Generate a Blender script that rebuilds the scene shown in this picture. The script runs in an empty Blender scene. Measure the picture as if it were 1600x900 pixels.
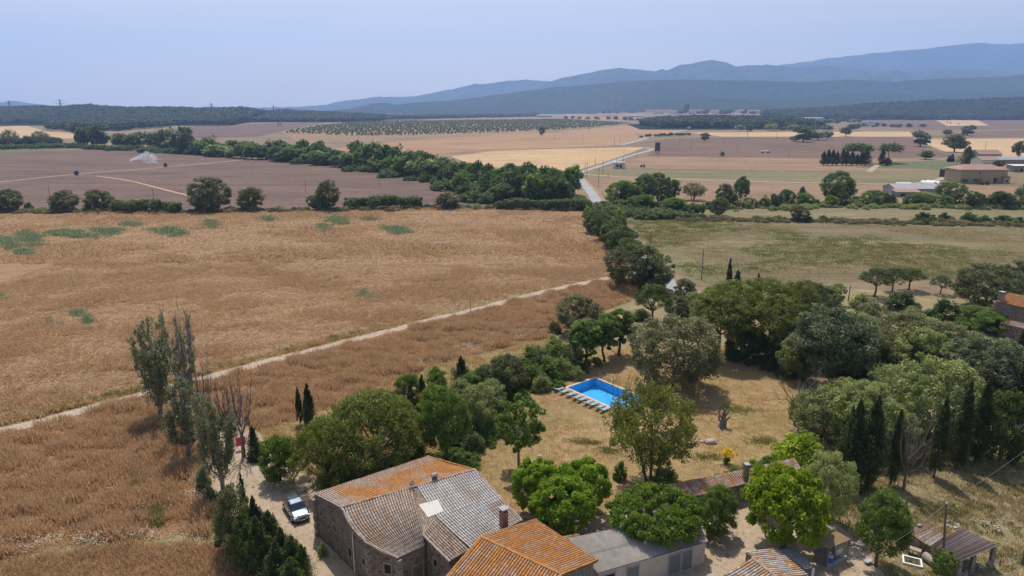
import bpy, bmesh, math, random
import numpy as np
from mathutils import Vector, Matrix
from mathutils.geometry import tessellate_polygon
from mathutils import noise as mnoise

S = bpy.context.scene
COL = S.collection
R = math.radians
random.seed(7)

# ------------------------------------------------------------------ camera, sky, sun, exposure
CAM_H = 43.0
PITCH = R(14.8)
FOC = 1067.0
cam = bpy.data.objects.new("camera", bpy.data.cameras.new("camera"))
COL.objects.link(cam)
cam.location = (0, 0, CAM_H)
cam.rotation_euler = (R(90) - PITCH, 0, 0)
cam.data.sensor_width = 36.0
cam.data.lens = FOC / 1600 * 36.0
cam.data.clip_start = 0.5
cam.data.clip_end = 60000
S.camera = cam

SUN_AZ, SUN_EL = R(-11.0), R(62.0)
W = bpy.data.worlds.new("World")
S.world = W
W.use_nodes = True
wn = W.node_tree
bg = wn.nodes["Background"]
sky = wn.nodes.new("ShaderNodeTexSky")
sky.sky_type = 'NISHITA'
sky.sun_disc = False
sky.sun_elevation = SUN_EL
sky.sun_rotation = SUN_AZ
sky.altitude = 50
sky.air_density = 1.0
sky.dust_density = 2.4
sky.ozone_density = 2.0
tc_ = wn.nodes.new("ShaderNodeTexCoord"); mp_ = wn.nodes.new("ShaderNodeMapping")
mp_.inputs["Scale"].default_value = (2.2, 2.2, 16)
wn.links.new(tc_.outputs["Generated"], mp_.inputs[0])
cl_ = wn.nodes.new("ShaderNodeTexNoise"); cl_.inputs["Scale"].default_value = 1.7; cl_.inputs["Detail"].default_value = 7; cl_.inputs["Roughness"].default_value = .62
wn.links.new(mp_.outputs[0], cl_.inputs["Vector"])
cr_ = wn.nodes.new("ShaderNodeMapRange")          # thin veils of high cloud
cr_.inputs["From Min"].default_value = .45; cr_.inputs["From Max"].default_value = .8; cr_.inputs["To Max"].default_value = .3
wn.links.new(cl_.outputs["Fac"], cr_.inputs["Value"])
cm_ = wn.nodes.new("ShaderNodeMix"); cm_.data_type = 'RGBA'; cm_.inputs[7].default_value = (7.4, 7.3, 7.2, 1)
wn.links.new(cr_.outputs[0], cm_.inputs[0]); wn.links.new(sky.outputs[0], cm_.inputs[6])
sx_ = wn.nodes.new("ShaderNodeSeparateXYZ"); wn.links.new(tc_.outputs["Generated"], sx_.inputs[0])
hz_ = wn.nodes.new("ShaderNodeMapRange"); hz_.interpolation_type = 'SMOOTHSTEP'      # the pale milky band all round the horizon
hz_.inputs["From Min"].default_value = -.02; hz_.inputs["From Max"].default_value = .3; hz_.inputs["To Min"].default_value = .75; hz_.inputs["To Max"].default_value = 0
wn.links.new(sx_.outputs["Z"], hz_.inputs["Value"])
hm_ = wn.nodes.new("ShaderNodeMix"); hm_.data_type = 'RGBA'; hm_.inputs[7].default_value = (8.8, 7.4, 5.7, 1)
wn.links.new(hz_.outputs[0], hm_.inputs[0]); wn.links.new(cm_.outputs[2], hm_.inputs[6])
wn.links.new(hm_.outputs[2], bg.inputs[0])
bg.inputs[1].default_value = 0.092

sl = bpy.data.lights.new("sun", 'SUN')
sl.energy = 3.3
sl.angle = R(0.5)
sl.color = (1.0, 0.95, 0.87)
sun = bpy.data.objects.new("sun", sl)
COL.objects.link(sun)
sd = Vector((math.sin(SUN_AZ) * math.cos(SUN_EL), math.cos(SUN_AZ) * math.cos(SUN_EL), math.sin(SUN_EL)))
sun.rotation_euler = sd.to_track_quat('Z', 'Y').to_euler()
sun.location = (0, 0, 300)

S.view_settings.view_transform = 'Standard'
S.view_settings.look = 'None'
S.view_settings.exposure = 0.52
S.view_settings.gamma = 1.0
S.view_settings.use_curve_mapping = False
S.cycles.use_denoising = True
S.cycles.max_bounces = 6
S.cycles.diffuse_bounces = 3
S.cycles.transparent_max_bounces = 12
S.cycles.volume_bounces = 2

# ------------------------------------------------------------------ measuring: photograph position -> place on the ground
cp, sp = math.cos(PITCH), math.sin(PITCH)

def at(px, py, h=0.0):
    u = (px - 800) / FOC
    v = (450 - py) / FOC
    dy = cp + v * sp
    dz = -sp + v * cp
    t = (h - CAM_H) / dz
    return (u * t, dy * t)

def at3(px, py, h=0.0):
    x, y = at(px, py, h)
    return Vector((x, y, h))

def depth_of(x, y, z=0.0):
    return y * cp - (z - CAM_H) * sp

def height_at(px, py, qy):
    x, y = at(px, py)
    v = (450 - qy) / FOC
    return (v * y * cp - y * sp) / (cp + v * sp) + CAM_H

# ------------------------------------------------------------------ materials
def nodes_of(m):
    m.use_nodes = True
    nt = m.node_tree
    return nt, nt.nodes["Principled BSDF"]

def N(nt, typ, **kw):
    n = nt.nodes.new(typ)
    for k, v in kw.items():
        setattr(n, k, v)
    return n

def coords(nt, scale=(1, 1, 1), rot=0.0, obj=False):
    if obj:
        g = N(nt, "ShaderNodeTexCoord"); src = g.outputs["Object"]
    else:
        g = N(nt, "ShaderNodeNewGeometry"); src = g.outputs["Position"]
    mp = N(nt, "ShaderNodeMapping")
    mp.inputs["Scale"].default_value = scale
    mp.inputs["Rotation"].default_value = (0, 0, rot)
    nt.links.new(src, mp.inputs[0])
    return mp.outputs[0]

def noise_tex(nt, vec, scale, detail=4.0, rough=0.6, dist=0.0):
    n = N(nt, "ShaderNodeTexNoise")
    n.inputs["Scale"].default_value = scale
    n.inputs["Detail"].default_value = detail
    n.inputs["Roughness"].default_value = rough
    n.inputs["Distortion"].default_value = dist
    nt.links.new(vec, n.inputs["Vector"])
    return n.outputs["Fac"]

def ramp(nt, fac, stops):
    r = N(nt, "ShaderNodeValToRGB")
    el = r.color_ramp.elements
    while len(el) < len(stops):
        el.new(0.5)
    for e, (p, c) in zip(el, stops):
        e.position = p
        e.color = tuple(c) + (1,) if len(c) == 3 else c
    nt.links.new(fac, r.inputs[0])
    return r.outputs["Color"]

def mixc(nt, fac, a, b, mode='MIX'):
    m = N(nt, "ShaderNodeMix", data_type='RGBA', blend_type=mode)
    for sock, v in ((m.inputs[0], fac), (m.inputs[6], a), (m.inputs[7], b)):
        if isinstance(v, (int, float)):
            sock.default_value = v
        elif isinstance(v, tuple):
            sock.default_value = v + (1,) if len(v) == 3 else v
        else:
            nt.links.new(v, sock)
    return m.outputs[2]

def bump(nt, bsdf, fac, strength, dist):
    b = N(nt, "ShaderNodeBump")
    b.inputs["Strength"].default_value = strength
    b.inputs["Distance"].default_value = dist
    nt.links.new(fac, b.inputs["Height"])
    nt.links.new(b.outputs[0], bsdf.inputs["Normal"])

def mat(name, c1, c2=None, scale=1.0, rough=0.8, bstr=0.0, bdist=0.05, metal=0.0, spec=0.3, obj=False, detail=5):
    m = bpy.data.materials.new(name)
    nt, b = nodes_of(m)
    b.inputs["Roughness"].default_value = rough
    b.inputs["Metallic"].default_value = metal
    b.inputs["Specular IOR Level"].default_value = spec
    if c2 is None:
        c2 = tuple(c * 0.8 for c in c1)
    vec = coords(nt, obj=obj)
    f = noise_tex(nt, vec, scale, detail, 0.65)
    nt.links.new(ramp(nt, f, [(0.3, c1), (0.7, c2)]), b.inputs["Base Color"])
    if bstr:
        bump(nt, b, f, bstr, bdist)
    return m

def field_mat(name, cols, big=0.02, fine=0.6, rows=None, rowcol=None, rowamt=0.4, bstr=0.6, bdist=0.3, rough=0.95, speck=None, speck_amt=0.5, stretch=(1, 1, 1), rot=0.0, tram=None, macro=0.0):
    """cols: three colours over a broad noise; rows=(angle deg, spacing m); speck: colour of fine flecks"""
    m = bpy.data.materials.new(name)
    nt, b = nodes_of(m)
    b.inputs["Roughness"].default_value = rough
    b.inputs["Specular IOR Level"].default_value = 0.1
    vec = coords(nt, stretch, rot)
    raw = coords(nt)
    f1 = noise_tex(nt, vec, big, 6, 0.62, 0.4)
    c = ramp(nt, f1, [(0.33, cols[0]), (0.5, cols[1]), (0.68, cols[2])])
    f2 = noise_tex(nt, vec, fine, 6, 0.75)
    c = mixc(nt, 0.75, c, ramp(nt, f2, [(0.3, (0.55, 0.55, 0.55)), (0.5, (1, 1, 1)), (0.75, (1.35, 1.35, 1.35))]), 'MULTIPLY')
    if speck:
        f3 = noise_tex(nt, raw, fine * 4, 3, 0.8)
        s = ramp(nt, f3, [(0.5, (0, 0, 0)), (0.62, (1, 1, 1))])
        sv = N(nt, "ShaderNodeMath", operation='MULTIPLY')
        nt.links.new(s, sv.inputs[0]); sv.inputs[1].default_value = speck_amt
        c = mixc(nt, sv.outputs[0], c, speck)
    if rows:
        w = N(nt, "ShaderNodeTexWave")
        w.inputs["Scale"].default_value = 0.314 / rows[1]
        w.inputs["Distortion"].default_value = 1.2
        w.inputs["Detail"].default_value = 2
        w.inputs["Detail Scale"].default_value = 0.6
        nt.links.new(coords(nt, (1, 1, 1), R(rows[0])), w.inputs[0])
        wv = N(nt, "ShaderNodeMath", operation='MULTIPLY')
        nt.links.new(w.outputs["Fac"], wv.inputs[0]); wv.inputs[1].default_value = rowamt
        c = mixc(nt, wv.outputs[0], c, rowcol or tuple(x * 0.6 for x in cols[1]))
    if macro:
        f4 = noise_tex(nt, coords(nt, (.25, 1.6, 1), R(rows[0]) if rows else rot), big * 3.5, 5, .7, .8)
        c = mixc(nt, macro, c, ramp(nt, f4, [(.3, (.62, .6, .6)), (.5, (1, 1, 1)), (.7, (1.35, 1.32, 1.25))]), 'MULTIPLY')
    if tram:
        w2 = N(nt, "ShaderNodeTexWave")
        w2.inputs["Scale"].default_value = 0.314 / tram[1]
        w2.inputs["Distortion"].default_value = .35; w2.inputs["Detail"].default_value = 1; w2.inputs["Detail Scale"].default_value = .2
        nt.links.new(coords(nt, (1, 1, 1), R(tram[0])), w2.inputs[0])
        tl = ramp(nt, w2.outputs["Fac"], [(tram[2], (0, 0, 0)), (tram[2] + .012, (1, 1, 1))])
        br = noise_tex(nt, raw, .03, 3, .6)
        mm_ = N(nt, "ShaderNodeMath", operation='MULTIPLY'); nt.links.new(tl, mm_.inputs[0]); nt.links.new(br, mm_.inputs[1])
        c = mixc(nt, mm_.outputs[0], c, tram[3])
    nt.links.new(c, b.inputs["Base Color"])
    if bstr:
        bump(nt, b, f2, bstr, bdist)
    return m

def leaf_mat(name, dark, light, trans=0.3, vr=(0.82, 1.16)):
    m = bpy.data.materials.new(name)
    nt, b = nodes_of(m)
    dark, light = ((c[0] * 1.22, c[1] * 1.1, c[2] * .88) for c in (dark, light))
    a = N(nt, "ShaderNodeAttribute", attribute_name="tone")
    oi = N(nt, "ShaderNodeObjectInfo")
    c = mixc(nt, a.outputs["Fac"], dark, light)
    hsv = N(nt, "ShaderNodeHueSaturation")
    mr = N(nt, "ShaderNodeMapRange")
    mr.inputs["To Min"].default_value = vr[0]
    mr.inputs["To Max"].default_value = vr[1]
    nt.links.new(oi.outputs["Random"], mr.inputs["Value"])
    nt.links.new(mr.outputs[0], hsv.inputs["Value"])
    nt.links.new(c, hsv.inputs["Color"])
    nt.links.new(hsv.outputs[0], b.inputs["Base Color"])
    b.inputs["Roughness"].default_value = 0.5
    b.inputs["Specular IOR Level"].default_value = 0.18
    t = N(nt, "ShaderNodeBsdfTranslucent")
    tc = mixc(nt, 0.5, hsv.outputs[0], tuple(min(1, x * 1.5) for x in light))
    nt.links.new(tc, t.inputs[0])
    mx = N(nt, "ShaderNodeMixShader")
    mx.inputs[0].default_value = trans
    nt.links.new(b.outputs[0], mx.inputs[1])
    nt.links.new(t.outputs[0], mx.inputs[2])
    nt.links.new(mx.outputs[0], nt.nodes["Material Output"].inputs[0])
    return m

def tile_mat(name, scale=6.0):
    """clay tiles: colour per tile, shade painted into most channel tiles, fine weathering"""
    m = bpy.data.materials.new(name)
    nt, b = nodes_of(m)
    a = N(nt, "ShaderNodeAttribute", attribute_name="col")
    vec = coords(nt)
    f = noise_tex(nt, vec, scale, 5, 0.7)
    c = mixc(nt, 0.8, a.outputs["Color"], ramp(nt, f, [(0.3, (0.5, 0.48, 0.46)), (0.5, (1, 1, 1)), (0.72, (1.35, 1.33, 1.3))]), 'MULTIPLY')
    nt.links.new(c, b.inputs["Base Color"])
    b.inputs["Roughness"].default_value = 0.9
    b.inputs["Specular IOR Level"].default_value = 0.15
    bump(nt, b, f, 0.4, 0.02)
    return m

def stone_mat(name, c1, c2, mortar, scale=2.6):
    m = bpy.data.materials.new(name)
    nt, b = nodes_of(m)
    vec = coords(nt, (1, 1, 1.5))
    v = N(nt, "ShaderNodeTexVoronoi"); v.inputs["Scale"].default_value = scale
    nt.links.new(vec, v.inputs["Vector"])
    e = N(nt, "ShaderNodeTexVoronoi", feature='DISTANCE_TO_EDGE'); e.inputs["Scale"].default_value = scale
    nt.links.new(vec, e.inputs["Vector"])
    sep = N(nt, "ShaderNodeSeparateColor"); nt.links.new(v.outputs["Color"], sep.inputs[0])
    c = ramp(nt, sep.outputs[0], [(0.1, c1), (0.5, c2), (0.9, tuple(x * 0.6 for x in c1))])
    g = noise_tex(nt, vec, 0.5, 5, 0.6)
    c = mixc(nt, 0.6, c, ramp(nt, g, [(0.3, (0.6, 0.58, 0.56)), (0.7, (1.3, 1.25, 1.2))]), 'MULTIPLY')
    ed = ramp(nt, e.outputs["Distance"], [(0.0, (1, 1, 1)), (0.07, (0, 0, 0))])
    c = mixc(nt, ed, c, mortar)
    nt.links.new(c, b.inputs["Base Color"])
    b.inputs["Roughness"].default_value = 0.95
    hr = ramp(nt, e.outputs["Distance"], [(0.0, (0, 0, 0)), (0.15, (1, 1, 1))])
    bump(nt, b, hr, 0.8, 0.06)
    return m

# ------------------------------------------------------------------ building blocks
def tag(o, label=None, cat=None, group=None, kind=None):
    if label: o["label"] = label
    if cat: o["category"] = cat
    if group: o["group"] = group
    if kind: o["kind"] = kind
    return o

def thing(name, label, cat, loc=(0, 0, 0), rz=0.0, group=None):
    o = bpy.data.objects.new(name, None)
    o.empty_display_size = 0.2
    COL.objects.link(o)
    o.location = loc
    o.rotation_euler = (0, 0, rz)
    return tag(o, label, cat, group)

class MB:
    def __init__(self):
        self.v = []; self.f = []; self.c = []; self.smooth = False
    def add(self, vs, fs, c=None):
        k = len(self.v)
        self.v += [tuple(p) for p in vs]
        for f in fs:
            self.f.append(tuple(i + k for i in f)); self.c.append(c)
        return self
    def quad(self, a, b, c, d, col=None):
        return self.add([a, b, c, d], [(0, 1, 2, 3)], col)
    def box(self, cx, cy, cz, sx, sy, sz, rz=0.0, tilt=0.0, col=None):
        """box centred at cx,cy,cz"""
        ca, sa = math.cos(rz), math.sin(rz)
        ct, st = math.cos(tilt), math.sin(tilt)
        P = []
        for z in (-.5, .5):
            for y in (-.5, .5):
                for x in (-.5, .5):
                    a, b_, c_ = x * sx, y * sy, z * sz
                    b_, c_ = b_ * ct - c_ * st, b_ * st + c_ * ct
                    P.append((cx + a * ca - b_ * sa, cy + a * sa + b_ * ca, cz + c_))
        return self.add(P, [(0, 2, 3, 1), (4, 5, 7, 6), (0, 1, 5, 4), (2, 6, 7, 3), (0, 4, 6, 2), (1, 3, 7, 5)], col)
    def tube(self, path, radii, seg=6, cap=True, col=None):
        path = [Vector(p) for p in path]
        if not isinstance(radii, (list, tuple)):
            radii = [radii] * len(path)
        k = len(self.v)
        prev = None
        for i, p in enumerate(path):
            t = (path[min(i + 1, len(path) - 1)] - path[max(i - 1, 0)])
            if t.length < 1e-9: t = Vector((0, 0, 1))
            t.normalize()
            ref = Vector((1, 0, 0)) if abs(t.x) < 0.9 else Vector((0, 1, 0))
            u = t.cross(ref).normalized(); w = t.cross(u)
            for s in range(seg):
                a = 2 * math.pi * s / seg
                self.v.append(tuple(p + (u * math.cos(a) + w * math.sin(a)) * radii[i]))
        for i in range(len(path) - 1):
            for s in range(seg):
                a = k + i * seg + s; b = k + i * seg + (s + 1) % seg
                self.f.append((a, a + seg, b + seg, b)); self.c.append(col)
        if cap:
            self.f.append(tuple(k + s for s in range(seg))); self.c.append(col)
            e = k + (len(path) - 1) * seg
            self.f.append(tuple(e + s for s in reversed(range(seg)))); self.c.append(col)
        return self
    def prism(self, poly, z0, z1, col=None):
        n = len(poly)
        zt = z1 if isinstance(z1, (list, tuple)) else [z1] * n
        P = [(x, y, z0) for x, y in poly] + [(x, y, z) for (x, y), z in zip(poly, zt)]
        F = [(i, (i + 1) % n, n + (i + 1) % n, n + i) for i in range(n)]
        F += [tuple(reversed(range(n))), tuple(range(n, 2 * n))]
        return self.add(P, F, col)
    def build(self, name, m, parent=None, kind=None, smooth=False, jit=0.0):
        me = bpy.data.meshes.new(name)
        off = parent.location if parent else Vector((0, 0, 0))
        V = [(x - off[0], y - off[1], z - off[2]) for x, y, z in self.v]
        if jit:
            V = [(x + random.uniform(-jit, jit), y + random.uniform(-jit, jit), z + random.uniform(-jit, jit)) for x, y, z in V]
        me.from_pydata(V, [], self.f)
        if any(c is not None for c in self.c):
            at_ = me.attributes.new("col", 'FLOAT_COLOR', 'FACE')
            at_.data.foreach_set("color", [x for c in self.c for x in (tuple(c) + (1.0,) if c is not None else (0.3, 0.3, 0.3, 1.0))])
        if smooth:
            me.polygons.foreach_set("use_smooth", [True] * len(me.polygons))
        me.update()
        o = bpy.data.objects.new(name, me)
        me.materials.append(m)
        COL.objects.link(o)
        if parent: o.parent = parent
        if kind: o["kind"] = kind
        return o

def mesh_np(name, V, F, m, tone=None):
    """V (n,3), F (k,4) -> mesh of quads with a per-face tone"""
    me = bpy.data.meshes.new(name)
    n, k = len(V), len(F)
    me.vertices.add(n); me.loops.add(k * F.shape[1]); me.polygons.add(k)
    me.vertices.foreach_set("co", V.astype(np.float32).ravel())
    me.polygons.foreach_set("loop_start", np.arange(k, dtype=np.int32) * F.shape[1])
    me.loops.foreach_set("vertex_index", F.astype(np.int32).ravel())
    if tone is not None:
        a = me.attributes.new("tone", 'FLOAT', 'FACE')
        a.data.foreach_set("value", tone.astype(np.float32))
    me.update(calc_edges=True)
    me.validate()
    me.materials.append(m)
    return me

def link(name, me, parent=None, loc=(0, 0, 0), rz=0.0, scale=(1, 1, 1)):
    o = bpy.data.objects.new(name, me)
    COL.objects.link(o)
    if parent: o.parent = parent
    o.location = loc; o.rotation_euler = (0, 0, rz); o.scale = scale
    return o

def tess(outer, holes=()):
    loops = [[Vector((x, y, 0)) for x, y in l] for l in [outer] + list(holes)]
    flat = [p for l in loops for p in l]
    return flat, tessellate_polygon(loops)

def sheet(name, poly, z, m, holes=(), kind='structure', cut=None):
    """flat piece of ground from a world outline"""
    V, T = tess(poly, holes)
    me = bpy.data.meshes.new(name)
    F = []
    for t in T:
        a, b, c = V[t[0]], V[t[1]], V[t[2]]
        nz = (b.x - a.x) * (c.y - a.y) - (b.y - a.y) * (c.x - a.x)
        F.append(tuple(t) if nz > 0 else (t[0], t[2], t[1]))
    me.from_pydata([(p.x, p.y, z) for p in V], [], F)
    me.update()
    me.materials.append(m)
    o = bpy.data.objects.new(name, me)
    COL.objects.link(o)
    o["kind"] = kind
    return o

def pxpoly(pts):
    return [at(*p) for p in pts]

def smooth_line(pts, n=6):
    """Catmull-Rom through points"""
    P = [Vector((p[0], p[1], 0)) for p in pts]
    out = []
    for i in range(len(P) - 1):
        p0 = P[max(i - 1, 0)]; p1 = P[i]; p2 = P[i + 1]; p3 = P[min(i + 2, len(P) - 1)]
        for k in range(n):
            t = k / n
            q = 0.5 * ((2 * p1) + (p2 - p0) * t + (2 * p0 - 5 * p1 + 4 * p2 - p3) * t * t + (3 * p1 - p0 - 3 * p2 + p3) * t ** 3)
            out.append((q.x, q.y))
    out.append((P[-1].x, P[-1].y))
    return out

def ribbon(name, line, width, z, m, wob=0.0, kind='structure'):
    rng = random.Random(len(line))
    L = []; Rr = []
    for i, p in enumerate(line):
        a = Vector(line[max(i - 1, 0)]); b = Vector(line[min(i + 1, len(line) - 1)])
        d = (b - a).normalized(); nrm = Vector((-d.y, d.x))
        w = width[0] + (width[1] - width[0]) * i / max(1, len(line) - 1) if isinstance(width, tuple) else width
        w1 = w / 2 * (1 + rng.uniform(-wob, wob)); w2 = w / 2 * (1 + rng.uniform(-wob, wob))
        L.append((p[0] + nrm.x * w1, p[1] + nrm.y * w1, z)); Rr.append((p[0] - nrm.x * w2, p[1] - nrm.y * w2, z))
    mb = MB()
    n = len(line)
    mb.add(L + Rr, [(i, n + i, n + i + 1, i + 1) for i in range(n - 1)])
    o = mb.build(name, m)
    o["kind"] = kind
    return o

def inside(poly, X, Y):
    c = np.zeros(len(X), bool)
    n = len(poly)
    for i in range(n):
        x1, y1 = poly[i]; x2, y2 = poly[(i + 1) % n]
        if y1 == y2: continue
        k = ((y1 > Y) != (y2 > Y)) & (X < (x2 - x1) * (Y - y1) / (y2 - y1) + x1)
        c ^= k
    return c

def rand_in(poly, n, rng):
    xs = [p[0] for p in poly]; ys = [p[1] for p in poly]
    X = rng.uniform(min(xs), max(xs), n); Y = rng.uniform(min(ys), max(ys), n)
    k = inside(poly, X, Y)
    return X[k], Y[k]

def area(poly):
    return abs(sum(poly[i][0] * poly[(i + 1) % len(poly)][1] - poly[(i + 1) % len(poly)][0] * poly[i][1] for i in range(len(poly)))) / 2

def lownoise(X, Y, s, seed=0.0):
    return np.array([mnoise.fractal(Vector((x * s, y * s, seed)), 1.0, 2.0, 3) for x, y in zip(X, Y)])

def scatter(name, me_tpl, P, rz, sc, m, label=None):
    """one object: a mass of small plants (geometry-nodes instances of one clump at the given points)"""
    tv = np.array([v.co[:] for v in me_tpl.vertices]); nt_ = len(tv)
    V = np.vstack([tv, P])
    me = bpy.data.meshes.new(name)
    F = [tuple(p.vertices) for p in me_tpl.polygons]
    me.from_pydata([tuple(v) for v in V], [], F)
    tone = np.zeros(len(F)); me_tpl.attributes["tone"].data.foreach_get("value", tone)
    a = me.attributes.new("tone", 'FLOAT', 'FACE'); a.data.foreach_set("value", tone)
    a = me.attributes.new("tpl", 'BOOLEAN', 'POINT'); a.data.foreach_set("value", [True] * nt_ + [False] * len(P))
    rot = np.zeros((len(V), 3)); rot[nt_:, 2] = rz
    a = me.attributes.new("rot", 'FLOAT_VECTOR', 'POINT'); a.data.foreach_set("vector", rot.astype(np.float32).ravel())
    scl = np.ones((len(V), 3)); scl[nt_:] = sc if sc.ndim == 2 else sc[:, None]
    a = me.attributes.new("scl", 'FLOAT_VECTOR', 'POINT'); a.data.foreach_set("vector", scl.astype(np.float32).ravel())
    me.materials.append(m)
    o = bpy.data.objects.new(name, me); COL.objects.link(o)
    o["kind"] = 'stuff'
    g = bpy.data.node_groups.get("spread_clumps")
    if not g:
        g = bpy.data.node_groups.new("spread_clumps", 'GeometryNodeTree')
        g.interface.new_socket("Geometry", in_out='INPUT', socket_type='NodeSocketGeometry')
        g.interface.new_socket("Geometry", in_out='OUTPUT', socket_type='NodeSocketGeometry')
        i = g.nodes.new("NodeGroupInput"); q = g.nodes.new("NodeGroupOutput")
        s = g.nodes.new("GeometryNodeSeparateGeometry")
        def na(n_, t_):
            k = g.nodes.new("GeometryNodeInputNamedAttribute"); k.data_type = t_; k.inputs[0].default_value = n_
            return k.outputs["Attribute"]
        g.links.new(i.outputs[0], s.inputs[0]); g.links.new(na("tpl", 'BOOLEAN'), s.inputs[1])
        ip = g.nodes.new("GeometryNodeInstanceOnPoints")
        g.links.new(s.outputs[1], ip.inputs["Points"]); g.links.new(s.outputs[0], ip.inputs["Instance"])
        e2r = g.nodes.new("FunctionNodeEulerToRotation")
        g.links.new(na("rot", 'FLOAT_VECTOR'), e2r.inputs[0])
        g.links.new(e2r.outputs[0], ip.inputs["Rotation"])
        g.links.new(na("scl", 'FLOAT_VECTOR'), ip.inputs["Scale"])
        g.links.new(ip.outputs[0], q.inputs[0])
    md = o.modifiers.new("spread", 'NODES'); md.node_group = g
    if label: o["label"] = label
    return o

def blades(rng, n, spread, h, w, lean=0.3, heads=0.0):
    """mesh data of a clump of upright leaves"""
    P = rng.normal(0, spread, (n, 2))
    a = rng.uniform(0, 2 * np.pi, n); hh = h * rng.uniform(0.6, 1.15, n)
    lx, ly = rng.normal(0, lean, n) * hh, rng.normal(0, lean, n) * hh
    dx, dy = np.cos(a) * w / 2, np.sin(a) * w / 2
    V = np.zeros((n, 4, 3))
    V[:, 0] = np.c_[P[:, 0] - dx, P[:, 1] - dy, np.zeros(n) - 0.03]
    V[:, 1] = np.c_[P[:, 0] + dx, P[:, 1] + dy, np.zeros(n) - 0.03]
    V[:, 2] = np.c_[P[:, 0] + lx + dx, P[:, 1] + ly + dy, hh]
    V[:, 3] = np.c_[P[:, 0] + lx - dx, P[:, 1] + ly - dy, hh]
    F = np.arange(4 * n).reshape(n, 4)
    return V.reshape(-1, 3), F, rng.uniform(0, 1, n)

# ------------------------------------------------------------------ trees
def leaf_cloud(rng, C, per, leaf, out=0.6, up=0.42, aspect=0.7, droop=0.0):
    """C (k,7): centre, radii, tone of each clump -> quads spread over every clump"""
    k = len(C)
    n = k * per
    idx = np.repeat(np.arange(k), per)
    d = rng.normal(size=(n, 3)); d /= np.linalg.norm(d, axis=1)[:, None]
    r = 0.45 + 0.6 * rng.uniform(size=n) ** 0.6
    P = C[idx, :3] + d * C[idx, 3:6] * r[:, None]
    nr = d * out + rng.normal(size=(n, 3)) * 0.7; nr[:, 2] += up
    nr /= np.linalg.norm(nr, axis=1)[:, None]
    t = rng.normal(size=(n, 3)); t[:, 2] -= droop
    t -= nr * (t * nr).sum(1)[:, None]; t /= np.linalg.norm(t, axis=1)[:, None]
    b = np.cross(nr, t)
    s = leaf * rng.uniform(0.55, 1.35, n)[:, None]
    V = np.zeros((n, 4, 3))
    V[:, 0] = P - t * s; V[:, 1] = P + b * s * aspect * 0.6 - t * s * 0.1
    V[:, 2] = P + t * s; V[:, 3] = P - b * s * aspect * 0.6 + t * s * 0.1
    tone = np.clip(C[idx, 6] + rng.normal(0, 0.26, n), 0, 1)
    return V.reshape(-1, 3), np.arange(4 * n).reshape(n, 4), tone

def limbs(mb, rng, base, targets, r0, zsplit):
    """trunk to zsplit, then limbs bending out to the target points"""
    b = Vector(base)
    top = b + Vector((rng.normal(0, .15), rng.normal(0, .15), zsplit))
    mb.tube([b - Vector((0, 0, .3)), b + Vector((0, 0, zsplit * .15)), (b + top) / 2 + Vector((rng.normal(0, .08), rng.normal(0, .08), 0)), top], [r0 * 1.45, r0 * 1.05, r0 * .9, r0 * .8], 7)
    for t in targets:
        t = Vector(t); m = (top + t) / 2 + Vector((0, 0, -0.12 * (t - top).length)) + Vector(rng.normal(0, .15, 3))
        mb.tube([top - Vector((0, 0, .15)), m, t], [r0 * .55, r0 * .36, r0 * .1], 5, cap=False)

TPL = {}

def finish(key, h, w, V, F, tone, mb):
    TPL[key] = dict(h=h, w=w, V=V, F=F, tone=tone, mb=mb, cache={})

def tpl_round(key, seed, h=10, w=9, zlo=0.16, ncl=120, per=70, leaf=0.26, crad=0.16, lump=0.2, flat=1.0, trunk=0.28, split=0.3, pw=1.0, tonevar=0.2, inner=25, droop=0.0, low=-0.55):
    """broad crown: clumps over an uneven envelope, plus inner clumps"""
    rng = np.random.default_rng(seed)
    cz = h * (zlo + (1 - zlo) / 2); rz = h * (1 - zlo) / 2; rx = w / 2
    L = rng.normal(size=(6, 3)); L /= np.linalg.norm(L, axis=1)[:, None]
    C = []
    for i in range(ncl):
        while True:
            d = rng.normal(size=3); d /= np.linalg.norm(d)
            if d[2] > low or rng.uniform() < 0.25: break
        k = 1 - crad + lump * (np.clip(L @ d, 0, 1).max() - 0.72) + rng.normal(0, 0.045)
        if i < inner: k *= rng.uniform(0.35, 0.75)
        hz = abs(d[2]) ** (1 / flat) * np.sign(d[2]) if flat != 1 else d[2]
        cr = crad * rng.uniform(0.65, 1.3)
        C.append((d[0] * rx * k, d[1] * rx * k, cz + hz * rz * k, w / 2 * cr, w / 2 * cr, w / 2 * cr * 0.75, 0.45 + rng.normal(0, tonevar)))
    C = np.array(C)
    V, F, tone = leaf_cloud(rng, C, int(per * 1.7), leaf * .72, droop=droop)
    mb = MB()
    tg = C[rng.choice(inner if inner >= 8 else len(C), 7, replace=False)][:, :3] * 1.0
    limbs(mb, rng, (0, 0, 0), tg, trunk, h * split)
    finish(key, h, w, V, F, tone, mb)

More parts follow.
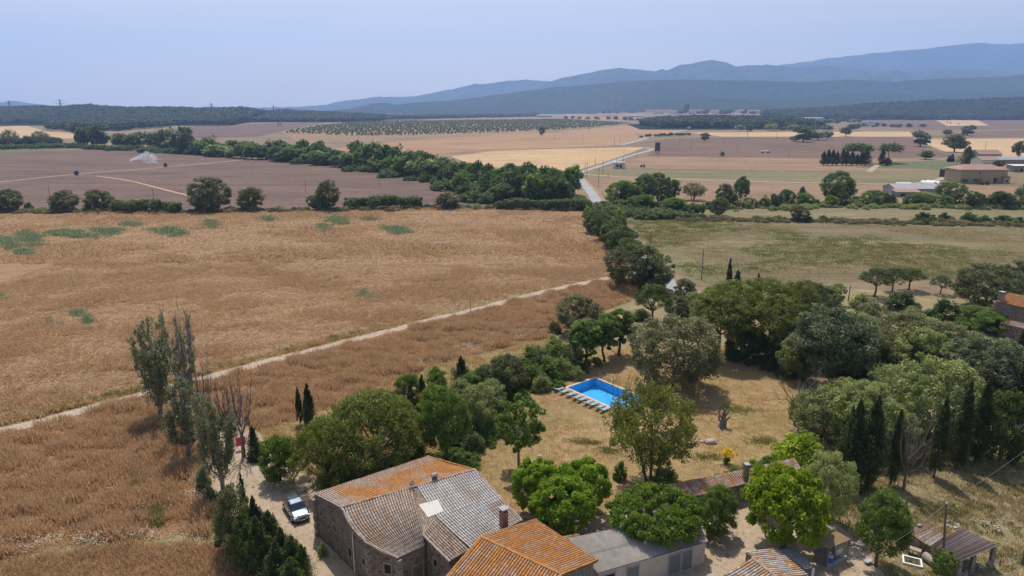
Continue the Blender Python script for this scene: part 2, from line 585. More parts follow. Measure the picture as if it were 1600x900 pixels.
def tpl_umbrella(key, seed, h=12, w=11, zlo=0.5, ncl=170, per=60, leaf=0.24, trunk=0.32, dome=1.0):
    rng = np.random.default_rng(seed)
    C = []
    for i in range(ncl):
        a = rng.uniform(0, 2 * np.pi); q = rng.uniform() ** 0.5
        x, y = np.cos(a) * q * w * .46, np.sin(a) * q * w * .46
        top = h * zlo + h * (1 - zlo) * (1 - q ** 2.6 * dome * .75) - rng.uniform(0, 1) ** 2.2 * h * (1 - zlo) * 0.45 + rng.normal(0, .12)
        cr = rng.uniform(0.5, 0.95)
        C.append((x, y, top - cr * .5, cr, cr, cr * .7, 0.5 + rng.normal(0, .16)))
    C = np.array(C)
    V, F, tone = leaf_cloud(rng, C, int(per * 1.7), leaf * .72, out=0.7, up=0.5, aspect=0.5)
    mb = MB()
    limbs(mb, rng, (0, 0, 0), C[rng.choice(ncl, 10, replace=False)][:, :3] - np.array([0, 0, .3]), trunk, h * zlo * .72)
    finish(key, h, w, V, F, tone, mb)

def tpl_cypress(key, seed, h=12, w=3.2, zlo=0.1, n=150, per=56, leaf=0.2, trunk=0.16, loose=0.0, taper=1.0):
    rng = np.random.default_rng(seed)
    C = []
    for i in range(n):
        u = rng.uniform() ** 0.85
        prof = min(1.0, (1 - u) ** (0.62 * taper) * 1.18) * (0.62 + 0.38 * min(1, u / 0.18))
        a = rng.uniform(0, 2 * np.pi); q = (0.35 + 0.5 * rng.uniform() ** .5) * (1 + loose * rng.normal(0, .3))
        rr = prof * w / 2
        cr = max(0.14, rr * 0.36)
        C.append((np.cos(a) * rr * q, np.sin(a) * rr * q, h * (zlo + (1 - zlo) * u * 0.97), cr, cr, cr * 1.9, 0.42 + rng.normal(0, .2)))
    C = np.array(C)
    V, F, tone = leaf_cloud(rng, C, int(per * 1.7), leaf * .72, out=0.7, up=0.35, aspect=0.6, droop=-1.0)
    mb = MB()
    mb.tube([(0, 0, -.3), (0.03, 0, h * .2), (0, 0.02, h * .8)], [trunk * 1.3, trunk, trunk * .2], 7)
    finish(key, h, w, V, F, tone, mb)

def branchy(mb, rng, p, d, ln, r, lev, spread, up, tips, minr=0.02):
    q = p + d * ln * .5 + Vector(rng.normal(0, ln * .04, 3)); e = p + d * ln + Vector(rng.normal(0, ln * .05, 3))
    mb.tube([p, q, e], [r, r * .8, max(minr, r * .55)], 5 if lev > 1 else 4, cap=False)
    if lev == 0:
        tips.append((e, d)); return
    for i in range(int(rng.integers(2, 4)) if lev > 1 else 3):
        f = rng.uniform(.45, 1.0)
        o = p + (e - p) * f
        nd = (d + Vector(rng.normal(0, spread, 3)) + Vector((0, 0, up))).normalized()
        branchy(mb, rng, o, nd, ln * rng.uniform(.6, .8), max(minr, r * .5), lev - 1, spread, up, tips, minr)

def tpl_poplar(key, seed, h=14, w=4.5, cover=0.9, per=19, leaf=0.25, cols=7, trunk=0.26, bare_top=0.0, lean=(0, 0)):
    """upright poplar: steep limbs from the trunk, foliage in vertical plumes with gaps"""
    rng = np.random.default_rng(seed)
    mb = MB(); C = []
    ax = lambda z: Vector((lean[0] * z / h, lean[1] * z / h, z))
    mb.tube([ax(-.3), ax(h * .25), ax(h * .55), ax(h * .93)], [trunk * 1.25, trunk, trunk * .6, trunk * .12], 7)
    for c in range(cols):
        z0 = h * rng.uniform(.04, .38); a = c * 2.4 + rng.uniform(-.4, .4)
        out = w * .5 * rng.uniform(.45, 1.0); top = min(h * rng.uniform(.62, 1.0), h)
        if c == 0: out *= .15; top = h
        e = ax(top) + Vector((math.cos(a) * out, math.sin(a) * out, 0))
        m = ax(z0 + (top - z0) * .35) + Vector((math.cos(a) * out * .75, math.sin(a) * out * .75, 0))
        mb.tube([ax(z0), m, e], [trunk * .42, trunk * .3, .02], 5, cap=False)
        for k in range(22):
            t = rng.uniform(.12, 1.0)
            p = ax(z0).lerp(m, min(1, t / .35)) if t < .35 else m.lerp(e, (t - .35) / .65)
            if rng.uniform() < cover and not (bare_top and t > 1 - bare_top and rng.uniform() < .8):
                cr = w * rng.uniform(.04, .11) * (1.2 - .5 * t)
                C.append((p.x + rng.normal(0, w * .07), p.y + rng.normal(0, w * .07), p.z, cr, cr, cr * 1.9, .45 + rng.normal(0, .22)))
            for _ in range(1 if cover > .8 else 3):
                dd = Vector((rng.normal(0, .3), rng.normal(0, .3), 1)).normalized()
                mb.tube([p, p + dd * w * rng.uniform(.15, .35)], [.035, .015], 3, cap=False)
    C = np.array(C)
    V, F, tone = leaf_cloud(rng, C, int(per * 1.7), leaf * .72, out=.4, up=0.35)
    finish(key, h, w, V, F, tone, mb)

def tpl_airy(key, seed, h=8, w=6, per=40, leaf=0.22, stems=3, trunk=0.17, ncl=95, zlo=0.22, crad=.17):
    """light open crown on several leaning stems"""
    rng = np.random.default_rng(seed)
    mb = MB(); C = []
    cz = h * (zlo + (1 - zlo) * .52); rz = h * (1 - zlo) / 2; rx = w / 2
    for i in range(ncl):
        d = rng.normal(size=3); d /= np.linalg.norm(d)
        k = rng.uniform(.35, 1.0) ** .5 * (1 + rng.normal(0, .08))
        cr = w / 2 * crad * rng.uniform(.6, 1.3)
        C.append((d[0] * rx * k, d[1] * rx * k, cz + d[2] * rz * k, cr, cr, cr * .8, .5 + rng.normal(0, .18)))
    C = np.array(C)
    for s in range(stems):
        a = s * 2.1 + .4
        b = Vector((math.cos(a) * .3, math.sin(a) * .3, 0)) if stems > 1 else Vector((0, 0, 0))
        e = Vector((math.cos(a) * rx * .45, math.sin(a) * rx * .45, h * .55)) if stems > 1 else Vector((0.1, 0, h * .5))
        mb.tube([b - Vector((0, 0, .3)), b.lerp(e, .5) + Vector((rng.normal(0, .1), rng.normal(0, .1), 0)), e], [trunk, trunk * .8, trunk * .5], 6, cap=False)
        for j in range(6):
            t = C[rng.integers(ncl)][:3]
            mb.tube([b.lerp(e, rng.uniform(.5, 1)), (e + Vector(t)) / 2, Vector(t)], [trunk * .4, trunk * .25, .02], 4, cap=False)
    V, F, tone = leaf_cloud(rng, C, int(per * 1.7), leaf * .72, out=.4, up=.3)
    finish(key, h, w, V, F, tone, mb)

def tpl_bush(key, seed, h=2, w=3, ncl=40, per=45, leaf=.16, crad=.26, tonevar=.2):
    rng = np.random.default_rng(seed)
    C = []
    for i in range(ncl):
        d = rng.normal(size=3); d[2] = abs(d[2]); d /= np.linalg.norm(d)
        k = (1 - crad) * rng.uniform(.7, 1.1)
        cr = crad * w / 2 * rng.uniform(.7, 1.2)
        C.append((d[0] * w / 2 * k, d[1] * w / 2 * k, max(.12 * h, d[2] * h * k), cr, cr, min(cr, h * .3), .45 + rng.normal(0, tonevar)))
    C = np.array(C)
    V, F, tone = leaf_cloud(rng, C, int(per * 1.7), leaf * .72)
    V[:, 2] = np.maximum(V[:, 2], -.1)
    mb = MB()
    for i in range(4):
        a = i * 1.6
        mb.tube([(math.cos(a) * .05, math.sin(a) * .05, -.1), (math.cos(a) * w * .2, math.sin(a) * w * .2, h * .6)], [.05, .02], 4, cap=False)
    finish(key, h, w, V, F, tone, mb)

def tpl_cane(key, seed, h=4, w=5, n=520):
    """stand of giant cane: arching ribbon leaves"""
    rng = np.random.default_rng(seed)
    k = 70
    C = np.zeros((k, 7))
    C[:, 0] = rng.uniform(-.45, .45, k) * w; C[:, 1] = rng.uniform(-.3, .3, k) * w
    C[:, 2] = h * rng.uniform(.3, .86, k); C[:, 3] = C[:, 4] = .42; C[:, 5] = h * .14; C[:, 6] = .45 + rng.normal(0, .25, k)
    V, F, tone = leaf_cloud(rng, C, n // 12, .34, out=.5, aspect=.35, droop=1.2)
    mb = MB()
    for i in range(10):
        x, y = rng.uniform(-.4, .4) * w, rng.uniform(-.25, .25) * w
        mb.tube([(x, y, -.1), (x + .1, y, h * .7)], [.04, .02], 3, cap=False)
    finish(key, h, w, V, F, tone, mb)

def tpl_far(key, seed, h=10, w=8, n=13, per=34, leaf=.75, zlo=.08, flat=False):
    rng = np.random.default_rng(seed)
    C = []
    for i in range(n + 12):
        d = rng.normal(size=3); d /= np.linalg.norm(d)
        k = rng.uniform(.45, .8)
        if flat: d[2] = abs(d[2]) * .8
        cr = w * rng.uniform(.13, .22)
        C.append((d[0] * w / 2 * k, d[1] * w / 2 * k, h * (zlo + (1 - zlo) * (.5 + .5 * d[2] * k)), cr, cr, cr * .85, .45 + rng.normal(0, .2)))
    V, F, tone = leaf_cloud(rng, np.array(C), per, leaf)
    V[:, 2] = np.maximum(V[:, 2], 0)
    mb = MB(); limbs(mb, rng, (0, 0, 0), [C[0][:3], C[1][:3]], .25, h * .3)
    finish(key, h, w, V, F, tone, mb)

def crown_mesh(key, m):
    t = TPL[key]
    if m.name not in t["cache"]:
        t["cache"][m.name] = mesh_np("crown", t["V"], t["F"], m, t["tone"])
    return t["cache"][m.name]

def trunk_mesh(key, m):
    t = TPL[key]
    k = "trunk" + m.name
    if k not in t["cache"]:
        me = bpy.data.meshes.new("trunk")
        me.from_pydata(t["mb"].v, [], t["mb"].f); me.update()
        me.polygons.foreach_set("use_smooth", [True] * len(me.polygons))
        me.materials.append(m)
        t["cache"][k] = me
    return t["cache"][k]

def tree(key, m, xy, h, w, label, cat="tree", name="tree", group=None, rz=None, bark=None, z=0.0, parts=True):
    t = TPL[key]
    rz = random.uniform(0, 6.28) if rz is None else rz
    s = (w / t["w"], w / t["w"], h / t["h"])
    if not parts:
        o = link(name, crown_mesh(key, m), None, (xy[0], xy[1], z), rz, s)
        return tag(o, label, cat, group)
    r = thing(name, label, cat, (xy[0], xy[1], z), rz, group)
    link("crown" if cat not in ("bush", "shrub", "hedge", "cane") else "foliage", crown_mesh(key, m), r, scale=s)
    link("trunk" if cat not in ("bush", "shrub", "hedge", "cane") else "stem", trunk_mesh(key, bark or BARK), r, scale=s)
    return r

def ptree(key, m, px, pybase, pytop, wpx, label, **kw):
    """tree measured on the photograph: foot, top row and crown width"""
    x, y = at(px, pybase)
    h = height_at(px, pybase, pytop)
    w = wpx * depth_of(x, y, h * .55) / FOC
    return tree(key, m, (x, y), h, w, label, **kw)

BARK = mat("bark", (.16, .125, .1), (.09, .07, .055), 3, .95, .6, .05)
BARK_GREY = mat("pale_bark", (.34, .31, .28), (.2, .18, .16), 3, .9, .4, .03)
BARK_DEAD = mat("dead_wood", (.24, .2, .175), (.14, .115, .1), 4, .95, .5, .03)
L_OAK = leaf_mat("oak_leaves", (0.047, 0.0671, 0.0268), (0.1676, 0.1929, 0.0838), 0.28)
L_GREYOAK = leaf_mat("grey_oak_leaves", (0.0829, 0.1013, 0.0516), (0.2489, 0.258, 0.1383), 0.28)
L_PINE = leaf_mat("pine_needles", (0.0621, 0.0854, 0.0186), (0.1941, 0.2329, 0.0466), 0.3)
L_PINEDK = leaf_mat("dark_pine_needles", (0.0356, 0.068, 0.0194), (0.1216, 0.1702, 0.0454), 0.28)
L_BRIGHT = leaf_mat("mulberry_leaves", (0.0656, 0.1313, 0.0105), (0.2494, 0.3938, 0.0328), 0.45)
L_MULB = leaf_mat("dark_mulberry_leaves", (0.052, 0.1105, 0.013), (0.1625, 0.26, 0.0325), .35)  # deeper green leaf colour, for the flat mulberry and the fig
L_MID = leaf_mat("broad_leaves", (0.0466, 0.101, 0.0186), (0.1708, 0.2639, 0.0544), 0.38)
L_LIME = leaf_mat("yellow_green_leaves", (0.077, 0.143, 0.0066), (0.264, 0.374, 0.022), .42)
L_CYP = leaf_mat("cypress_needles", (0.0218, 0.0406, 0.014), (0.0779, 0.1061, 0.0343), 0.2)
L_POP = leaf_mat("poplar_leaves", (0.069, 0.0978, 0.046), (0.253, 0.299, 0.1725), .38)
L_OLIVE = leaf_mat("olive_leaves", (0.1124, 0.1575, 0.0586), (0.3375, 0.3938, 0.1687), 0.3)
L_BLUE = leaf_mat("blue_green_leaves", (0.0572, 0.0825, 0.0462), (0.1705, 0.209, 0.121), .28)
L_SCRUB = leaf_mat("dry_scrub", (.11, .115, .055), (.27, .245, .14), .25)
L_CANE = leaf_mat("cane_leaves", (0.055, 0.0935, 0.033), (0.187, 0.2475, 0.11), 0.35)
L_RIVER = leaf_mat("riverside_leaves", (0.0382, 0.08, 0.0243), (0.1304, 0.1999, 0.0626), 0.3)
L_PURPLE = leaf_mat("purple_leaves", (.03, .016, .03), (.075, .045, .075), .2)
L_YELLOW = leaf_mat("yellow_blossom", (.45, .3, .01), (.75, .55, .02), .3)
L_DRY = leaf_mat("dry_leaves", (.2, .14, .07), (.36, .27, .15), .3)
L_FAR = leaf_mat("wood_leaves", (0.0286, 0.0494, 0.0195), (0.0806, 0.1066, 0.0416), .15, (.55, 1.5))
L_ORCH = leaf_mat("orchard_leaves", (.08, .11, .05), (.2, .25, .12), .35)

tpl_round("oak1", 1, h=10, w=11, zlo=.06, ncl=210, per=62, leaf=.27, crad=.15, lump=.3, low=-.95)
tpl_round("oak2", 2, h=9, w=9, zlo=.02, ncl=165, per=62, leaf=.27, crad=.17, lump=.4, low=-.95)
tpl_round("oak3", 3, h=9, w=8, zlo=.02, ncl=130, per=64, leaf=.28, crad=.2, lump=.55, low=-.95)
tpl_round("mulb1", 4, h=5.5, w=7, zlo=.12, ncl=170, per=60, leaf=.26, crad=.13, lump=.25, tonevar=.12, split=.3)
tpl_round("mulb2", 5, h=5.5, w=7, zlo=.12, ncl=160, per=60, leaf=.26, crad=.14, lump=.3, tonevar=.12, split=.3)
tpl_round("flat1", 6, h=5, w=10, zlo=.45, ncl=240, per=60, leaf=.24, crad=.1, lump=.3, tonevar=.14, split=.5, trunk=.3)
tpl_round("tall1", 7, h=11, w=9, zlo=.15, ncl=130, per=70, leaf=.28, crad=.2, lump=.5, droop=.6)
tpl_round("clip1", 8, h=7, w=3.6, zlo=.12, ncl=110, per=60, leaf=.2, crad=.2, lump=.1, trunk=.16, split=.4, tonevar=.25)
tpl_umbrella("umb1", 11)
tpl_umbrella("umb2", 12, w=10, zlo=.55, dome=.9)
tpl_umbrella("umb3", 13, h=7.5, w=13, zlo=.3, ncl=330, per=54, leaf=.24, dome=1.05)
tpl_cypress("cyp1", 21)
tpl_cypress("cyp2", 22, w=3.6, loose=.8)
tpl_cypress("cyp3", 23, h=6, w=2.4, n=90, zlo=.03)
tpl_cypress("con1", 24, h=8, w=5, n=150, loose=1.2, taper=1.25, leaf=.22, zlo=.05)
tpl_cypress("con2", 25, h=8, w=5, n=150, loose=1.6, taper=1.0, leaf=.22, zlo=.02)
tpl_poplar("pop1", 31, cols=10)
tpl_poplar("pop2", 32, cols=9, cover=.5, bare_top=.25)
tpl_poplar("pop3", 33, h=12, w=5, cols=13, cover=.95)
tpl_airy("airy1", 41)
tpl_airy("airy2", 42, h=9, w=10, ncl=230, per=44, leaf=.22, stems=5, crad=.14)
tpl_airy("airy3", 43, h=7, w=5, stems=1, ncl=85, per=40, leaf=.24, zlo=.3)
tpl_bush("bush1", 51)
tpl_bush("bush2", 52, h=2.6, w=2.6)
tpl_bush("bush3", 53, h=1.4, w=3.2, ncl=50, crad=.2)
tpl_cane("cane1", 61)
tpl_cane("cane2", 62)
for i_ in range(4):
    tpl_far("far%d" % i_, 70 + i_, zlo=.04 if i_ < 2 else .12)
tpl_far("farumb", 79, h=9, w=11, zlo=.55, flat=True, n=22, leaf=.6)
tpl_far("orchard0", 80, h=4, w=4, n=2, per=12, leaf=.7, zlo=.2)
tpl_far("orchard1", 81, h=4, w=4, n=3, per=12, leaf=.7, zlo=.15)

# ------------------------------------------------------------------ ground, fields, tracks, road
G_SOIL = field_mat("soil", [(.17, .125, .075), (.22, .16, .095), (.15, .13, .065)], .004, .25, bstr=.3, macro=.5)
G_GOLD = field_mat("ripe_crop", [(.215, .13, .068), (.27, .165, .088), (.19, .12, .068)], .018, .35, bstr=.9, bdist=.5, speck=(.36, .26, .165), speck_amt=.3, stretch=(.55, 1, 1), rot=.35, macro=.5, tram=(68, 15, .965, (.17, .1, .055)))
G_BROWN = field_mat("brown_crop", [(.2, .115, .06), (.24, .14, .075), (.16, .1, .055)], .03, .5, bstr=1.0, bdist=.5, speck=(.33, .22, .13), speck_amt=.3, stretch=(.5, 1, 1), rot=-.3)
G_PLOUGH = field_mat("ploughed_soil", [(.14, .09, .068), (.165, .107, .08), (.118, .078, .063)], .012, .3, rows=(82, 3.6), rowcol=(.09, .066, .062), rowamt=.3, bstr=.4, macro=.8)
G_PLOUGH2 = field_mat("brown_soil", [(.15, .095, .07), (.18, .115, .08), (.125, .085, .066)], .01, .25, rows=(93, 5), rowcol=(.1, .068, .054), rowamt=.4, bstr=.3, macro=.6)
G_STUBBLE = field_mat("orange_stubble", [(.3, .18, .1), (.35, .215, .118), (.26, .16, .09)], .008, .25, rows=(97, 6), rowamt=.2, bstr=.3, macro=.6)
G_STRAW = field_mat("pale_straw", [(.42, .28, .15), (.47, .32, .175), (.37, .25, .135)], .008, .25, rows=(95, 6), rowamt=.14, bstr=.3, macro=.5)
G_TAN = field_mat("tan_stubble", [(.235, .15, .092), (.275, .18, .11), (.2, .135, .082)], .01, .25, rows=(91, 5), rowamt=.22, bstr=.3, macro=.6)
G_OLIVE = field_mat("green_stubble", [(.115, .108, .055), (.16, .13, .07), (.095, .105, .054)], .012, .4, rows=(87, 3.2), rowcol=(.235, .175, .105), rowamt=.42, bstr=.5, speck=(.28, .225, .14), speck_amt=.35, stretch=(.35, 1, 1), macro=.7)
G_DRYG = field_mat("dry_strip", [(.135, .13, .062), (.18, .155, .08), (.21, .165, .09)], .02, .4, bstr=.4, stretch=(.3, 1, 1), macro=.5)
G_GREENP = field_mat("green_meadow", [(.105, .12, .06), (.125, .132, .068), (.15, .135, .075)], .02, .3, bstr=.3, macro=.4)
G_LAWN = field_mat("dry_lawn", [(.33, .225, .115), (.28, .195, .09), (.2, .165, .065)], .09, 1.1, bstr=.8, bdist=.12, speck=(.43, .31, .17), speck_amt=.35)
G_PADDOCK = field_mat("paddock_grass", [(.26, .2, .11), (.21, .175, .085), (.3, .225, .125)], .16, 1.3, bstr=.9, bdist=.15, speck=(.38, .31, .19), speck_amt=.45)
G_YARD = field_mat("dirt_yard", [(.33, .25, .17), (.38, .29, .2), (.27, .205, .135)], .15, 1.6, bstr=.5, bdist=.06, speck=(.45, .37, .27), speck_amt=.35)
G_TRACK = field_mat("dirt_track", [(.35, .27, .2), (.4, .315, .235), (.3, .23, .17)], .1, 1.2, bstr=.3, bdist=.04)
G_ROAD = field_mat("asphalt", [(.3, .295, .29), (.34, .33, .325), (.26, .255, .25)], .05, 1.0, bstr=.2, bdist=.02)
G_VERGE = field_mat("verge_grass", [(.2, .17, .075), (.25, .2, .095), (.15, .145, .06)], .15, 1.0, bstr=.8, bdist=.2)
G_GREEN = field_mat("green_grass", [(.1, .14, .04), (.13, .16, .05), (.2, .17, .07)], .3, 1.5, bstr=.6, bdist=.1)

POOL = [at(886, 606), at(929.5, 591), None, at(967, 642)]
POOL[2] = (POOL[1][0] + POOL[3][0] - POOL[0][0], POOL[1][1] + POOL[3][1] - POOL[0][1])

# ground: one level surface out to the hills, with the pool pit left open
def ground():
    near = [(-240, -60), (240, -60), (240, 260), (-240, 260)]
    V, T = tess(near, [POOL])
    mb = MB()
    mb.add([(p.x, p.y, 0) for p in V], [tuple(t) for t in T])
    rings = [(-240, 240, -60, 260), (-900, 900, -500, 1000), (-3000, 3000, -900, 3500), (-13500, 13500, -950, 13800)]
    for (a0, a1, b0, b1), (c0, c1, d0, d1) in zip(rings, rings[1:]):
        xs = [c0, a0, a1, c1]; ys = [d0, b0, b1, d1]
        for i in range(3):
            for j in range(3):
                if i == 1 and j == 1: continue
                mb.quad((xs[i], ys[j], 0), (xs[i + 1], ys[j], 0), (xs[i + 1], ys[j + 1], 0), (xs[i], ys[j + 1], 0))
    o = mb.build("ground", G_SOIL, kind='structure')
    bm = bmesh.new(); bm.from_mesh(o.data)
    for f in bm.faces:
        if f.normal.z < 0: f.normal_flip()
    bm.to_mesh(o.data); bm.free()
ground()

TRKP = ((-420, 765), (-200, 716), (0, 674), (120, 644), (192, 625), (235, 614), (325, 590), (400, 570), (455, 556), (550, 532), (615, 516), (670, 501), (732, 487), (800, 469), (862, 453), (930, 439))
TRK = smooth_line(pxpoly(list(TRKP) + [(985, 428)]), 5)
TRKI = [at(*p) for p in TRKP] + [at(972, 432)]
GOLD = TRKI + pxpoly([(985, 415), (962, 396), (945, 376), (922, 350), (905, 332), (830, 325.5), (700, 325), (520, 328), (300, 333), (100, 333), (0, 333), (-250, 337), (-700, 348)])
sheet("ripe_crop_field", GOLD, .02, G_GOLD)
BROWN = TRKI[:15] + pxpoly([(930, 443), (975, 437), (1000, 450), (985, 470), (900, 500), (862, 525), (800, 540), (700, 562), (640, 585), (560, 617), (470, 655), (400, 672), (372, 645), (330, 660), (318, 700), (322, 745), (332, 790), (328, 838), (240, 842), (120, 850), (0, 880), (-200, 930)])
sheet("brown_crop_field", BROWN, .024, G_BROWN)
CORNER = pxpoly([(-40, 893), (0, 886), (120, 862), (240, 850), (335, 850), (385, 890), (400, 960), (-60, 960)])
sheet("golden_crop_field", CORNER, .024, G_GOLD)
ribbon("field_margin", smooth_line(pxpoly([(-150, 915), (0, 880), (60, 864), (120, 855), (240, 845), (335, 842)]), 4), 2.2, .028, G_VERGE, .25)
LAWN = pxpoly([(690, 740), (735, 690), (765, 640), (830, 592), (880, 560), (930, 545), (1000, 540), (1130, 540), (1215, 535), (1400, 570), (1345, 640), (1245, 660), (1215, 700), (1185, 735), (1060, 765), (1000, 790), (930, 805), (800, 800), (720, 760)])
sheet("lawn", LAWN, .02, G_LAWN, [POOL])
GARD = pxpoly([(400, 672), (470, 655), (560, 617), (640, 585), (700, 562), (800, 540), (862, 525), (880, 562), (830, 594), (765, 640), (735, 690), (690, 742), (600, 760), (470, 740)])
sheet("garden_grass", GARD, .016, G_VERGE)
YARD = pxpoly([(372, 645), (400, 672), (470, 720), (520, 770), (690, 745), (800, 805), (930, 808), (1060, 768), (1190, 738), (1280, 800), (1350, 850), (1420, 960), (500, 960), (470, 860), (400, 850), (345, 800), (322, 745), (318, 700), (330, 660)])
sheet("dirt_yard", YARD, .012, G_YARD)
PADD = pxpoly([(1245, 690), (1345, 640), (1480, 660), (1640, 680), (1760, 690), (1760, 930), (1600, 960), (1420, 960), (1350, 850), (1280, 800)])
sheet("paddock", PADD, .014, G_PADDOCK)
sheet("grove_floor", pxpoly([(1000, 450), (1090, 470), (1300, 450), (1700, 470), (1760, 690), (1480, 660), (1345, 642), (1400, 572), (1215, 537), (1000, 542), (900, 545), (865, 525)]), .01, G_PADDOCK)
# distant parcels, each outline measured on the photograph
def parcel(name, pts, z, m): return sheet(name, pxpoly(pts), z, m)
parcel("ploughed_field", [(-250, 337), (-250, 246), (0, 238), (100, 235), (200, 231), (290, 237), (420, 243), (510, 249), (570, 262), (640, 272), (705, 283), (765, 300), (798, 312), (800, 322), (700, 325), (520, 327), (300, 331), (0, 331)], .03, G_PLOUGH)
parcel("stubble_field", [(470, 236), (640, 219), (800, 207), (900, 208), (985, 211), (1012, 217), (975, 226), (820, 233), (700, 241), (600, 252)], .03, G_STUBBLE)
parcel("wheat_field", [(700, 243), (770, 235), (985, 230), (1006, 231), (985, 239), (940, 255), (905, 266), (830, 268), (740, 258)], .04, G_STRAW)
parcel("straw_strip", [(652, 243), (760, 233.5), (985, 229), (770, 236), (700, 245)], .05, G_TAN)
parcel("stubble_field", [(870, 206), (1000, 194), (1080, 202), (1030, 210), (1010, 215)], .045, G_STUBBLE)
parcel("brown_field", [(1042, 217), (1130, 214.5), (1420, 214.5), (1445, 232), (1500, 246), (1300, 247), (1010, 244), (1024, 233), (1024, 222), (970, 227)], .03, G_PLOUGH2)
parcel("brown_field", [(1010, 244), (1300, 247), (1500, 246), (1640, 262), (1480, 265), (1300, 268), (1000, 263), (955, 258)], .04, G_TAN)
parcel("straw_field", [(1075, 207), (1420, 205.5), (1430, 213.5), (1130, 213.5)], .045, G_STRAW)
parcel("straw_field", [(1440, 217), (1700, 216), (1700, 246), (1540, 246), (1480, 238), (1452, 228)], .045, G_STRAW)
parcel("brown_field", [(1520, 205), (1700, 202), (1700, 215), (1450, 215)], .04, G_PLOUGH2)
parcel("meadow", [(1380, 253), (1500, 250), (1490, 266), (1340, 262)], .05, G_GREENP)
parcel("green_strip", [(915, 275), (940, 262.5), (1050, 266), (1480, 270), (1475, 280), (1440, 285), (1330, 286), (1150, 281), (1000, 276)], .045, G_DRYG)
parcel("tan_field", [(908, 278), (1000, 279), (1150, 284), (1330, 289), (1450, 288), (1700, 295), (1700, 325), (1100, 328), (990, 322), (950, 300)], .035, G_TAN)
parcel("green_strip", [(985, 336), (1060, 322), (1300, 322), (1700, 322), (1700, 352), (1300, 348), (1120, 346)], .045, G_DRYG)
STUB = [(978, 342), (1120, 346), (1300, 349), (1700, 354), (1800, 430), (1550, 440), (1480, 436), (1330, 440), (1200, 446), (1095, 448), (1060, 420), (1010, 378)]
parcel("green_stubble_field", STUB, .05, G_OLIVE)
parcel("field_edge", [(975, 342), (1010, 343), (1050, 375), (1130, 446), (1090, 448), (1040, 410), (1000, 370)], .06, G_DRYG)
parcel("tan_field", [(440, 205), (560, 190), (870, 180), (1000, 190), (860, 204), (640, 217), (470, 226)], .02, G_TAN)
parcel("red_field", [(565, 188), (640, 185.5), (690, 185.5), (600, 190)], .06, G_PLOUGH2)
parcel("red_field", [(880, 178), (960, 172.5), (1000, 173), (1040, 176), (1000, 184), (890, 188)], .06, G_STUBBLE)
parcel("purple_field", [(205, 210), (290, 198), (420, 192.5), (510, 191.5), (440, 205), (400, 214), (230, 218)], .04, G_PLOUGH)
parcel("straw_field", [(-150, 205), (40, 196), (75, 206), (130, 208), (120, 216), (-150, 222)], .04, G_STRAW)
parcel("brown_field", [(-150, 190), (35, 177.5), (52, 180), (48, 196), (-150, 202)], .05, G_PLOUGH)
parcel("meadow", [(-150, 236), (0, 233), (60, 231), (115, 228), (115, 232), (0, 240), (-150, 245)], .06, G_GREENP)
parcel("brown_field", [(1300, 183), (1420, 185), (1540, 187), (1700, 186), (1700, 201), (1440, 203), (1350, 196)], .03, G_PLOUGH2)
parcel("straw_field", [(1460, 186.5), (1525, 187), (1545, 196), (1480, 197)], .045, G_STRAW)
parcel("straw_field", [(1235, 175.5), (1330, 175), (1330, 180), (1240, 184)], .05, G_STRAW)
ribbon("field_track", smooth_line(pxpoly([(-100, 290), (0, 284), (120, 272), (260, 261), (400, 248), (470, 243)]), 5), 2.6, .045, G_TRACK)
ribbon("field_track", smooth_line(pxpoly([(150, 275), (200, 282), (260, 297), (300, 307)]), 4), 1.8, .045, G_STRAW)
ribbon("field_track", smooth_line(pxpoly([(400, 243), (460, 244), (510, 250), (570, 263), (640, 272), (705, 283), (760, 300), (792, 309)]), 5), 5, .05, G_TRACK, .25)
ribbon("farm_track", smooth_line(pxpoly([(903, 272), (950, 275), (1000, 277.5), (1150, 282.5), (1330, 287), (1420, 287), (1460, 282), (1480, 276)]), 4), 3.6, .06, G_TRACK)
ribbon("farm_track", smooth_line(pxpoly([(1358, 269), (1364, 263), (1372, 258)]), 4), 4, .06, G_TRACK)
ROAD = smooth_line(pxpoly([(1105, 476), (1085, 462), (1050, 445), (1015, 420), (985, 385), (962, 352), (938, 324), (925, 302), (912, 287), (904, 275), (910, 268), (940, 258.5), (985, 243), (1008, 237), (1018, 233.5), (1012, 231), (998, 230.4)]), 6)
ribbon("road", ROAD, 5.2, .075, G_ROAD)
ribbon("road", smooth_line(pxpoly([(972, 226.5), (1000, 219), (1020, 213), (1060, 205.5), (1075, 202.5)]), 4), 5.5, .075, G_ROAD)
ribbon("road_verge", smooth_line(pxpoly([(951, 326), (934, 300), (921, 287), (912, 278)]), 5), 1.4, .085, G_STUBBLE, .2)
ribbon("track_verge", [(x, y) for x, y in smooth_line([(p[0] - .5, p[1] + 2.6) for p in TRKI[:15]], 4)], 3.0, .03, G_VERGE, .3)
ribbon("dirt_track", TRK, 2.5, .045, G_TRACK, .12)
ribbon("dirt_track", smooth_line(pxpoly([(330, 600), (340, 650), (352, 690), (372, 745)]), 4), 2.6, .04, G_YARD, .15)

for k_, l_ in enumerate(([(1010, 244), (1300, 247), (1500, 247)], [(1000, 263.5), (1300, 268.5), (1480, 267)], [(470, 237), (640, 220), (800, 208)], [(905, 267), (985, 241), (1018, 232)], [(980, 341), (1120, 346)], [(1042, 217), (1130, 214.5), (1430, 214)])):
    ribbon("field_margin", smooth_line(pxpoly(l_), 8), 3.2, .09 + .004 * k_, G_DRYG, .45)

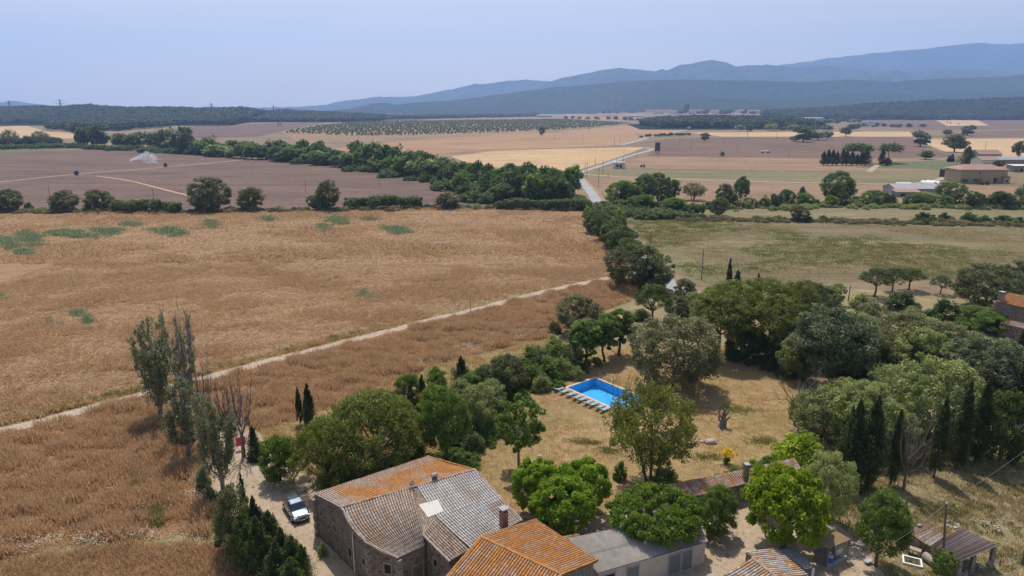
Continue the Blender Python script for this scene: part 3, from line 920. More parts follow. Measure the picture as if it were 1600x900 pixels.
# ------------------------------------------------------------------ hills and mountains
def far_mat(name, c1, c2, bare, scale):
    m = bpy.data.materials.new(name)
    nt, b = nodes_of(m)
    b.inputs["Roughness"].default_value = 1.0; b.inputs["Specular IOR Level"].default_value = 0.0
    vec = coords(nt)
    f = noise_tex(nt, vec, scale, 6, .7)
    c = ramp(nt, f, [(.32, c1), (.62, c2)])
    f2 = noise_tex(nt, vec, scale * .12, 4, .6)
    k = ramp(nt, f2, [(.66, (0, 0, 0)), (.7, (1, 1, 1))])
    c = mixc(nt, k, c, bare)
    nt.links.new(c, b.inputs["Base Color"])
    f3 = noise_tex(nt, vec, scale * .3, 8, .75)
    bump(nt, b, f3, 1.0, 60)
    return m
M_HILL = far_mat("wooded_slopes", (.014, .024, .009), (.075, .09, .036), (.1, .1, .05), .03)
M_HILL2 = far_mat("far_wooded_slopes", (.016, .026, .011), (.075, .085, .04), (.13, .12, .075), .011)

def ridge(name, dist, crest, depth, seed, m, rough=1.0, nu=420, nv=44):
    """mountain range whose skyline follows measured points (px,py) at the given distance"""
    pxs = [c[0] for c in crest]; pys = [c[1] for c in crest]
    mb_v = []; 
    for j in range(nv):
        t = j / (nv - 1) * 1.6 - 1.0            # -1 foot on this side, 0 crest, .6 behind
        for i in range(nu):
            px = pxs[0] + (pxs[-1] - pxs[0]) * i / (nu - 1)
            py = float(np.interp(px, pxs, pys))
            u = (px - 800) / FOC; v = (450 - py) / FOC
            dx, dy, dz = u, cp + v * sp, -sp + v * cp
            k = dist / dy
            zc = CAM_H + dz * k + 4.2 * mnoise.fractal(Vector((px * .07, seed, 0)), .8, 2, 5) * dist / 5000
            y = dist + t * depth
            x = dx * k * (y / dist) ** .6
            if t <= 0:
                s = 1 + t
                prof = s ** 1.15
            else:
                prof = max(0, 1 - t * 1.2)
            spur = mnoise.fractal(Vector((x * .0011 + seed, y * .0006, seed)), 1, 2, 5)
            fade = min(1, max(0, -t) * 3.0) * min(1, (1 + t) * 2.5) if t <= 0 else 0
            z = max(-.5, zc) * prof * (1 + .8 * rough * spur * fade) + rough * 10 * fade * mnoise.fractal(Vector((x * .008, y * .008, seed)), 1, 2, 4)
            mb_v.append((x, y, max(z, .15) if 0 < j < nv - 1 else -.5))
    mb = MB()
    mb.add(mb_v, [(j * nu + i, j * nu + i + 1, (j + 1) * nu + i + 1, (j + 1) * nu + i) for j in range(nv - 1) for i in range(nu - 1)])
    o = mb.build(name, m, kind='structure', smooth=True)
    return o

ridge("mountain", 11500, [(1150, 118), (1185, 107), (1220, 101), (1260, 96), (1300, 90), (1345, 85), (1400, 79), (1450, 75), (1490, 70), (1530, 66), (1560, 68), (1620, 66), (1700, 74), (1800, 84)], 1700, 1.3, M_HILL2)
ridge("mountain", 9000, [(820, 150), (850, 131), (865, 125), (880, 121), (905, 116), (940, 109), (968, 105), (995, 108), (1025, 111), (1031, 108), (1036, 107), (1042, 110), (1060, 102), (1085, 98), (1100, 95), (1113, 93), (1130, 96), (1150, 103), (1170, 101), (1210, 102), (1245, 105), (1290, 101), (1350, 108), (1420, 112), (1520, 108), (1620, 116), (1720, 120)], 1700, 4.7, M_HILL2)
ridge("mountain", 10000, [(340, 170), (390, 168), (440, 167.5), (480, 166), (513, 163), (530, 158), (552, 156), (590, 151), (620, 151), (650, 150), (680, 144), (710, 138), (740, 131), (770, 130), (790, 126), (820, 124), (850, 126), (890, 130), (960, 140)], 1600, 8.2, M_HILL2)
ridge("mountain", 9500, [(-260, 167), (-120, 164), (-40, 166), (0, 160.5), (20, 157), (32, 158.5), (45, 161.5), (62, 163), (78, 165), (96, 167.6)], 1300, 2.9, M_HILL2)
ridge("hill", 5900, [(380, 176), (470, 174), (520, 172), (545, 170), (565, 165.5), (590, 161), (600, 160.5), (622, 164), (660, 160), (700, 157), (740, 153), (790, 146), (830, 141), (870, 135.5), (900, 134), (940, 130), (1000, 125.5), (1060, 123.5), (1120, 125), (1200, 126), (1260, 128), (1330, 124), (1400, 127), (1470, 122), (1560, 120), (1620, 114), (1720, 112)], 1000, 6.1, M_HILL, .9)
ridge("hill", 5000, [(960, 166), (1010, 160), (1060, 153), (1130, 152), (1200, 154), (1290, 148), (1380, 145), (1440, 150), (1500, 146), (1600, 140), (1720, 138)], 900, 9.4, M_HILL, .9, 200, 20)

# low wooded hills on the left: terrain plus the wood growing on it
def low_hill(pts, dist, depth, seed, base=0.15):
    return ridge("hill", dist, pts, depth, seed, M_HILL, .35, 150, 18)
low_hill([(-200, 170), (0, 171), (60, 170), (95, 171), (115, 168.5), (140, 167.8), (170, 171), (200, 172), (260, 171.5), (330, 173), (380, 172), (410, 177)], 2400, 700, 3.3)
low_hill([(330, 180), (400, 177), (430, 176), (450, 175), (480, 177), (540, 180), (600, 183)], 2600, 500, 5.3)

low_hill([(1200, 176), (1250, 174.5), (1310, 171), (1350, 167), (1400, 163.5), (1450, 161), (1500, 160), (1560, 157.5), (1620, 155), (1760, 150)], 3000, 520, 7.7)
low_hill([(985, 199), (1005, 195), (1040, 191), (1100, 189), (1160, 189.5), (1225, 191), (1250, 195), (1265, 198)], 1720, 330, 1.7)

ridge("rise", 3400, [(850, 188), (880, 183), (920, 178.5), (960, 176), (1040, 175.5), (1120, 175.5), (1200, 176.5), (1280, 178.5), (1340, 182)], 420, 2.2, G_TAN, .02, 90, 12)

# ------------------------------------------------------------------ the summer haze
def haze():
    m = bpy.data.materials.new("haze")
    m.use_nodes = True
    nt = m.node_tree
    nt.nodes.remove(nt.nodes["Principled BSDF"])
    v = nt.nodes.new("ShaderNodeVolumePrincipled")
    v.inputs["Color"].default_value = (.39, .595, 1.0, 1)
    v.inputs["Density"].default_value = HAZE
    v.inputs["Anisotropy"].default_value = 0.3
    nt.links.new(v.outputs[0], nt.nodes["Material Output"].inputs["Volume"])
    mb = MB(); mb.box(0, 6400, 700, 29000, 15400, 1404)
    o = mb.build("haze", m)
    o["kind"] = 'stuff'
HAZE = 9.8e-5
haze()

# ------------------------------------------------------------------ buildings of the estate
TILE = tile_mat("clay_tiles")
STONE = stone_mat("rubble_stone", (.2, .15, .115), (.27, .2, .15), (.3, .245, .19), 2.4)
STONE2 = stone_mat("grey_rubble", (.27, .235, .2), (.32, .28, .24), (.36, .32, .28), 2.6)
QUOIN = mat("cut_stone", (.36, .29, .22), (.27, .21, .16), 2.5, .95, .3, .02)
RENDER_ = mat("lime_render", (.42, .36, .31), (.52, .46, .4), .8, .95, .3, .02)
DARK = mat("dark_opening", (.012, .011, .01), (.02, .018, .016), 2, .5)
WOOD = mat("weathered_wood", (.19, .165, .14), (.1, .085, .07), 3, .9, .4, .02)
WOODG = mat("grey_boards", (.24, .23, .22), (.15, .14, .135), 3, .9, .4, .02)
IRON = mat("grey_sheet_door", (.17, .19, .2), (.13, .145, .155), 2, .6)
WHITE = mat("white_paint", (.75, .74, .71), (.62, .61, .58), 2, .7)
BRICK = mat("chimney_brick", (.3, .15, .095), (.22, .115, .08), 6, .95, .5, .02)
METAL = mat("galvanised_metal", (.5, .5, .49), (.4, .4, .39), 3, .45, metal=.5)
FIBRE = mat("fibre_cement", (.47, .42, .37), (.31, .275, .24), 1.2, .95, .3, .02, detail=8)
RUST = mat("rusty_sheet", (.23, .17, .145), (.33, .28, .25), 1.5, .85, .2, .01, detail=8)
CONC = mat("concrete", (.38, .36, .33), (.3, .285, .26), 2, .95, .3, .02)

rc = random.Random(31)
def colmix(a, b, t): return tuple(x + (y - x) * t for x, y in zip(a, b))
def patch(u, v, su, sv, seed):
    """-1..1 patchiness that runs down the tile columns"""
    return mnoise.fractal(Vector((u * su, v * sv, seed)), 1.0, 2.0, 3) * 1.5
def vary(c, s): 
    k = 1 + rc.uniform(-s, s)
    return tuple(max(0, x * k) for x in c)
ORANGE = (.46, .2, .05); CLAY = (.34, .2, .125); GREYT = (.365, .305, .25); BROWNT = (.34, .24, .17); PALE = (.5, .465, .43); PINKT = (.42, .27, .2)

def roof_tiles(parent, A, B, C, D, colf, spacing=.28, course=.44, sag=.0, name="roof_tiles", rad=.105, deck=True, mids=None, chf=None):
    """barrel tiles over the slope A-B (ridge, left to right) to D-C (eave); colf(u,v) -> colour. Real half-round tiles, joined per slope"""
    A, B, C, D = map(Vector, (A, B, C, D))
    if mids: ML, MR = map(Vector, mids)
    def bend(a, m, b, v):
        k = (m - a).length / ((m - a).length + (b - m).length)
        return a * ((v - k) * (v - 1) / k) + m * (v * (v - 1) / (k * (k - 1))) + b * (v * (v - k) / (1 - k))
    def P(u, v):
        if mids:
            p = bend(A, ML, D, v).lerp(bend(B, MR, C, v), u)
        else:
            p = A.lerp(B, u).lerp(D.lerp(C, u), v)
        p.z -= sag * 4 * v * (1 - v)
        p.z += .05 * mnoise.noise(p * .7)
        return p
    wid = max((B - A).length, (C - D).length); ln = ((D - A).length + (C - B).length) / 2
    nc = max(3, round(wid / spacing)); nr = max(2, round(ln / course))
    nrm = (B - A).cross(D - A).normalized()
    if nrm.z < 0: nrm = -nrm
    mb = MB(); ch = MB()
    SEG = 5
    for i in range(nc):
        u = (i + .5) / nc; off = rc.uniform(0, .4)
        w_here = 1.0
        for j in range(nr):
            v0 = max(0, (j - .08) / nr); v1 = min(1.0, (j + 1.02) / nr)
            p0 = P(u + rc.uniform(-.04, .04) / nc, v0); p1 = P(u, v1)
            d = (p1 - p0).normalized()
            e = P(min(1, u + .5 / nc), (v0 + v1) / 2) - P(max(0, u - .5 / nc), (v0 + v1) / 2)
            r = min(rad * 1.25, e.length * .385)
            side = d.cross(nrm).normalized(); up = side.cross(d).normalized()
            if up.z < 0: up = -up
            col = colf(u, (v0 + v1) / 2)
            k = len(mb.v)
            for (p, rr, lift) in ((p0, r * .88, .02), (p1, r, .04)):
                for s in range(SEG + 1):
                    a = math.pi * s / SEG
                    mb.v.append(tuple(p + side * math.cos(a) * rr + up * (math.sin(a) * rr * 1.05 + lift)))
            for s in range(SEG):
                mb.f.append((k + s, k + s + 1, k + SEG + 2 + s, k + SEG + 1 + s)); mb.c.append(col)
            mb.f.append(tuple(k + SEG + 1 + s for s in range(SEG + 1))); mb.c.append(tuple(c * .7 for c in col))
            # channel tile beside it
            q0, q1 = P(min(1, u + .5 / nc), v0), P(min(1, u + .5 / nc), v1)
            cc = chf(u, v0) if chf else tuple(c * .5 for c in colmix(colf(u, v0), BROWNT, .35))  # without chf, shade between the columns is painted in by darkening the channel
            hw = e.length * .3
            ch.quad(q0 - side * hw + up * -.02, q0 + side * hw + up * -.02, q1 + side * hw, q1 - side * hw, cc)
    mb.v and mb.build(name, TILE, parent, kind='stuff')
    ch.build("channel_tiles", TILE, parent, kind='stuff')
    if deck:
        dk = MB()
        n = 6
        T = [[P(i / n, j / n) for i in range(n + 1)] for j in range(n + 1)]
        for j in range(n):
            for i in range(n):
                dk.quad(T[j][i] - nrm * .06, T[j][i + 1] - nrm * .06, T[j + 1][i + 1] - nrm * .06, T[j + 1][i] - nrm * .06, BROWNT)
                dk.quad(T[j][i] - nrm * .16, T[j + 1][i] - nrm * .16, T[j + 1][i + 1] - nrm * .16, T[j][i + 1] - nrm * .16, BROWNT)
        edge = [T[0][i] for i in range(n + 1)] + [T[j][n] for j in range(1, n + 1)] + [T[n][i] for i in range(n - 1, -1, -1)] + [T[j][0] for j in range(n - 1, 0, -1)]
        for a, b in zip(edge, edge[1:] + edge[:1]):
            dk.quad(a - nrm * .06, b - nrm * .06, b - nrm * .16, a - nrm * .16, CLAY)
        dk.build("roof_deck", TILE, parent)
    return P

def cap_tiles(parent, a, b, colf, name="ridge_tiles", r=.14, step=.4, zo=.07):
    a, b = Vector(a), Vector(b)
    n = max(2, round((b - a).length / step)); d = (b - a).normalized(); side = d.cross(Vector((0, 0, 1))).normalized(); up = side.cross(d).normalized()
    mb = MB()
    for i in range(n):
        p0 = a.lerp(b, i / n); p1 = a.lerp(b, (i + 1.12) / n); k = len(mb.v); col = colf(i / n, 0)
        z_ = .03 * mnoise.noise(p0 * 1.3)
        for p, rr, l in ((p0, r, zo + .02 + z_), (p1, r * .85, zo + z_)):
            for s in range(6):
                t = math.pi * s / 5
                mb.v.append(tuple(p + side * math.cos(t) * rr + up * (math.sin(t) * rr + l)))
        for s in range(5):
            mb.f.append((k + s, k + s + 1, k + 7 + s, k + 6 + s)); mb.c.append(col)
        mb.f.append(tuple(k + s for s in range(6))); mb.c.append(tuple(c * .5 for c in col))
    return mb.build(name, TILE, parent, kind='stuff')

def walls(parent, pts, m, name="wall", closed=True, th=.35):
    """upright walls through (x,y,ztop) points, down into the ground"""
    mb = MB()
    n = len(pts)
    for i in range(n if closed else n - 1):
        a, b = pts[i], pts[(i + 1) % n]
        mb.quad((a[0], a[1], -.3), (b[0], b[1], -.3), (b[0], b[1], b[2]), (a[0], a[1], a[2]))
    return mb.build(name, m, parent)

def opening(parent, a, b, s, z, w, h, frame=QUOIN, fill=DARK, name="window", fname="frame", deep=.0, fw=.14, inner="pane"):
    """window or door set in the wall that runs from a to b, at distance s along it"""
    a, b = Vector((a[0], a[1], 0)), Vector((b[0], b[1], 0))
    d = (b - a).normalized(); nrm = Vector((d.y, -d.x, 0))
    c = a + d * s
    # outward = towards the viewer side of the wall
    if nrm.dot(Vector((-c.x, -c.y, 0))) < 0: nrm = -nrm
    def P(u, v, o): return c + d * u + nrm * o + Vector((0, 0, z + v))
    mb = MB()
    def slab(u0, u1, v0, v1, o0, o1):
        mb.add([P(u0, v0, o0), P(u1, v0, o0), P(u1, v1, o0), P(u0, v1, o0), P(u0, v0, o1), P(u1, v0, o1), P(u1, v1, o1), P(u0, v1, o1)],
               [(0, 3, 2, 1), (4, 5, 6, 7), (0, 1, 5, 4), (1, 2, 6, 5), (2, 3, 7, 6), (3, 0, 4, 7)])
    slab(-w / 2 - fw, -w / 2, 0, h, -.05, .06); slab(w / 2, w / 2 + fw, 0, h, -.05, .06)
    slab(-w / 2 - fw, w / 2 + fw, h, h + fw * 1.3, -.05, .075); slab(-w / 2 - fw, w / 2 + fw, -fw, 0, -.05, .11)
    o = mb.build(name, frame, parent)
    mb = MB(); mb.quad(P(-w / 2, 0, .012), P(w / 2, 0, .012), P(w / 2, h, .012), P(-w / 2, h, .012))
    p = mb.build(inner, fill, parent)
    p.parent = o
    return o

# --- the stone farmhouse
def farmhouse():
    t = thing("stone_farmhouse", "old stone farmhouse with a long tiled roof, orange behind the ridge and grey in front", "house", (-10, 60, 0))
    eBL = at3(491, 772, 4.72); eBR = at3(668, 714, 4.72)
    rL = at3(533, 794, 6.14); rR = at3(742, 735, 5.7); rM = rL.lerp(rR, (at(640, 764, 5.95)[0] - rL.x) / (rR.x - rL.x))
    kL = at3(572, 849, 4.75)
    fL = at3(621, 873, 3.85); fR = at3(664, 851, 3.95)
    k2 = at3(661, 838, 4.55); c2 = at3(702, 878, 3.75); c2R = at3(733, 860, 3.8)
    wR = at3(815, 814, 3.9); wB = at3(744, 852, 3.75)
    def noise_(u, v, s, o=0): return mnoise.noise(Vector((u * s, v * s, o)))
    def c_back(u, v):
        k = .5 + patch(u, v, 14, 3, 1.3)
        o = 1.0 if u > .11 + .03 * noise_(u, v, 9) else .1
        if v > .74 + .1 * noise_(u, v, 5) and u > .25: o *= .4
        c = colmix(GREYT, colmix(ORANGE, CLAY, .15 + .35 * max(0, noise_(u, v, 20, 4))), max(0, min(1, o * (.62 + k * .55))))
        return vary(c, .13)
    def c_front(u, v):
        k = max(0, patch(u, v, 26, 3.5, 3.7) - .25) * 1.6 * max(0, 1 - abs(v - .4) * 1.8) * max(0, 1 - abs(u - .4) * 1.5)
        return vary(colmix(colmix(GREYT, BROWNT, max(0, min(1, .4 + patch(u, v, 10, 4, 7)))), ORANGE, min(.85, k)), .15)
    def c_mid(u, v):
        edge = .12 + .1 * v
        return vary(colmix(BROWNT, GREYT, rc.uniform(0, .7)), .2)
    def c_white(u, v):
        pale = .9 - max(0, noise_(u, v, 4, 8)) * .9
        if u > .72 and v > .62: pale = .1
        return vary(colmix(colmix(GREYT, PINKT, rc.uniform(0, .5)), PALE, max(0, min(1, pale + rc.uniform(-.15, .1)))), .1)
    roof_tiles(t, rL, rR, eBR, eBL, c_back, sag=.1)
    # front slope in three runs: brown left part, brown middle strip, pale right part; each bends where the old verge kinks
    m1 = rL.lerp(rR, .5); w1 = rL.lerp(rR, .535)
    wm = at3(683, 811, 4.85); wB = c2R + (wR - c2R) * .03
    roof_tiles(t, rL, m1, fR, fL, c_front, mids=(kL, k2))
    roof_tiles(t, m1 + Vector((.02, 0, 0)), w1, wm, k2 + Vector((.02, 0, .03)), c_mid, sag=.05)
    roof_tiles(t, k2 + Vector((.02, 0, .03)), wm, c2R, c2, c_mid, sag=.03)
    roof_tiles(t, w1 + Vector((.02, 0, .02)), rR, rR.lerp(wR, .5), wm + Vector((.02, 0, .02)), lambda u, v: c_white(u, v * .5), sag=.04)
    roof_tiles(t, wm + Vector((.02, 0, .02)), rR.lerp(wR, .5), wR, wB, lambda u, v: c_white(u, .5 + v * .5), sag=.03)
    cap_tiles(t, rL, rR, lambda u, v: vary(colmix(GREYT, CLAY, rc.uniform(0, .6)), .2))
    cap_tiles(t, rL, kL, lambda u, v: vary(GREYT, .15), "verge_tiles", .11); cap_tiles(t, kL, fL, lambda u, v: vary(GREYT, .15), "verge_tiles", .11); cap_tiles(t, k2 + Vector((0, 0, .05)), c2, lambda u, v: vary(GREYT, .15), "verge_tiles", .11)
    cap_tiles(t, rR, wR, lambda u, v: vary(colmix(GREYT, PINKT, rc.uniform(0, 1)), .2), "verge_tiles", .11)
    cap_tiles(t, rL, eBL, lambda u, v: vary(GREYT, .15), "verge_tiles", .11)
    cap_tiles(t, rR, eBR, lambda u, v: vary(colmix(ORANGE, CLAY, .3), .2), "verge_tiles", .11)
    dn = Vector((0, 0, .14))
    ins = Vector((.12, .1, 0))
    g = lambda p, dx=0, dy=0: (p.x + dx, p.y + dy, p.z - .17)
    A = at(499, 833)
    W_ = [g(eBL, .08, -.1), g(rL, .12, 0), g(kL, .15, .05), g(fL, .06, .12), g(fR, -.05, .15), g(k2, .02, .2), g(c2, .04, .12), g(c2R, 0, .1), g(wB, 0, .1), g(wR, -.1, 0), g(rR, -.1, 0), g(eBR, -.1, -.1)]
    walls(t, W_, STONE)
    w0, w1_, w2, w3, w4 = W_[0], W_[1], W_[2], W_[3], W_[4]
    d01 = math.hypot(w1_[0] - w0[0], w1_[1] - w0[1])
    opening(t, w0, w1_, 1.2, 2.9, .5, .6, name="window"); opening(t, w0, w1_, 4.2, 2.6, .55, .75, name="window")
    d12 = math.hypot(w2[0] - w1_[0], w2[1] - w1_[1])
    opening(t, w1_, w2, 1.0, 1.4, .6, .95); opening(t, w1_, w2, 3.6, 2.0, .5, .65)
    opening(t, w2, w3, 1.9, 2.0, .65, .95, name="window")
    opening(t, w3, w4, 2.0, -.02, 1.1, 2.1, name="door", inner="door_leaf", fill=WOOD)
    opening(t, W_[5], W_[6], 1.7, 2.1, .5, .75)
    opening(t, W_[6], W_[7], 1.2, -.02, 1.2, 2.4, name="door", inner="door_leaf", fill=WOOD)
    # quoin stones on the corners that face the camera
    for p in (w0, w2, w3):
        for k in range(9):
            z = -.05 + k * .48
            if z > p[2] - .3: break
            mb = MB(); mb.box(p[0], p[1], z + .22, .62 if k % 2 else .4, .4 if k % 2 else .62, .42, rz=R(-50))
            mb.build("quoin_stone", QUOIN, t, jit=.02)
    # buttress-like batter at the corner, downpipe, skylight sheet
    q = at3(571, 822, 3.6)
    pipe = MB()
    dv = Vector((w2[0] - w1_[0], w2[1] - w1_[1], 0)).normalized(); nn = Vector((-dv.y, dv.x, 0)); nn = nn if nn.x < 0 else -nn
    pp = Vector((w1_[0], w1_[1], 0)) + dv * 1.9 + nn * .12
    pipe.tube([pp + Vector((0, 0, .2)), pp + Vector((0, 0, 4.35)), pp + Vector((0, 0, 4.5)) - nn * .1], .06, 8)
    pipe.build("downpipe", WHITE, t)
    return t, rL, rR
house, rL, rR = farmhouse()

def roof_sheet():
    a, b, c, d = (at3(*p) for p in ((654, 793, 5.12), (684, 785, 5.1), (694, 803, 4.72), (669, 813, 4.74)))
    mb = MB()
    n = Vector((.1, -.25, .95)).normalized() * .07
    up = Vector((0, 0, .28))
    P = [p + up for p in (a, b, c, d)]
    mb.add([p for p in P] + [p + n for p in P], [(0, 1, 2, 3), (7, 6, 5, 4), (0, 4, 5, 1), (1, 5, 6, 2), (2, 6, 7, 3), (3, 7, 4, 0)])
    bm_ = mat("cream_sheet", (.62, .58, .5), (.55, .51, .44), 3, .8)
    o = mb.build("roof_panel", bm_)
    tag(o, "cream square sheet lying on the farmhouse's grey roof tiles", "panel")
roof_sheet()

def chimney(label, p, w, h, m, cap="slab", rz=.6, pot=None):
    t = thing("chimney", label, "chimney", p, rz)
    mb = MB(); mb.box(0, 0, h / 2 - .3, w, w, h + .6); o = mb.build("stack", m); o.parent = t
    if cap == "slab":
        for i, (sx, sy) in enumerate(((1, 1), (1, -1), (-1, 1), (-1, -1))):
            mb = MB(); mb.box(sx * w * .36, sy * w * .36, h + .14, w * .22, w * .22, .28); o = mb.build("cap_support", m); o.parent = t
        mb = MB(); mb.box(0, 0, h + .33, w * 1.25, w * 1.25, .1); o = mb.build("cap_slab", CONC); o.parent = t
    else:
        mb = MB(); mb.tube([(-w * .75, 0, h + w * .42), (w * .75, 0, h + w * .42)], w * .5, 12); o = mb.build("cowl", mat("cowl_clay", (.42, .33, .28), (.34, .26, .22), 4, .9)); o.parent = t
    return t
chimney("square brick chimney with a flat stone cap where the grey roof meets the orange roof", at3(787, 824, 3.9), .62, 1.75, BRICK)
chimney("short dark chimney with a round clay cowl on the farmhouse ridge", at3(679, 752, 5.75), .42, .55, mat("sooty_brick", (.13, .1, .09), (.08, .07, .06), 4, .9), "round")

def antenna():
    t = thing("tv_antenna", "tall television aerial with a small dish on the farmhouse ridge", "aerial", rL.lerp(rR, .49) + Vector((0, 0, .05)), .3)
    mb = MB(); mb.tube([(0, 0, -.2), (0, 0, 2.7)], .03, 6); o = mb.build("mast", METAL); o.parent = t
    for z, L_ in ((2.3, .9), (1.3, 1.1)):
        mb = MB(); mb.tube([(-L_ / 2, 0, z), (L_ / 2, 0, z)], .018, 5)
        for k in range(7):
            x = -L_ / 2 + L_ * k / 6; mb.tube([(x, -.22, z), (x, .22, z)], .01, 4)
        o = mb.build("aerial_rods", METAL); o.parent = t
    mb = MB()
    R0 = .3
    vs = [(0, 0, 0)]; fs = []
    for r_, dz in ((.15, .02), (.3, .08)):
        vs += [(r_ * math.cos(a * .5236), dz, r_ * math.sin(a * .5236)) for a in range(12)]
    for a in range(12):
        fs.append((0, 1 + a, 1 + (a + 1) % 12)); fs.append((1 + a, 13 + a, 13 + (a + 1) % 12, 1 + (a + 1) % 12))
    mb.add([(x + .15, y - .15, z + .55) for x, y, z in vs], fs)
    mb.tube([(0, 0, .5), (.15, -.13, .55)], .02, 5)
    o = mb.build("dish", METAL); o.parent = t
antenna()

# --- barn with the orange roof, at the bottom of the view
def orange_barn():
    r0 = at3(751, 840, 5.2); r1 = at3(877, 899, 5.2)
    d = (r1 - r0); r1 = r0 + d * 1.35
    eR0 = at3(838, 813, 4.1); eR1 = at3(934, 876, 4.1)
    eR1 = eR0 + (eR1 - eR0) * 1.0
    # right slope ends on the visible verge from the ridge down to the eave
    rv = at3(877, 899, 5.2)
    half = (eR0 - r0); eL0 = at3(672, 933, 4.1); eL1 = eL0 + (rv - r0)
    t = thing("orange_roofed_barn", "stone barn under a bright orange lichen covered tile roof at the bottom of the view", "barn", (0, 48, 0))
    def c_o(u, v):
        g = patch(u, v, 40, 5, 11.0)
        c = colmix(colmix(ORANGE, CLAY, max(0, min(.7, .2 + patch(u, v, 12, 5, 5)))), colmix(GREYT, PINKT, .35), max(0, min(.75, (g - .18) * 2.2)))
        return vary(c, .14)
    def c_ch(u, v):
        return vary(colmix(colmix(GREYT, PALE, .45), CLAY, max(0, min(1, .3 + patch(u, v, 18, 5, 9) * 1.4))), .15)
    roof_tiles(t, r0, rv, eR1, eR0, c_o, sag=.04, chf=c_ch)
    roof_tiles(t, rv, r0, eL0, eL1, c_o, sag=.04, chf=lambda u, v: vary(BROWNT, .2))
    oc = lambda u, v: vary(colmix(ORANGE, CLAY, .2), .15)
    cap_tiles(t, r0, rv, oc); cap_tiles(t, rv, eR1, oc, "verge_tiles", .11); cap_tiles(t, r0, eR0, oc, "verge_tiles", .11); cap_tiles(t, r0, eL0, oc, "verge_tiles", .11); cap_tiles(t, rv, eL1, oc, "verge_tiles", .11)
    g = lambda p, k=.94: (r0.lerp(rv, .5).lerp(p, k).x, r0.lerp(rv, .5).lerp(p, k).y, p.z - .16)
    gr = lambda p: (r0.lerp(rv, .5).lerp(p, .94).x, r0.lerp(rv, .5).lerp(p, .94).y, p.z - .16)
    Wp = [g(eL0), gr(r0), g(eR0), g(eR1), gr(rv), g(eL1)]
    walls(t, Wp, STONE)
    # grey boarded gable end towards the yard
    a, b = Vector(Wp[3]), Vector(Wp[4])
    n = 9
    for i in range(n):
        p, q = a.lerp(b, (i + .04) / n), a.lerp(b, (i + .94) / n)
        dv = (b - a); nn = Vector((dv.y, -dv.x, 0)).normalized()
        nn = nn if nn.y < 0 else -nn
        mb = MB()
        lo = .2
        P = [Vector((p.x, p.y, lo)), Vector((q.x, q.y, lo)), Vector((q.x, q.y, q.z)), Vector((p.x, p.y, p.z))]
        mb.add([x + nn * .02 for x in P] + [x + nn * .06 for x in P], [(3, 2, 1, 0), (4, 5, 6, 7), (0, 1, 5, 4), (1, 2, 6, 5), (2, 3, 7, 6), (3, 0, 4, 7)])
        mb.build("board", WOODG, t, jit=.006)
orange_barn()

def corrugated(parent, A, B, C, D, m, pitch=.19, amp=.035, name="roof_sheet", cols=None, gaps=1, lap=.02):
    """corrugated sheets from the top edge A-B down to D-C; one object for each sheet"""
    A, B, C, D = map(Vector, (A, B, C, D))
    nrm = (B - A).cross(D - A).normalized()
    if nrm.z < 0: nrm = -nrm
    n = max(2, round(((B - A).length + (C - D).length) / 2 / .95))
    for r in range(gaps):
        v0, v1 = r / gaps, (r + 1.0 + (lap if r < gaps - 1 else 0)) / gaps
        v1 = min(1, v1)
        for i in range(n):
            u0, u1 = i / n, (i + 1) / n
            mb = MB(); k = max(4, round(.95 / pitch)) * 4
            top = []; bot = []
            for s in range(k + 1):
                u = u0 + (u1 - u0) * s / k
                w_ = amp * math.sin(2 * math.pi * s / 4 + .4) + .012 * (i % 2) + .03 * (gaps - r)
                top.append(A.lerp(B, u).lerp(D.lerp(C, u), v0) + nrm * (w_ + rc.uniform(0, .004)))
                bot.append(A.lerp(B, u).lerp(D.lerp(C, u), v1) + nrm * (w_ + .012))
            mb.add(top + bot, [(s, s + 1, k + 2 + s, k + 1 + s) for s in range(k)])
            mm = m if not isinstance(m, (list, tuple)) else m[rc.randrange(len(m))]
            mb.build(name, mm, parent)

# --- long rendered shed with fibre-cement sheets
def long_shed():
    t = thing("long_shed", "long low rendered shed with grey corrugated roof half hidden under the flat mulberry", "shed", (5, 52, 0))
    tA = at3(887, 842, 3.5); tB = at3(1082, 801, 3.3); bD = at3(934, 896, 2.6); bC = at3(1106, 846, 2.5)
    corrugated(t, tA, tB, bC, bD, FIBRE, pitch=.28, amp=.085, gaps=2)
    g = lambda p, k=.97: tA.lerp(bC, .5).lerp(p, k)
    Wp = [(g(p).x, g(p).y, p.z - .1) for p in (tA, tB, bC, bD)]
    walls(t, Wp, RENDER_)
    a, b = Wp[3], Wp[2]
    L_ = math.hypot(b[0] - a[0], b[1] - a[1])
    for s, w_, l_ in ((1.0, 1.3, DARK), (3.6, 1.25, IRON), (10.2 if L_ > 12 else L_ * .7, 1.3, IRON), (11.6 if L_ > 13 else L_ * .82, 1.1, IRON)):
        opening(t, a, b, s, .02, w_, 2.1, frame=CONC, fill=l_, name="door", inner="door_leaf", fw=.1)
    # tile strip along the upper edge at the barn
    x = at3(862, 842, 3.4); y = at3(905, 834, 3.45)
    roof_tiles(t, x, y, at3(905, 838, 3.3), at3(880, 846, 3.2), lambda u, v: vary(colmix(ORANGE, GREYT, rc.random()), .2))
long_shed()

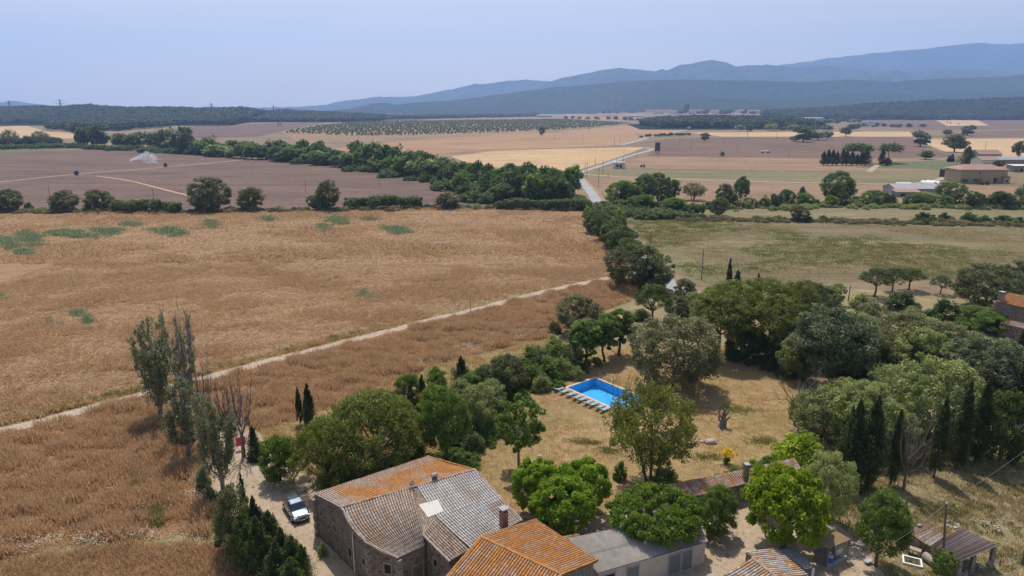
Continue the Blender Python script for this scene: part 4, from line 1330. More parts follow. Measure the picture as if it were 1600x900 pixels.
# --- low tiled range behind the yard
def tiled_range():
    t = thing("tiled_shed", "long low shed with pinkish mossy tiles and a chimney at the lawn's near edge", "shed", (20, 66, 0))
    A = at3(1044, 757, 2.9); B = at3(1162, 734, 2.9); C = at3(1176, 753, 2.2); D = at3(1074, 780, 2.2)
    A2 = at3(1162, 734, 2.9); B2 = at3(1240, 716, 2.9); C2 = at3(1252, 732, 2.3); D2 = at3(1176, 752, 2.3)
    cf = lambda u, v: vary(colmix(colmix(PINKT, PALE, rc.uniform(0, .6)), ORANGE, max(0, min(.8, patch(u, v, 22, 3, 2.2) * 2))), .15)
    roof_tiles(t, A, B, C, D, cf, sag=.06); roof_tiles(t, A2, B2, C2, D2, cf, sag=.05)
    g = lambda p: A.lerp(C, .5).lerp(p, .96)
    walls(t, [(g(p).x, g(p).y, p.z - .18) for p in (A, B, B2, C2, C, D)], STONE2)
    pc = g(C); pd = g(D)
    opening(t, (pd.x, pd.y), (pc.x, pc.y), 4.2, .02, 1.2, 1.7, frame=CONC, name="door", inner="door_leaf", fw=.12)
    return t
tiled_range()
chimney("slim grey chimney with a terracotta cap on the low tiled shed", at3(1165, 748, 2.6), .5, 1.5, STONE2, rz=.2)

# --- tiled hut at the bottom right, with the boarded lean-to
def tiled_hut():
    t = thing("tiled_hut", "hut with striped grey and orange tile roof at the bottom edge of the yard", "hut", (19, 48, 0))
    r0 = at3(1175, 873, 3.3); r1 = at3(1209, 900, 3.3); r1 = r0 + (r1 - r0) * 1.15
    e0 = at3(1164, 862, 3.15); eR0 = at3(1211, 857, 2.7); eR1 = at3(1262, 899, 2.7); eR1 = eR0 + (eR1 - eR0) * 1.0
    eL0 = at3(1131, 899, 2.5); eL1 = r1 + (eL0 - r0)
    cf = lambda u, v: vary(colmix(colmix(GREYT, PALE, rc.uniform(.1, .8)), ORANGE, max(0, min(.85, patch(u, v, 16, 3, 6.1) * 1.6 + (.5 if v > .88 else 0)))), .15)
    roof_tiles(t, e0, r1, eR1, eR0, cf, sag=.03); roof_tiles(t, r1, r0, eL0, eL1, cf, sag=.03)
    cap_tiles(t, r0, r1, lambda u, v: vary(colmix(GREYT, ORANGE, .35), .15))
    m = r0.lerp(r1, .5)
    g = lambda p: m.lerp(p, .94)
    walls(t, [(g(p).x, g(p).y, p.z - .17) for p in (eL0, r0, e0, eR0, eR1, r1, eL1)], STONE)
    l = thing("lean_to", "flat grey boarded lean-to roof on a white post beside the tiled hut", "lean-to", (22, 49, 0))
    A = at3(1216, 860, 2.55); B = at3(1238, 856, 2.5); C = at3(1273, 887, 2.35); D = at3(1258, 890, 2.4)
    n = 7
    for i in range(n):
        a, b, c, d = A.lerp(B, i / n), A.lerp(B, (i + .94) / n), D.lerp(C, (i + .94) / n), D.lerp(C, i / n)
        mb = MB(); dz = Vector((0, 0, .05 + rc.uniform(0, .02)))
        mb.add([a, b, c, d, a + dz, b + dz, c + dz, d + dz], [(3, 2, 1, 0), (4, 5, 6, 7), (0, 1, 5, 4), (1, 2, 6, 5), (2, 3, 7, 6), (3, 0, 4, 7)])
        mb.build("roof_board", WOODG, l)
    for p, m_ in ((C, WHITE), (B, WOOD)):
        mb = MB(); mb.box(p.x - .15, p.y, p.z / 2 - .05, .22, .22, p.z + .1); mb.build("post", m_, l)
tiled_hut()

# --- small open hut with the blue drum
def open_hut():
    t = thing("open_hut", "small open hut with a rusty yellow corrugated roof under the walnut", "hut", (27, 56, 0))
    A = at3(1275, 843, 2.3); B = at3(1307, 830, 2.3); C = at3(1329, 843, 2.1); D = at3(1295, 858, 2.1)
    YR = mat("lichen_sheet", (.36, .25, .13), (.28, .2, .12), 2, .9, .2, .02)
    corrugated(t, A, B, C, D, YR, pitch=.24, amp=.05)
    for p in (A, B, C, D):
        q = A.lerp(C, .5).lerp(p, .92)
        mb = MB(); mb.box(q.x, q.y, q.z / 2 - .12, .14, .14, q.z); mb.build("post", WOODG, t)
    for (p, q) in ((A, B), (A, D)):
        p, q = A.lerp(C, .5).lerp(p, .95), A.lerp(C, .5).lerp(q, .95)
        for k in range(5):
            if p is q: continue
            z = .15 + k * .4
            mb = MB(); d = q - p; L_ = math.hypot(d.x, d.y)
            if (k > 2) and q.z < 2.2: continue
            mb.box((p.x + q.x) / 2, (p.y + q.y) / 2, z + .15, L_, .05, .34, rz=math.atan2(d.y, d.x)); mb.build("board", WOODG, t, jit=.01)
    # low front kerb
    p, q = A.lerp(C, .5).lerp(D, .95), A.lerp(C, .5).lerp(C, .95)
    d = q - p
    mb = MB(); mb.box((p.x + q.x) / 2, (p.y + q.y) / 2, .15, math.hypot(d.x, d.y), .2, .4, rz=math.atan2(d.y, d.x)); mb.build("kerb_wall", CONC, t)
open_hut()

# --- animal shed with rusty corrugated roofs
def animal_shed():
    t = thing("animal_shed", "low animal shed with rusty ribbed metal roof and rubble base on the right", "shed", (38, 55, 0))
    RS = [RUST, mat("rusty_sheet_pale", (.42, .39, .38), (.3, .25, .23), 1.6, .8, .2, .01), mat("rusty_sheet_dark", (.16, .11, .09), (.24, .17, .14), 1.6, .85, .2, .01), mat("rusty_sheet_orange", (.33, .19, .09), (.24, .16, .12), 1.6, .85, .2, .01)]
    A = at3(1455, 853, 2.3); B = at3(1503, 825, 2.6); C = at3(1559, 853, 2.3); D = at3(1500, 878, 2.0)
    # ribs run from the back left edge to the front right: sheets are long strips side by side
    n = 27
    nr = Vector((0, 0, 1))
    for i in range(n):
        a, b = A.lerp(D, i / n), A.lerp(D, (i + .97) / n); d, c = B.lerp(C, i / n), B.lerp(C, (i + .97) / n)
        mb = MB(); k = 2
        z = rc.uniform(0, .03)
        T = [a.lerp(b, s / k) + nr * (z + (.09 if s % 2 else 0)) for s in range(k + 1)]; U = [d.lerp(c, s / k) + nr * (z + (.07 if s % 2 else 0)) for s in range(k + 1)]
        mb.add(T + U, [(s, s + 1, k + 2 + s, k + 1 + s) for s in range(k)])
        mb.build("roof_sheet", RS[rc.choices(range(4), (4, 4, 5, 1))[0]], t)
    g = lambda p, k=.9: A.lerp(C, .5).lerp(p, k)
    P = [g(p) for p in (A, B, C, D)]
    mb = MB()
    for p, q in ((P[0], P[1]), (P[3], P[0])):
        mb.quad((p.x, p.y, -.2), (q.x, q.y, -.2), (q.x, q.y, q.z - .05), (p.x, p.y, p.z - .05))
    mb.build("wall", STONE2, t)
    d = P[2] - P[3]
    rng = random.Random(3)
    for i in range(14):
        k = rng.uniform(0, 1); p = P[3].lerp(P[2], k)
        mb = MB(); s = rng.uniform(.25, .5)
        mb.box(p.x + rng.uniform(-.25, .25), p.y + rng.uniform(-.3, .2), .15 + .35 * (i % 2), s, s * .8, s * .7, rz=rng.uniform(0, 3)); mb.build("stone", STONE2, t, jit=.05)
    for p in (P[2], P[3], P[3].lerp(P[2], .4)):
        mb = MB(); mb.box(p.x, p.y, p.z / 2 - .1, .35, .35, p.z); mb.build("pier", STONE2, t)
    s = thing("low_pen", "low pen with broken grey metal roof joined to the animal shed", "pen", (34, 57, 0))
    A = at3(1417, 829, 1.5); B = at3(1448, 818, 1.7); C = at3(1476, 838, 1.7); D = at3(1453, 854, 1.5)
    n = 17
    for i in range(n):
        if i in (5, 11): continue
        a, b = A.lerp(D, i / n), A.lerp(D, (i + .95) / n); d, c = B.lerp(C, i / n), B.lerp(C, (i + .95) / n)
        if rc.random() < .2: d, c = a.lerp(d, .8), b.lerp(c, .8)
        mb = MB(); z = rc.uniform(0, .06)
        T = [a.lerp(b, q / 2) + nr * (z + (.05 if q == 1 else 0)) for q in range(3)]; U = [d.lerp(c, q / 2) + nr * (z + (.05 if q == 1 else 0)) for q in range(3)]
        mb.add(T + U, [(0, 1, 4, 3), (1, 2, 5, 4)])
        mb.build("roof_sheet", RS[rc.choices(range(4), (5, 4, 3, 1))[0]], s)
    for p in (A, B, C, D):
        q = A.lerp(C, .5).lerp(p, .92)
        mb = MB(); mb.box(q.x, q.y, q.z / 2 - .1, .12, .12, q.z); mb.build("post", WOOD, s)
    mb = MB()
    p, q = A.lerp(C, .5).lerp(A, .9), A.lerp(C, .5).lerp(D, .9)
    mb.quad((p.x, p.y, -.1), (q.x, q.y, -.1), (q.x, q.y, 1.3), (p.x, p.y, 1.3)); mb.build("wall", WOOD, s)
    # roof weights
    tag(MB().box(*at3(1437, 821, 1.78), .5, .35, .2, .4).build("roof_stone", STONE2), "pale stone lying on the broken roof of the low pen", "stone")
animal_shed()

# --- cottage at the right edge
def cottage():
    t = thing("stone_cottage", "stone cottage with orange tile roofs cut by the right edge of the view", "cottage", (115, 140, 0))
    A = at3(1576, 458, 7.2); B = at3(1650, 472, 7.2); D = at3(1555, 471, 6.0); C = at3(1630, 488, 6.0)
    cf = lambda u, v: vary(colmix(ORANGE, colmix(CLAY, PALE, .3), .6 if rc.random() < .25 else rc.uniform(0, .3)), .2)
    roof_tiles(t, A, B, C, D, cf, spacing=.3, course=.4)
    bk = (A - D); E = A + Vector((bk.x, bk.y, -bk.z)); F_ = B + Vector((bk.x, bk.y, -bk.z))
    roof_tiles(t, B, A, E, F_, cf, spacing=.3, course=.5)
    m = A.lerp(B, .5)
    g = lambda p: m.lerp(p, .97)
    walls(t, [(g(p).x, g(p).y, p.z - .15) for p in (D, A, E, F_, B, C)], STONE)
    a = at3(1581, 494, 3.4); b = at3(1660, 512, 3.4); d = at3(1562, 505, 2.7); c = at3(1640, 524, 2.7)
    cf2 = lambda u, v: vary(colmix(PINKT, ORANGE if rc.random() < .3 else PALE, rc.uniform(.1, .7)), .2)
    roof_tiles(t, a, b, c, d, cf2, spacing=.3, course=.4)
    m2 = a.lerp(c, .5); h = lambda p: m2.lerp(p, .97)
    P = [(h(p).x, h(p).y, p.z - .15) for p in (d, a, b, c)]
    walls(t, P, STONE)
    opening(t, P[0], P[3], 4.4, .1, .9, 1.9, name="door", inner="door_leaf", fill=DARK)
    ch = at3(1564, 470, 6.2)
    chimney("short stone chimney at the corner of the cottage roof", ch, .8, 1.5, STONE2, rz=.3)
cottage()

# --- farms and houses out on the plain
PLAST_Y = mat("ochre_plaster", (.42, .34, .2), (.37, .3, .175), .4, .95)
PLAST_W = mat("pale_plaster", (.68, .64, .58), (.6, .56, .5), .5, .95)
PLAST_G = mat("grey_plaster", (.36, .35, .35), (.3, .29, .29), .5, .95)
ROOF_R = mat("red_roof_tiles", (.28, .17, .125), (.36, .23, .17), .8, .95, .4, .1)
ROOF_G = mat("grey_roof_sheet", (.36, .345, .33), (.29, .28, .27), .6, .9)
ROOF_P = mat("pale_roof_sheet", (.6, .6, .6), (.52, .52, .52), .6, .7)
SOLAR = mat("solar_glass", (.04, .06, .12), (.05, .07, .14), 2, .2, spec=.6)

def farm(label, px0, px1, pyb, depth, he, hr, wall, roofm, wins=(), doors=(), kind="gable", name="farmhouse", cat="house", group=None, skew=0.0, over=.5, z0=0.0):
    """building with its long front on the line between two measured ground points"""
    a = Vector(at(px0, pyb, z0) + (z0,)); b = Vector(at(px1, pyb + skew, z0) + (z0,))
    d = (b - a).normalized(); n = Vector((-d.y, d.x, 0)); L_ = (b - a).length
    t = thing(name, label, cat, (a + b) / 2 + n * depth / 2, math.atan2(d.y, d.x), group)
    hx, hy = L_ / 2, depth / 2
    mb = MB()
    if kind == "gable":
        mb.add([(-hx, -hy, -.2), (hx, -hy, -.2), (hx, hy, -.2), (-hx, hy, -.2), (-hx, -hy, he), (hx, -hy, he), (hx, hy, he), (-hx, hy, he), (-hx, 0, hr), (hx, 0, hr)],
               [(0, 1, 5, 4), (2, 3, 7, 6), (1, 2, 6, 9, 5), (3, 0, 4, 8, 7)])
    else:
        mb.prism([(-hx, -hy), (hx, -hy), (hx, hy), (-hx, hy)], -.2, he)
    o = mb.build("wall", wall); o.parent = t
    mb = MB(); X, Y = hx + over, hy + over; zo = he - .1
    if kind == "gable":
        mb.add([(-X, -Y, zo), (X, -Y, zo), (X, 0, hr + .1), (-X, 0, hr + .1), (X, Y, zo), (-X, Y, zo), (-X, -Y, zo + .25), (X, -Y, zo + .25), (X, 0, hr + .35), (-X, 0, hr + .35), (X, Y, zo + .25), (-X, Y, zo + .25)],
               [(0, 3, 2, 1), (3, 5, 4, 2), (6, 7, 8, 9), (9, 8, 10, 11), (0, 1, 7, 6), (4, 5, 11, 10), (1, 2, 8, 7), (2, 4, 10, 8), (3, 0, 6, 9), (5, 3, 9, 11)])
    elif kind == "hip":
        i = min(hx * .8, hy)
        mb.add([(-X, -Y, he), (X, -Y, he), (X, Y, he), (-X, Y, he), (-X + i, 0, hr), (X - i, 0, hr), (-X, -Y, he + .2), (X, -Y, he + .2), (X, Y, he + .2), (-X, Y, he + .2)],
               [(3, 2, 1, 0), (0, 1, 7, 6), (1, 2, 8, 7), (2, 3, 9, 8), (3, 0, 6, 9), (6, 7, 5, 4), (7, 8, 5), (8, 9, 4, 5), (9, 6, 4)])
    else:
        mb.add([(-X, -Y, he), (X, -Y, he), (X, Y, hr), (-X, Y, hr), (-X, -Y, he + .2), (X, -Y, he + .2), (X, Y, hr + .2), (-X, Y, hr + .2)], [(3, 2, 1, 0), (4, 5, 6, 7), (0, 1, 5, 4), (1, 2, 6, 5), (2, 3, 7, 6), (3, 0, 4, 7)])
        if kind == "shed":
            m2 = MB(); m2.add([(-hx, hy, he - .3), (hx, hy, he - .3), (hx, hy, hr), (-hx, hy, hr), (-hx, -hy, he), (hx, -hy, he)], [(0, 3, 2, 1), (0, 4, 3), (1, 2, 5)])
            o = m2.build("upper_wall", wall); o.parent = t
    o = mb.build("roof", roofm); o.parent = t
    for (u, z, w_, h_) in wins:
        f = MB(); x = -hx + u * L_
        for q in ((x - w_ / 2 - .08, .16, h_), (x + w_ / 2 + .08, .16, h_)): f.box(q[0], -hy - .03, z + h_ / 2, q[1], .14, q[2])
        f.box(x, -hy - .04, z + h_ + .08, w_ + .32, .16, .16); f.box(x, -hy - .06, z - .08, w_ + .36, .2, .16)
        o = f.build("window", PLAST_W); o.parent = t
        p = MB(); p.quad((x - w_ / 2, -hy - .02, z), (x + w_ / 2, -hy - .02, z), (x + w_ / 2, -hy - .02, z + h_), (x - w_ / 2, -hy - .02, z + h_))
        q = p.build("pane", DARK); q.parent = o
    for (u, w_, h_, m_) in doors:
        x = -hx + u * L_
        p = MB(); p.box(x, -hy - .03, h_ / 2, w_, .12, h_)
        o = p.build("door", m_); o.parent = t
    return t
DOORW = mat("pale_blue_door", (.5, .54, .6), (.45, .5, .56), 2, .6)
DOORB = mat("brown_door", (.2, .13, .09), (.16, .1, .07), 2, .7)
farm("large ochre farmhouse with hipped red roof on the right", 1499, 1572, 286, 15, 7.6, 10.4, PLAST_Y, ROOF_R, [(.4, 5.0, 1.1, 1.3), (.12, .8, 1.2, 1.3), (.3, .8, 1.2, 1.3)], [(.76, 2.6, 3.2, DOORB), (.72, 1.5, 2.8, DOORW)], "hip", over=1.0)
farm("low ochre lean-to at the right end of the large ochre farmhouse", 1567.5, 1577, 286.6, 12, 3.4, 5.6, PLAST_Y, ROOF_R, [(.5, .8, 1.6, 1.2)], (), "shed", name="lean_to", cat="lean-to")
farm("white annexe with a red roof behind the ochre farmhouse", 1532, 1560, 262, 12, 5.4, 7.6, PLAST_W, ROOF_R, [(.7, 2.8, 1.6, 1.2), (.3, .4, 3.0, 2.6)], (), "gable")
farm("long low stone outbuilding at the right behind the ochre farmhouse", 1560, 1640, 258, 10, 4, 6, STONE2, ROOF_G, (), (), "gable", name="outbuilding", cat="outbuilding")
farm("grey tiled house top showing behind the white annexe", 1528, 1563, 255, 12, 7, 10, PLAST_G, ROOF_R, (), (), "gable", name="house")
farm("flat pale shed beside the ochre farmhouse at the right edge", 1584, 1640, 269, 8, 4.2, 4.6, STONE2, ROOF_P, [(.2, .2, 2, 2.4)], (), "shed", name="shed", cat="shed")
farm("dark hedge screened carport left of the ochre farmhouse", 1476, 1499, 277.5, 6, 4.6, 4.8, mat("creeper_wall", (.03, .045, .02), (.06, .07, .03), .6, .95), mat("creeper_roof", (.035, .05, .02), (.07, .08, .035), .6, .95), (), (), "flat", name="carport", cat="carport")
farm("long grey farm shed among the bushes below the ochre farmhouse", 1398, 1468, 306, 12, 3.4, 5.2, PLAST_G, ROOF_G, [(.12, .3, 3, 2), (.5, .6, 2.4, 1.6)], [(.3, 3, 2.6, IRON)], "gable", name="farm_shed", cat="shed")
farm("dark annexe joined to the front of the long grey farm shed", 1400, 1437, 308, 4, 2.4, 3.4, PLAST_G, ROOF_R, [(.3, .4, 3, 1.4)], (), "shed", name="annexe", cat="shed")
farm("white cabin beside the road with dark windows", 958, 977, 263.6, 4.5, 4.4, 4.5, PLAST_W, ROOF_P, [(.36, 1.4, 1.6, 1.6), (.62, .6, 1.4, 2.6)], (), "flat", name="cabin", cat="cabin", over=.1)
farm("low solar panelled house among garden trees on the far plain", 1352, 1378, 193, 14, 3.6, 5.2, PLAST_W, SOLAR, [(.3, .8, 4, 1.6), (.7, .8, 4, 1.6)], (), "shed")
farm("long pale grey warehouse on the far plain", 1240, 1288, 188, 30, 8, 9, PLAST_G, ROOF_P, (), [(.36, 7, 6, DARK)], "shed", name="warehouse", cat="warehouse")
farm("wide white factory roof far behind the warehouse", 1215, 1262, 177, 60, 10, 15, PLAST_W, ROOF_P, (), [(.5, 14, 6, DARK)], "gable", z0=16, name="factory", cat="factory")
farm("long grey barn in front of the far village", 982, 1006, 184, 20, 8, 11, PLAST_G, ROOF_G, (), [(.3, 8, 5, DARK)], "gable", name="barn", cat="barn")
farm("white flat greenhouse below the far grey barn", 981, 999, 188, 12, 3.5, 4, PLAST_W, ROOF_P, (), [(.5, 10, 2.4, DARK)], "shed", name="greenhouse", cat="greenhouse")
for i, (a_, b_, y_, l_) in enumerate([(1022, 1036, 177.5, "red roofed village house left of the tall tree"), (1038, 1048, 177, "second red roofed village house, close to the tall tree"), (1046, 1058, 178.5, "wide low village house nearest the pine wood"), (1076, 1086, 177.5, "pale village house just right of the tall tree"), (1090, 1103, 177, "red roofed village house right of the tall tree"), (1112, 1122, 178, "small village house in a gap of the trees"), (1152, 1164, 177, "far pale house near the right of the village"), (1170, 1186, 178, "far red roofed house at the village's right end"), (1010, 1020, 177, "far house at the village's left end by the red field"), (1330, 1344, 178.5, "pink roofed house just left of the right hand wood")]):
    farm(l_, a_ - 1, b_ + 1, y_, 18, 11, 17, PLAST_W, ROOF_R, [(.3, 3, 2, 2.2), (.7, 3, 2, 2.2)], (), "gable" if i % 2 else "hip", z0=16 if a_ < 1300 else 8)
farm("white farmhouse at the edge of the far left oak wood", 301, 316, 193, 18, 6, 9, PLAST_W, ROOF_R, [(.3, 2, 2, 2), (.7, 2, 2, 2)], (), "gable")
farm("greyish ruin like house by the far orchard", 838, 862, 183, 16, 7, 9, PLAST_G, ROOF_G, [(.3, 2, 2, 2)], (), "gable")
ORD = "first second third fourth fifth sixth seventh eighth ninth tenth eleventh twelfth thirteenth fourteenth fifteenth sixteenth seventeenth eighteenth nineteenth twentieth".split()
def row(pts, n, key, m, hr, wr, label, group, seed, cat="tree", name="tree", jit=2.0, parts=True, z0=0.0):
    """countable look-alikes along a measured line, told apart by their order from the left"""
    rng = random.Random(seed)
    P = [Vector(at(p[0], p[1], z0)) for p in pts]
    L = [0]
    for a, b in zip(P, P[1:]): L.append(L[-1] + (b - a).length)
    made = []
    for i in range(n):
        s = L[-1] * (i + .5 + rng.uniform(-.35, .35)) / n
        k = max(j for j in range(len(P) - 1) if L[j] <= s)
        q = P[k].lerp(P[k + 1], (s - L[k]) / (L[k + 1] - L[k]))
        kk = key[rng.randrange(len(key))] if isinstance(key, (list, tuple)) else key
        mm = m[rng.randrange(len(m))] if isinstance(m, (list, tuple)) else m
        made.append(tree(kk, mm, (q.x + rng.uniform(-jit, jit), q.y + rng.uniform(-jit, jit)), rng.uniform(*hr), rng.uniform(*wr), label, cat=cat, name=name, group=group, rz=rng.uniform(0, 6.28), parts=parts, z=z0))
    if n <= 20:
        for i, o in enumerate(sorted(made, key=lambda o: o.location.x / o.location.y)):
            o["label"] = ORD[i] + " from the left, " + label

def undergrowth(name, pts, width, n, m, hr, seed):
    """the tangle of low growth that closes the foot of a tree line"""
    rng = np.random.default_rng(seed)
    P = np.array([at(*p) for p in pts]); d = np.hypot(*(P[1:] - P[:-1]).T); L = np.r_[0, np.cumsum(d)]
    s = rng.uniform(0, L[-1], n); X = np.interp(s, L, P[:, 0]) + rng.normal(0, width, n); Y = np.interp(s, L, P[:, 1]) + rng.normal(0, width, n)
    k = rng.uniform(*hr, n) / TPL["bush3"]["h"]
    return scatter(name, crown_mesh("bush3", m), np.c_[X, Y, np.zeros(n)], rng.uniform(0, 6.28, n), np.c_[k * rng.uniform(.8, 1.6, n), k * rng.uniform(.8, 1.6, n), k], m)


# ------------------------------------------------------------------ trees of the estate, one by one
# left of the house: poplars along the lane
ptree("pop3", L_POP, 252, 653, 500, 62, "leafy poplar with a pale trunk, leaning left at the far end of the poplar row", name="poplar_tree", bark=BARK_GREY, rz=2.2)
ptree("pop2", L_POP, 299, 668, 482, 50, "tallest poplar, half dead with bare twigs on its right side", name="poplar_tree", bark=BARK_GREY, rz=.5)
ptree("pop1", L_POP, 296, 716, 588, 62, "slim leafy poplar at the crop's edge, second of the row from the camera", name="poplar_tree", bark=BARK_GREY, rz=1.4)
ptree("pop3", L_POP, 349, 768, 620, 56, "dense leafy poplar standing nearest the camera above the conifer hedge", name="poplar_tree", bark=BARK_GREY, rz=4.0)
# shrubs along the lane
ptree("bush2", L_BLUE, 272, 690, 660, 17, "small grey green bush below the leaning poplar", cat="bush", name="bush")
ptree("bush2", L_POP, 318, 765, 722, 30, "tall grey green bush at the poplar row's foot by the crop", cat="bush", name="bush")
ptree("bush1", L_POP, 330, 785, 758, 26, "low grey green bush between the crop and the conifer hedge", cat="bush", name="bush")
ptree("bush2", L_MID, 352, 668, 640, 26, "green bush behind the bare dead poplars", cat="bush", name="bush")
ptree("bush1", L_CYP, 404, 716, 688, 40, "dark spreading juniper bush beside the gravel lane", cat="bush", name="bush")
ptree("con1", L_CYP, 398, 712, 664, 20, "small dark pointed conifer growing out of the juniper bush", name="conifer_tree")
ptree("oak3", L_MULB, 438, 750, 668, 60, "glossy fig tree with yellow fruits between the lane and the umbrella pine", name="fig_tree")
# conifer hedge, lower left
ptree("oak2", L_OAK, 366, 862, 756, 66, "dense dark evergreen with sunlit yellow green top at the left end of the conifer hedge", name="evergreen_tree")
ptree("cyp1", L_CYP, 386, 836, 738, 16, "thin cypress spire rising behind the hedge's dark round evergreen", name="cypress_tree")
for i, (px_, b_, t_, w_, l_) in enumerate([(404, 868, 775, 40, "upright hedge conifer just right of the thin spire"), (426, 878, 797, 42, "hedge conifer with feathery green tips, third from the spire"), (408, 897, 806, 52, "broad hedge conifer low in front of the feathery one"), (444, 892, 824, 40, "hedge conifer in the middle of the row beside the house lane"), (460, 905, 836, 40, "hedge conifer second from the right end of the row"), (476, 914, 850, 34, "last hedge conifer at the right end, nearest the stone house"), (436, 918, 846, 52, "low broad hedge conifer at the bottom edge of the view"), (386, 886, 800, 48, "shaded hedge conifer below the hedge's dark round evergreen"), (458, 935, 870, 52, "low hedge conifer cut by the bottom edge below the row")]):
    ptree(("con1", "con2", "con1")[i % 3], L_PINEDK if i % 3 else L_CYP, px_, b_, t_, w_, l_, name="conifer_tree")
ptree("bush2", L_OLIVE, 505, 868, 846, 18, "little light green shrub against the house's side wall", cat="shrub", name="shrub")
# cypresses and pine behind the house
ptree("cyp1", L_CYP, 469, 664, 604, 13, "slim dark cypress left of the pair beside the brown crop", name="cypress_tree")
ptree("cyp1", L_CYP, 484, 664, 598, 20, "taller dark cypress right of the pair beside the brown crop", name="cypress_tree")
ptree("cyp3", L_PINEDK, 482, 670, 628, 14, "short green cypress in front of the dark pair", name="cypress_tree")
ptree("bush2", L_OLIVE, 492, 685, 655, 22, "yellowish green shrub at the foot of the cypress pair", cat="shrub", name="shrub")
ptree("umb3", L_PINE, 585, 728, 616, 188, "wide domed umbrella pine right behind the stone house", name="umbrella_pine", rz=1.0)
ptree("umb3", L_PINE, 512, 752, 655, 122, "lower umbrella pine leaning over the parked car's corner", name="umbrella_pine", rz=3.0)
ptree("bush3", L_PINE, 530, 770, 730, 70, "low green skirt of shrub under the pine at the house corner", cat="shrub", name="shrub")
# garden belt behind the lawn
ptree("tall1", L_MID, 697, 722, 594, 78, "fresh green tree with a straight trunk between the umbrella pine and the lawn", name="locust_tree", rz=.6)
ptree("oak2", L_OLIVE, 745, 672, 597, 66, "rounded olive green tree behind the fresh green trunked tree", name="olive_tree")
ptree("bush2", L_PURPLE, 662, 655, 622, 34, "purple leaved plum shrub beside the umbrella pine", cat="shrub", name="plum_shrub")
ptree("bush2", L_BLUE, 615, 640, 607, 36, "silvery grey shrub behind the top of the umbrella pine", cat="shrub", name="shrub")
ptree("con1", L_PINEDK, 660, 632, 584, 18, "small dark conifer among the garden shrubs", name="conifer_tree")
ptree("oak3", L_MID, 638, 625, 578, 42, "green garden tree left of the small dark conifer", name="broadleaf_tree")
ptree("bush2", L_LIME, 569, 630, 604, 24, "bright yellow green shrub at the crop's edge", cat="shrub", name="shrub")
ptree("oak3", L_MID, 683, 618, 570, 34, "green garden tree right of the small dark conifer", name="broadleaf_tree")
ptree("con1", L_CYP, 721, 606, 556, 30, "dark pyramid conifer at the back of the garden belt", name="conifer_tree")
ptree("oak2", L_OAK, 787, 618, 551, 66, "large dark round evergreen at the left edge of the pool lawn", name="evergreen_tree")
ptree("bush1", L_MID, 752, 600, 568, 46, "light green shrub left of the large dark round evergreen", cat="shrub", name="shrub")
ptree("bush2", L_MID, 700, 668, 628, 40, "green shrub under the fresh green trunked tree", cat="shrub", name="shrub")
ptree("bush2", L_OAK, 650, 690, 652, 40, "dull green shrub in the shade of the umbrella pine", cat="shrub", name="shrub")
ptree("bush1", L_OAK, 740, 705, 672, 44, "low dark shrub below the olive green tree", cat="shrub", name="shrub")
for i, (px_, b_, t_, w_, m_, l_) in enumerate([(826, 600, 560, 44, L_MID, "green shrub on the left lawn edge next to the round evergreen"), (850, 580, 542, 44, L_OAK, "tall shrub in the middle of the bank behind the pool"), (876, 588, 556, 42, L_OLIVE, "pale olive shrub on the bank nearest the loungers"), (872, 560, 530, 36, L_MID, "green shrub on the bank left of the clipped trees"), (836, 604, 588, 12, L_LIME, "tiny lime green bush at the lawn edge"), (900, 592, 572, 30, L_OLIVE, "low grey green shrub just left of the first clipped trunk"), (866, 520, 498, 24, L_GREYOAK, "small grey bush out in the brown crop's corner"), (812, 578, 552, 36, L_OLIVE, "light shrub behind the round evergreen's right side"), (843, 560, 538, 30, L_OLIVE, "light shrub at the top of the bank by the crop")]):
    ptree(("bush1", "bush2", "bush3")[i % 3], m_, px_, b_, t_, w_, l_, cat="shrub", name="shrub")
ptree("airy3", L_MID, 811, 732, 624, 76, "young walnut with a thin bare trunk standing alone on the lawn's left side", name="walnut_tree", bark=BARK_GREY)
for i, (px_, b_, t_, w_, m_, k_, l_) in enumerate([(622, 660, 612, 44, L_MID, "oak3", "green tree squeezed between the silvery shrub and the purple plum"), (676, 650, 600, 46, L_LIME, "oak3", "yellowish green tree right above the purple plum shrub"), (722, 648, 592, 50, L_OLIVE, "oak2", "olive tree in the heart of the garden belt"), (770, 640, 590, 44, L_OLIVE, "oak3", "grey olive tree between the rounded olive and the round evergreen"), (765, 606, 566, 40, L_OAK, "oak3", "dark tree behind the large round evergreen's left side"), (735, 612, 578, 40, L_MID, "oak3", "small green tree right of the dark pyramid conifer"), (600, 632, 604, 34, L_MID, "bush1", "green shrub left of the silvery grey shrub"), (710, 690, 650, 60, L_MID, "bush2", "thick green shrub round the fresh green tree's trunk"), (640, 706, 664, 60, L_PINE, "bush1", "shrub closing the gap under the umbrella pine's right side"), (560, 765, 728, 70, L_PINEDK, "bush1", "dark shrub in the shade under the umbrella pine"), (605, 745, 712, 60, L_OAK, "bush1", "dull shrub behind the farmhouse's orange roof")]):
    ptree(k_, m_, px_, b_, t_, w_, l_, cat="tree" if k_.startswith("oak") else "shrub", name="garden_tree" if k_.startswith("oak") else "shrub")
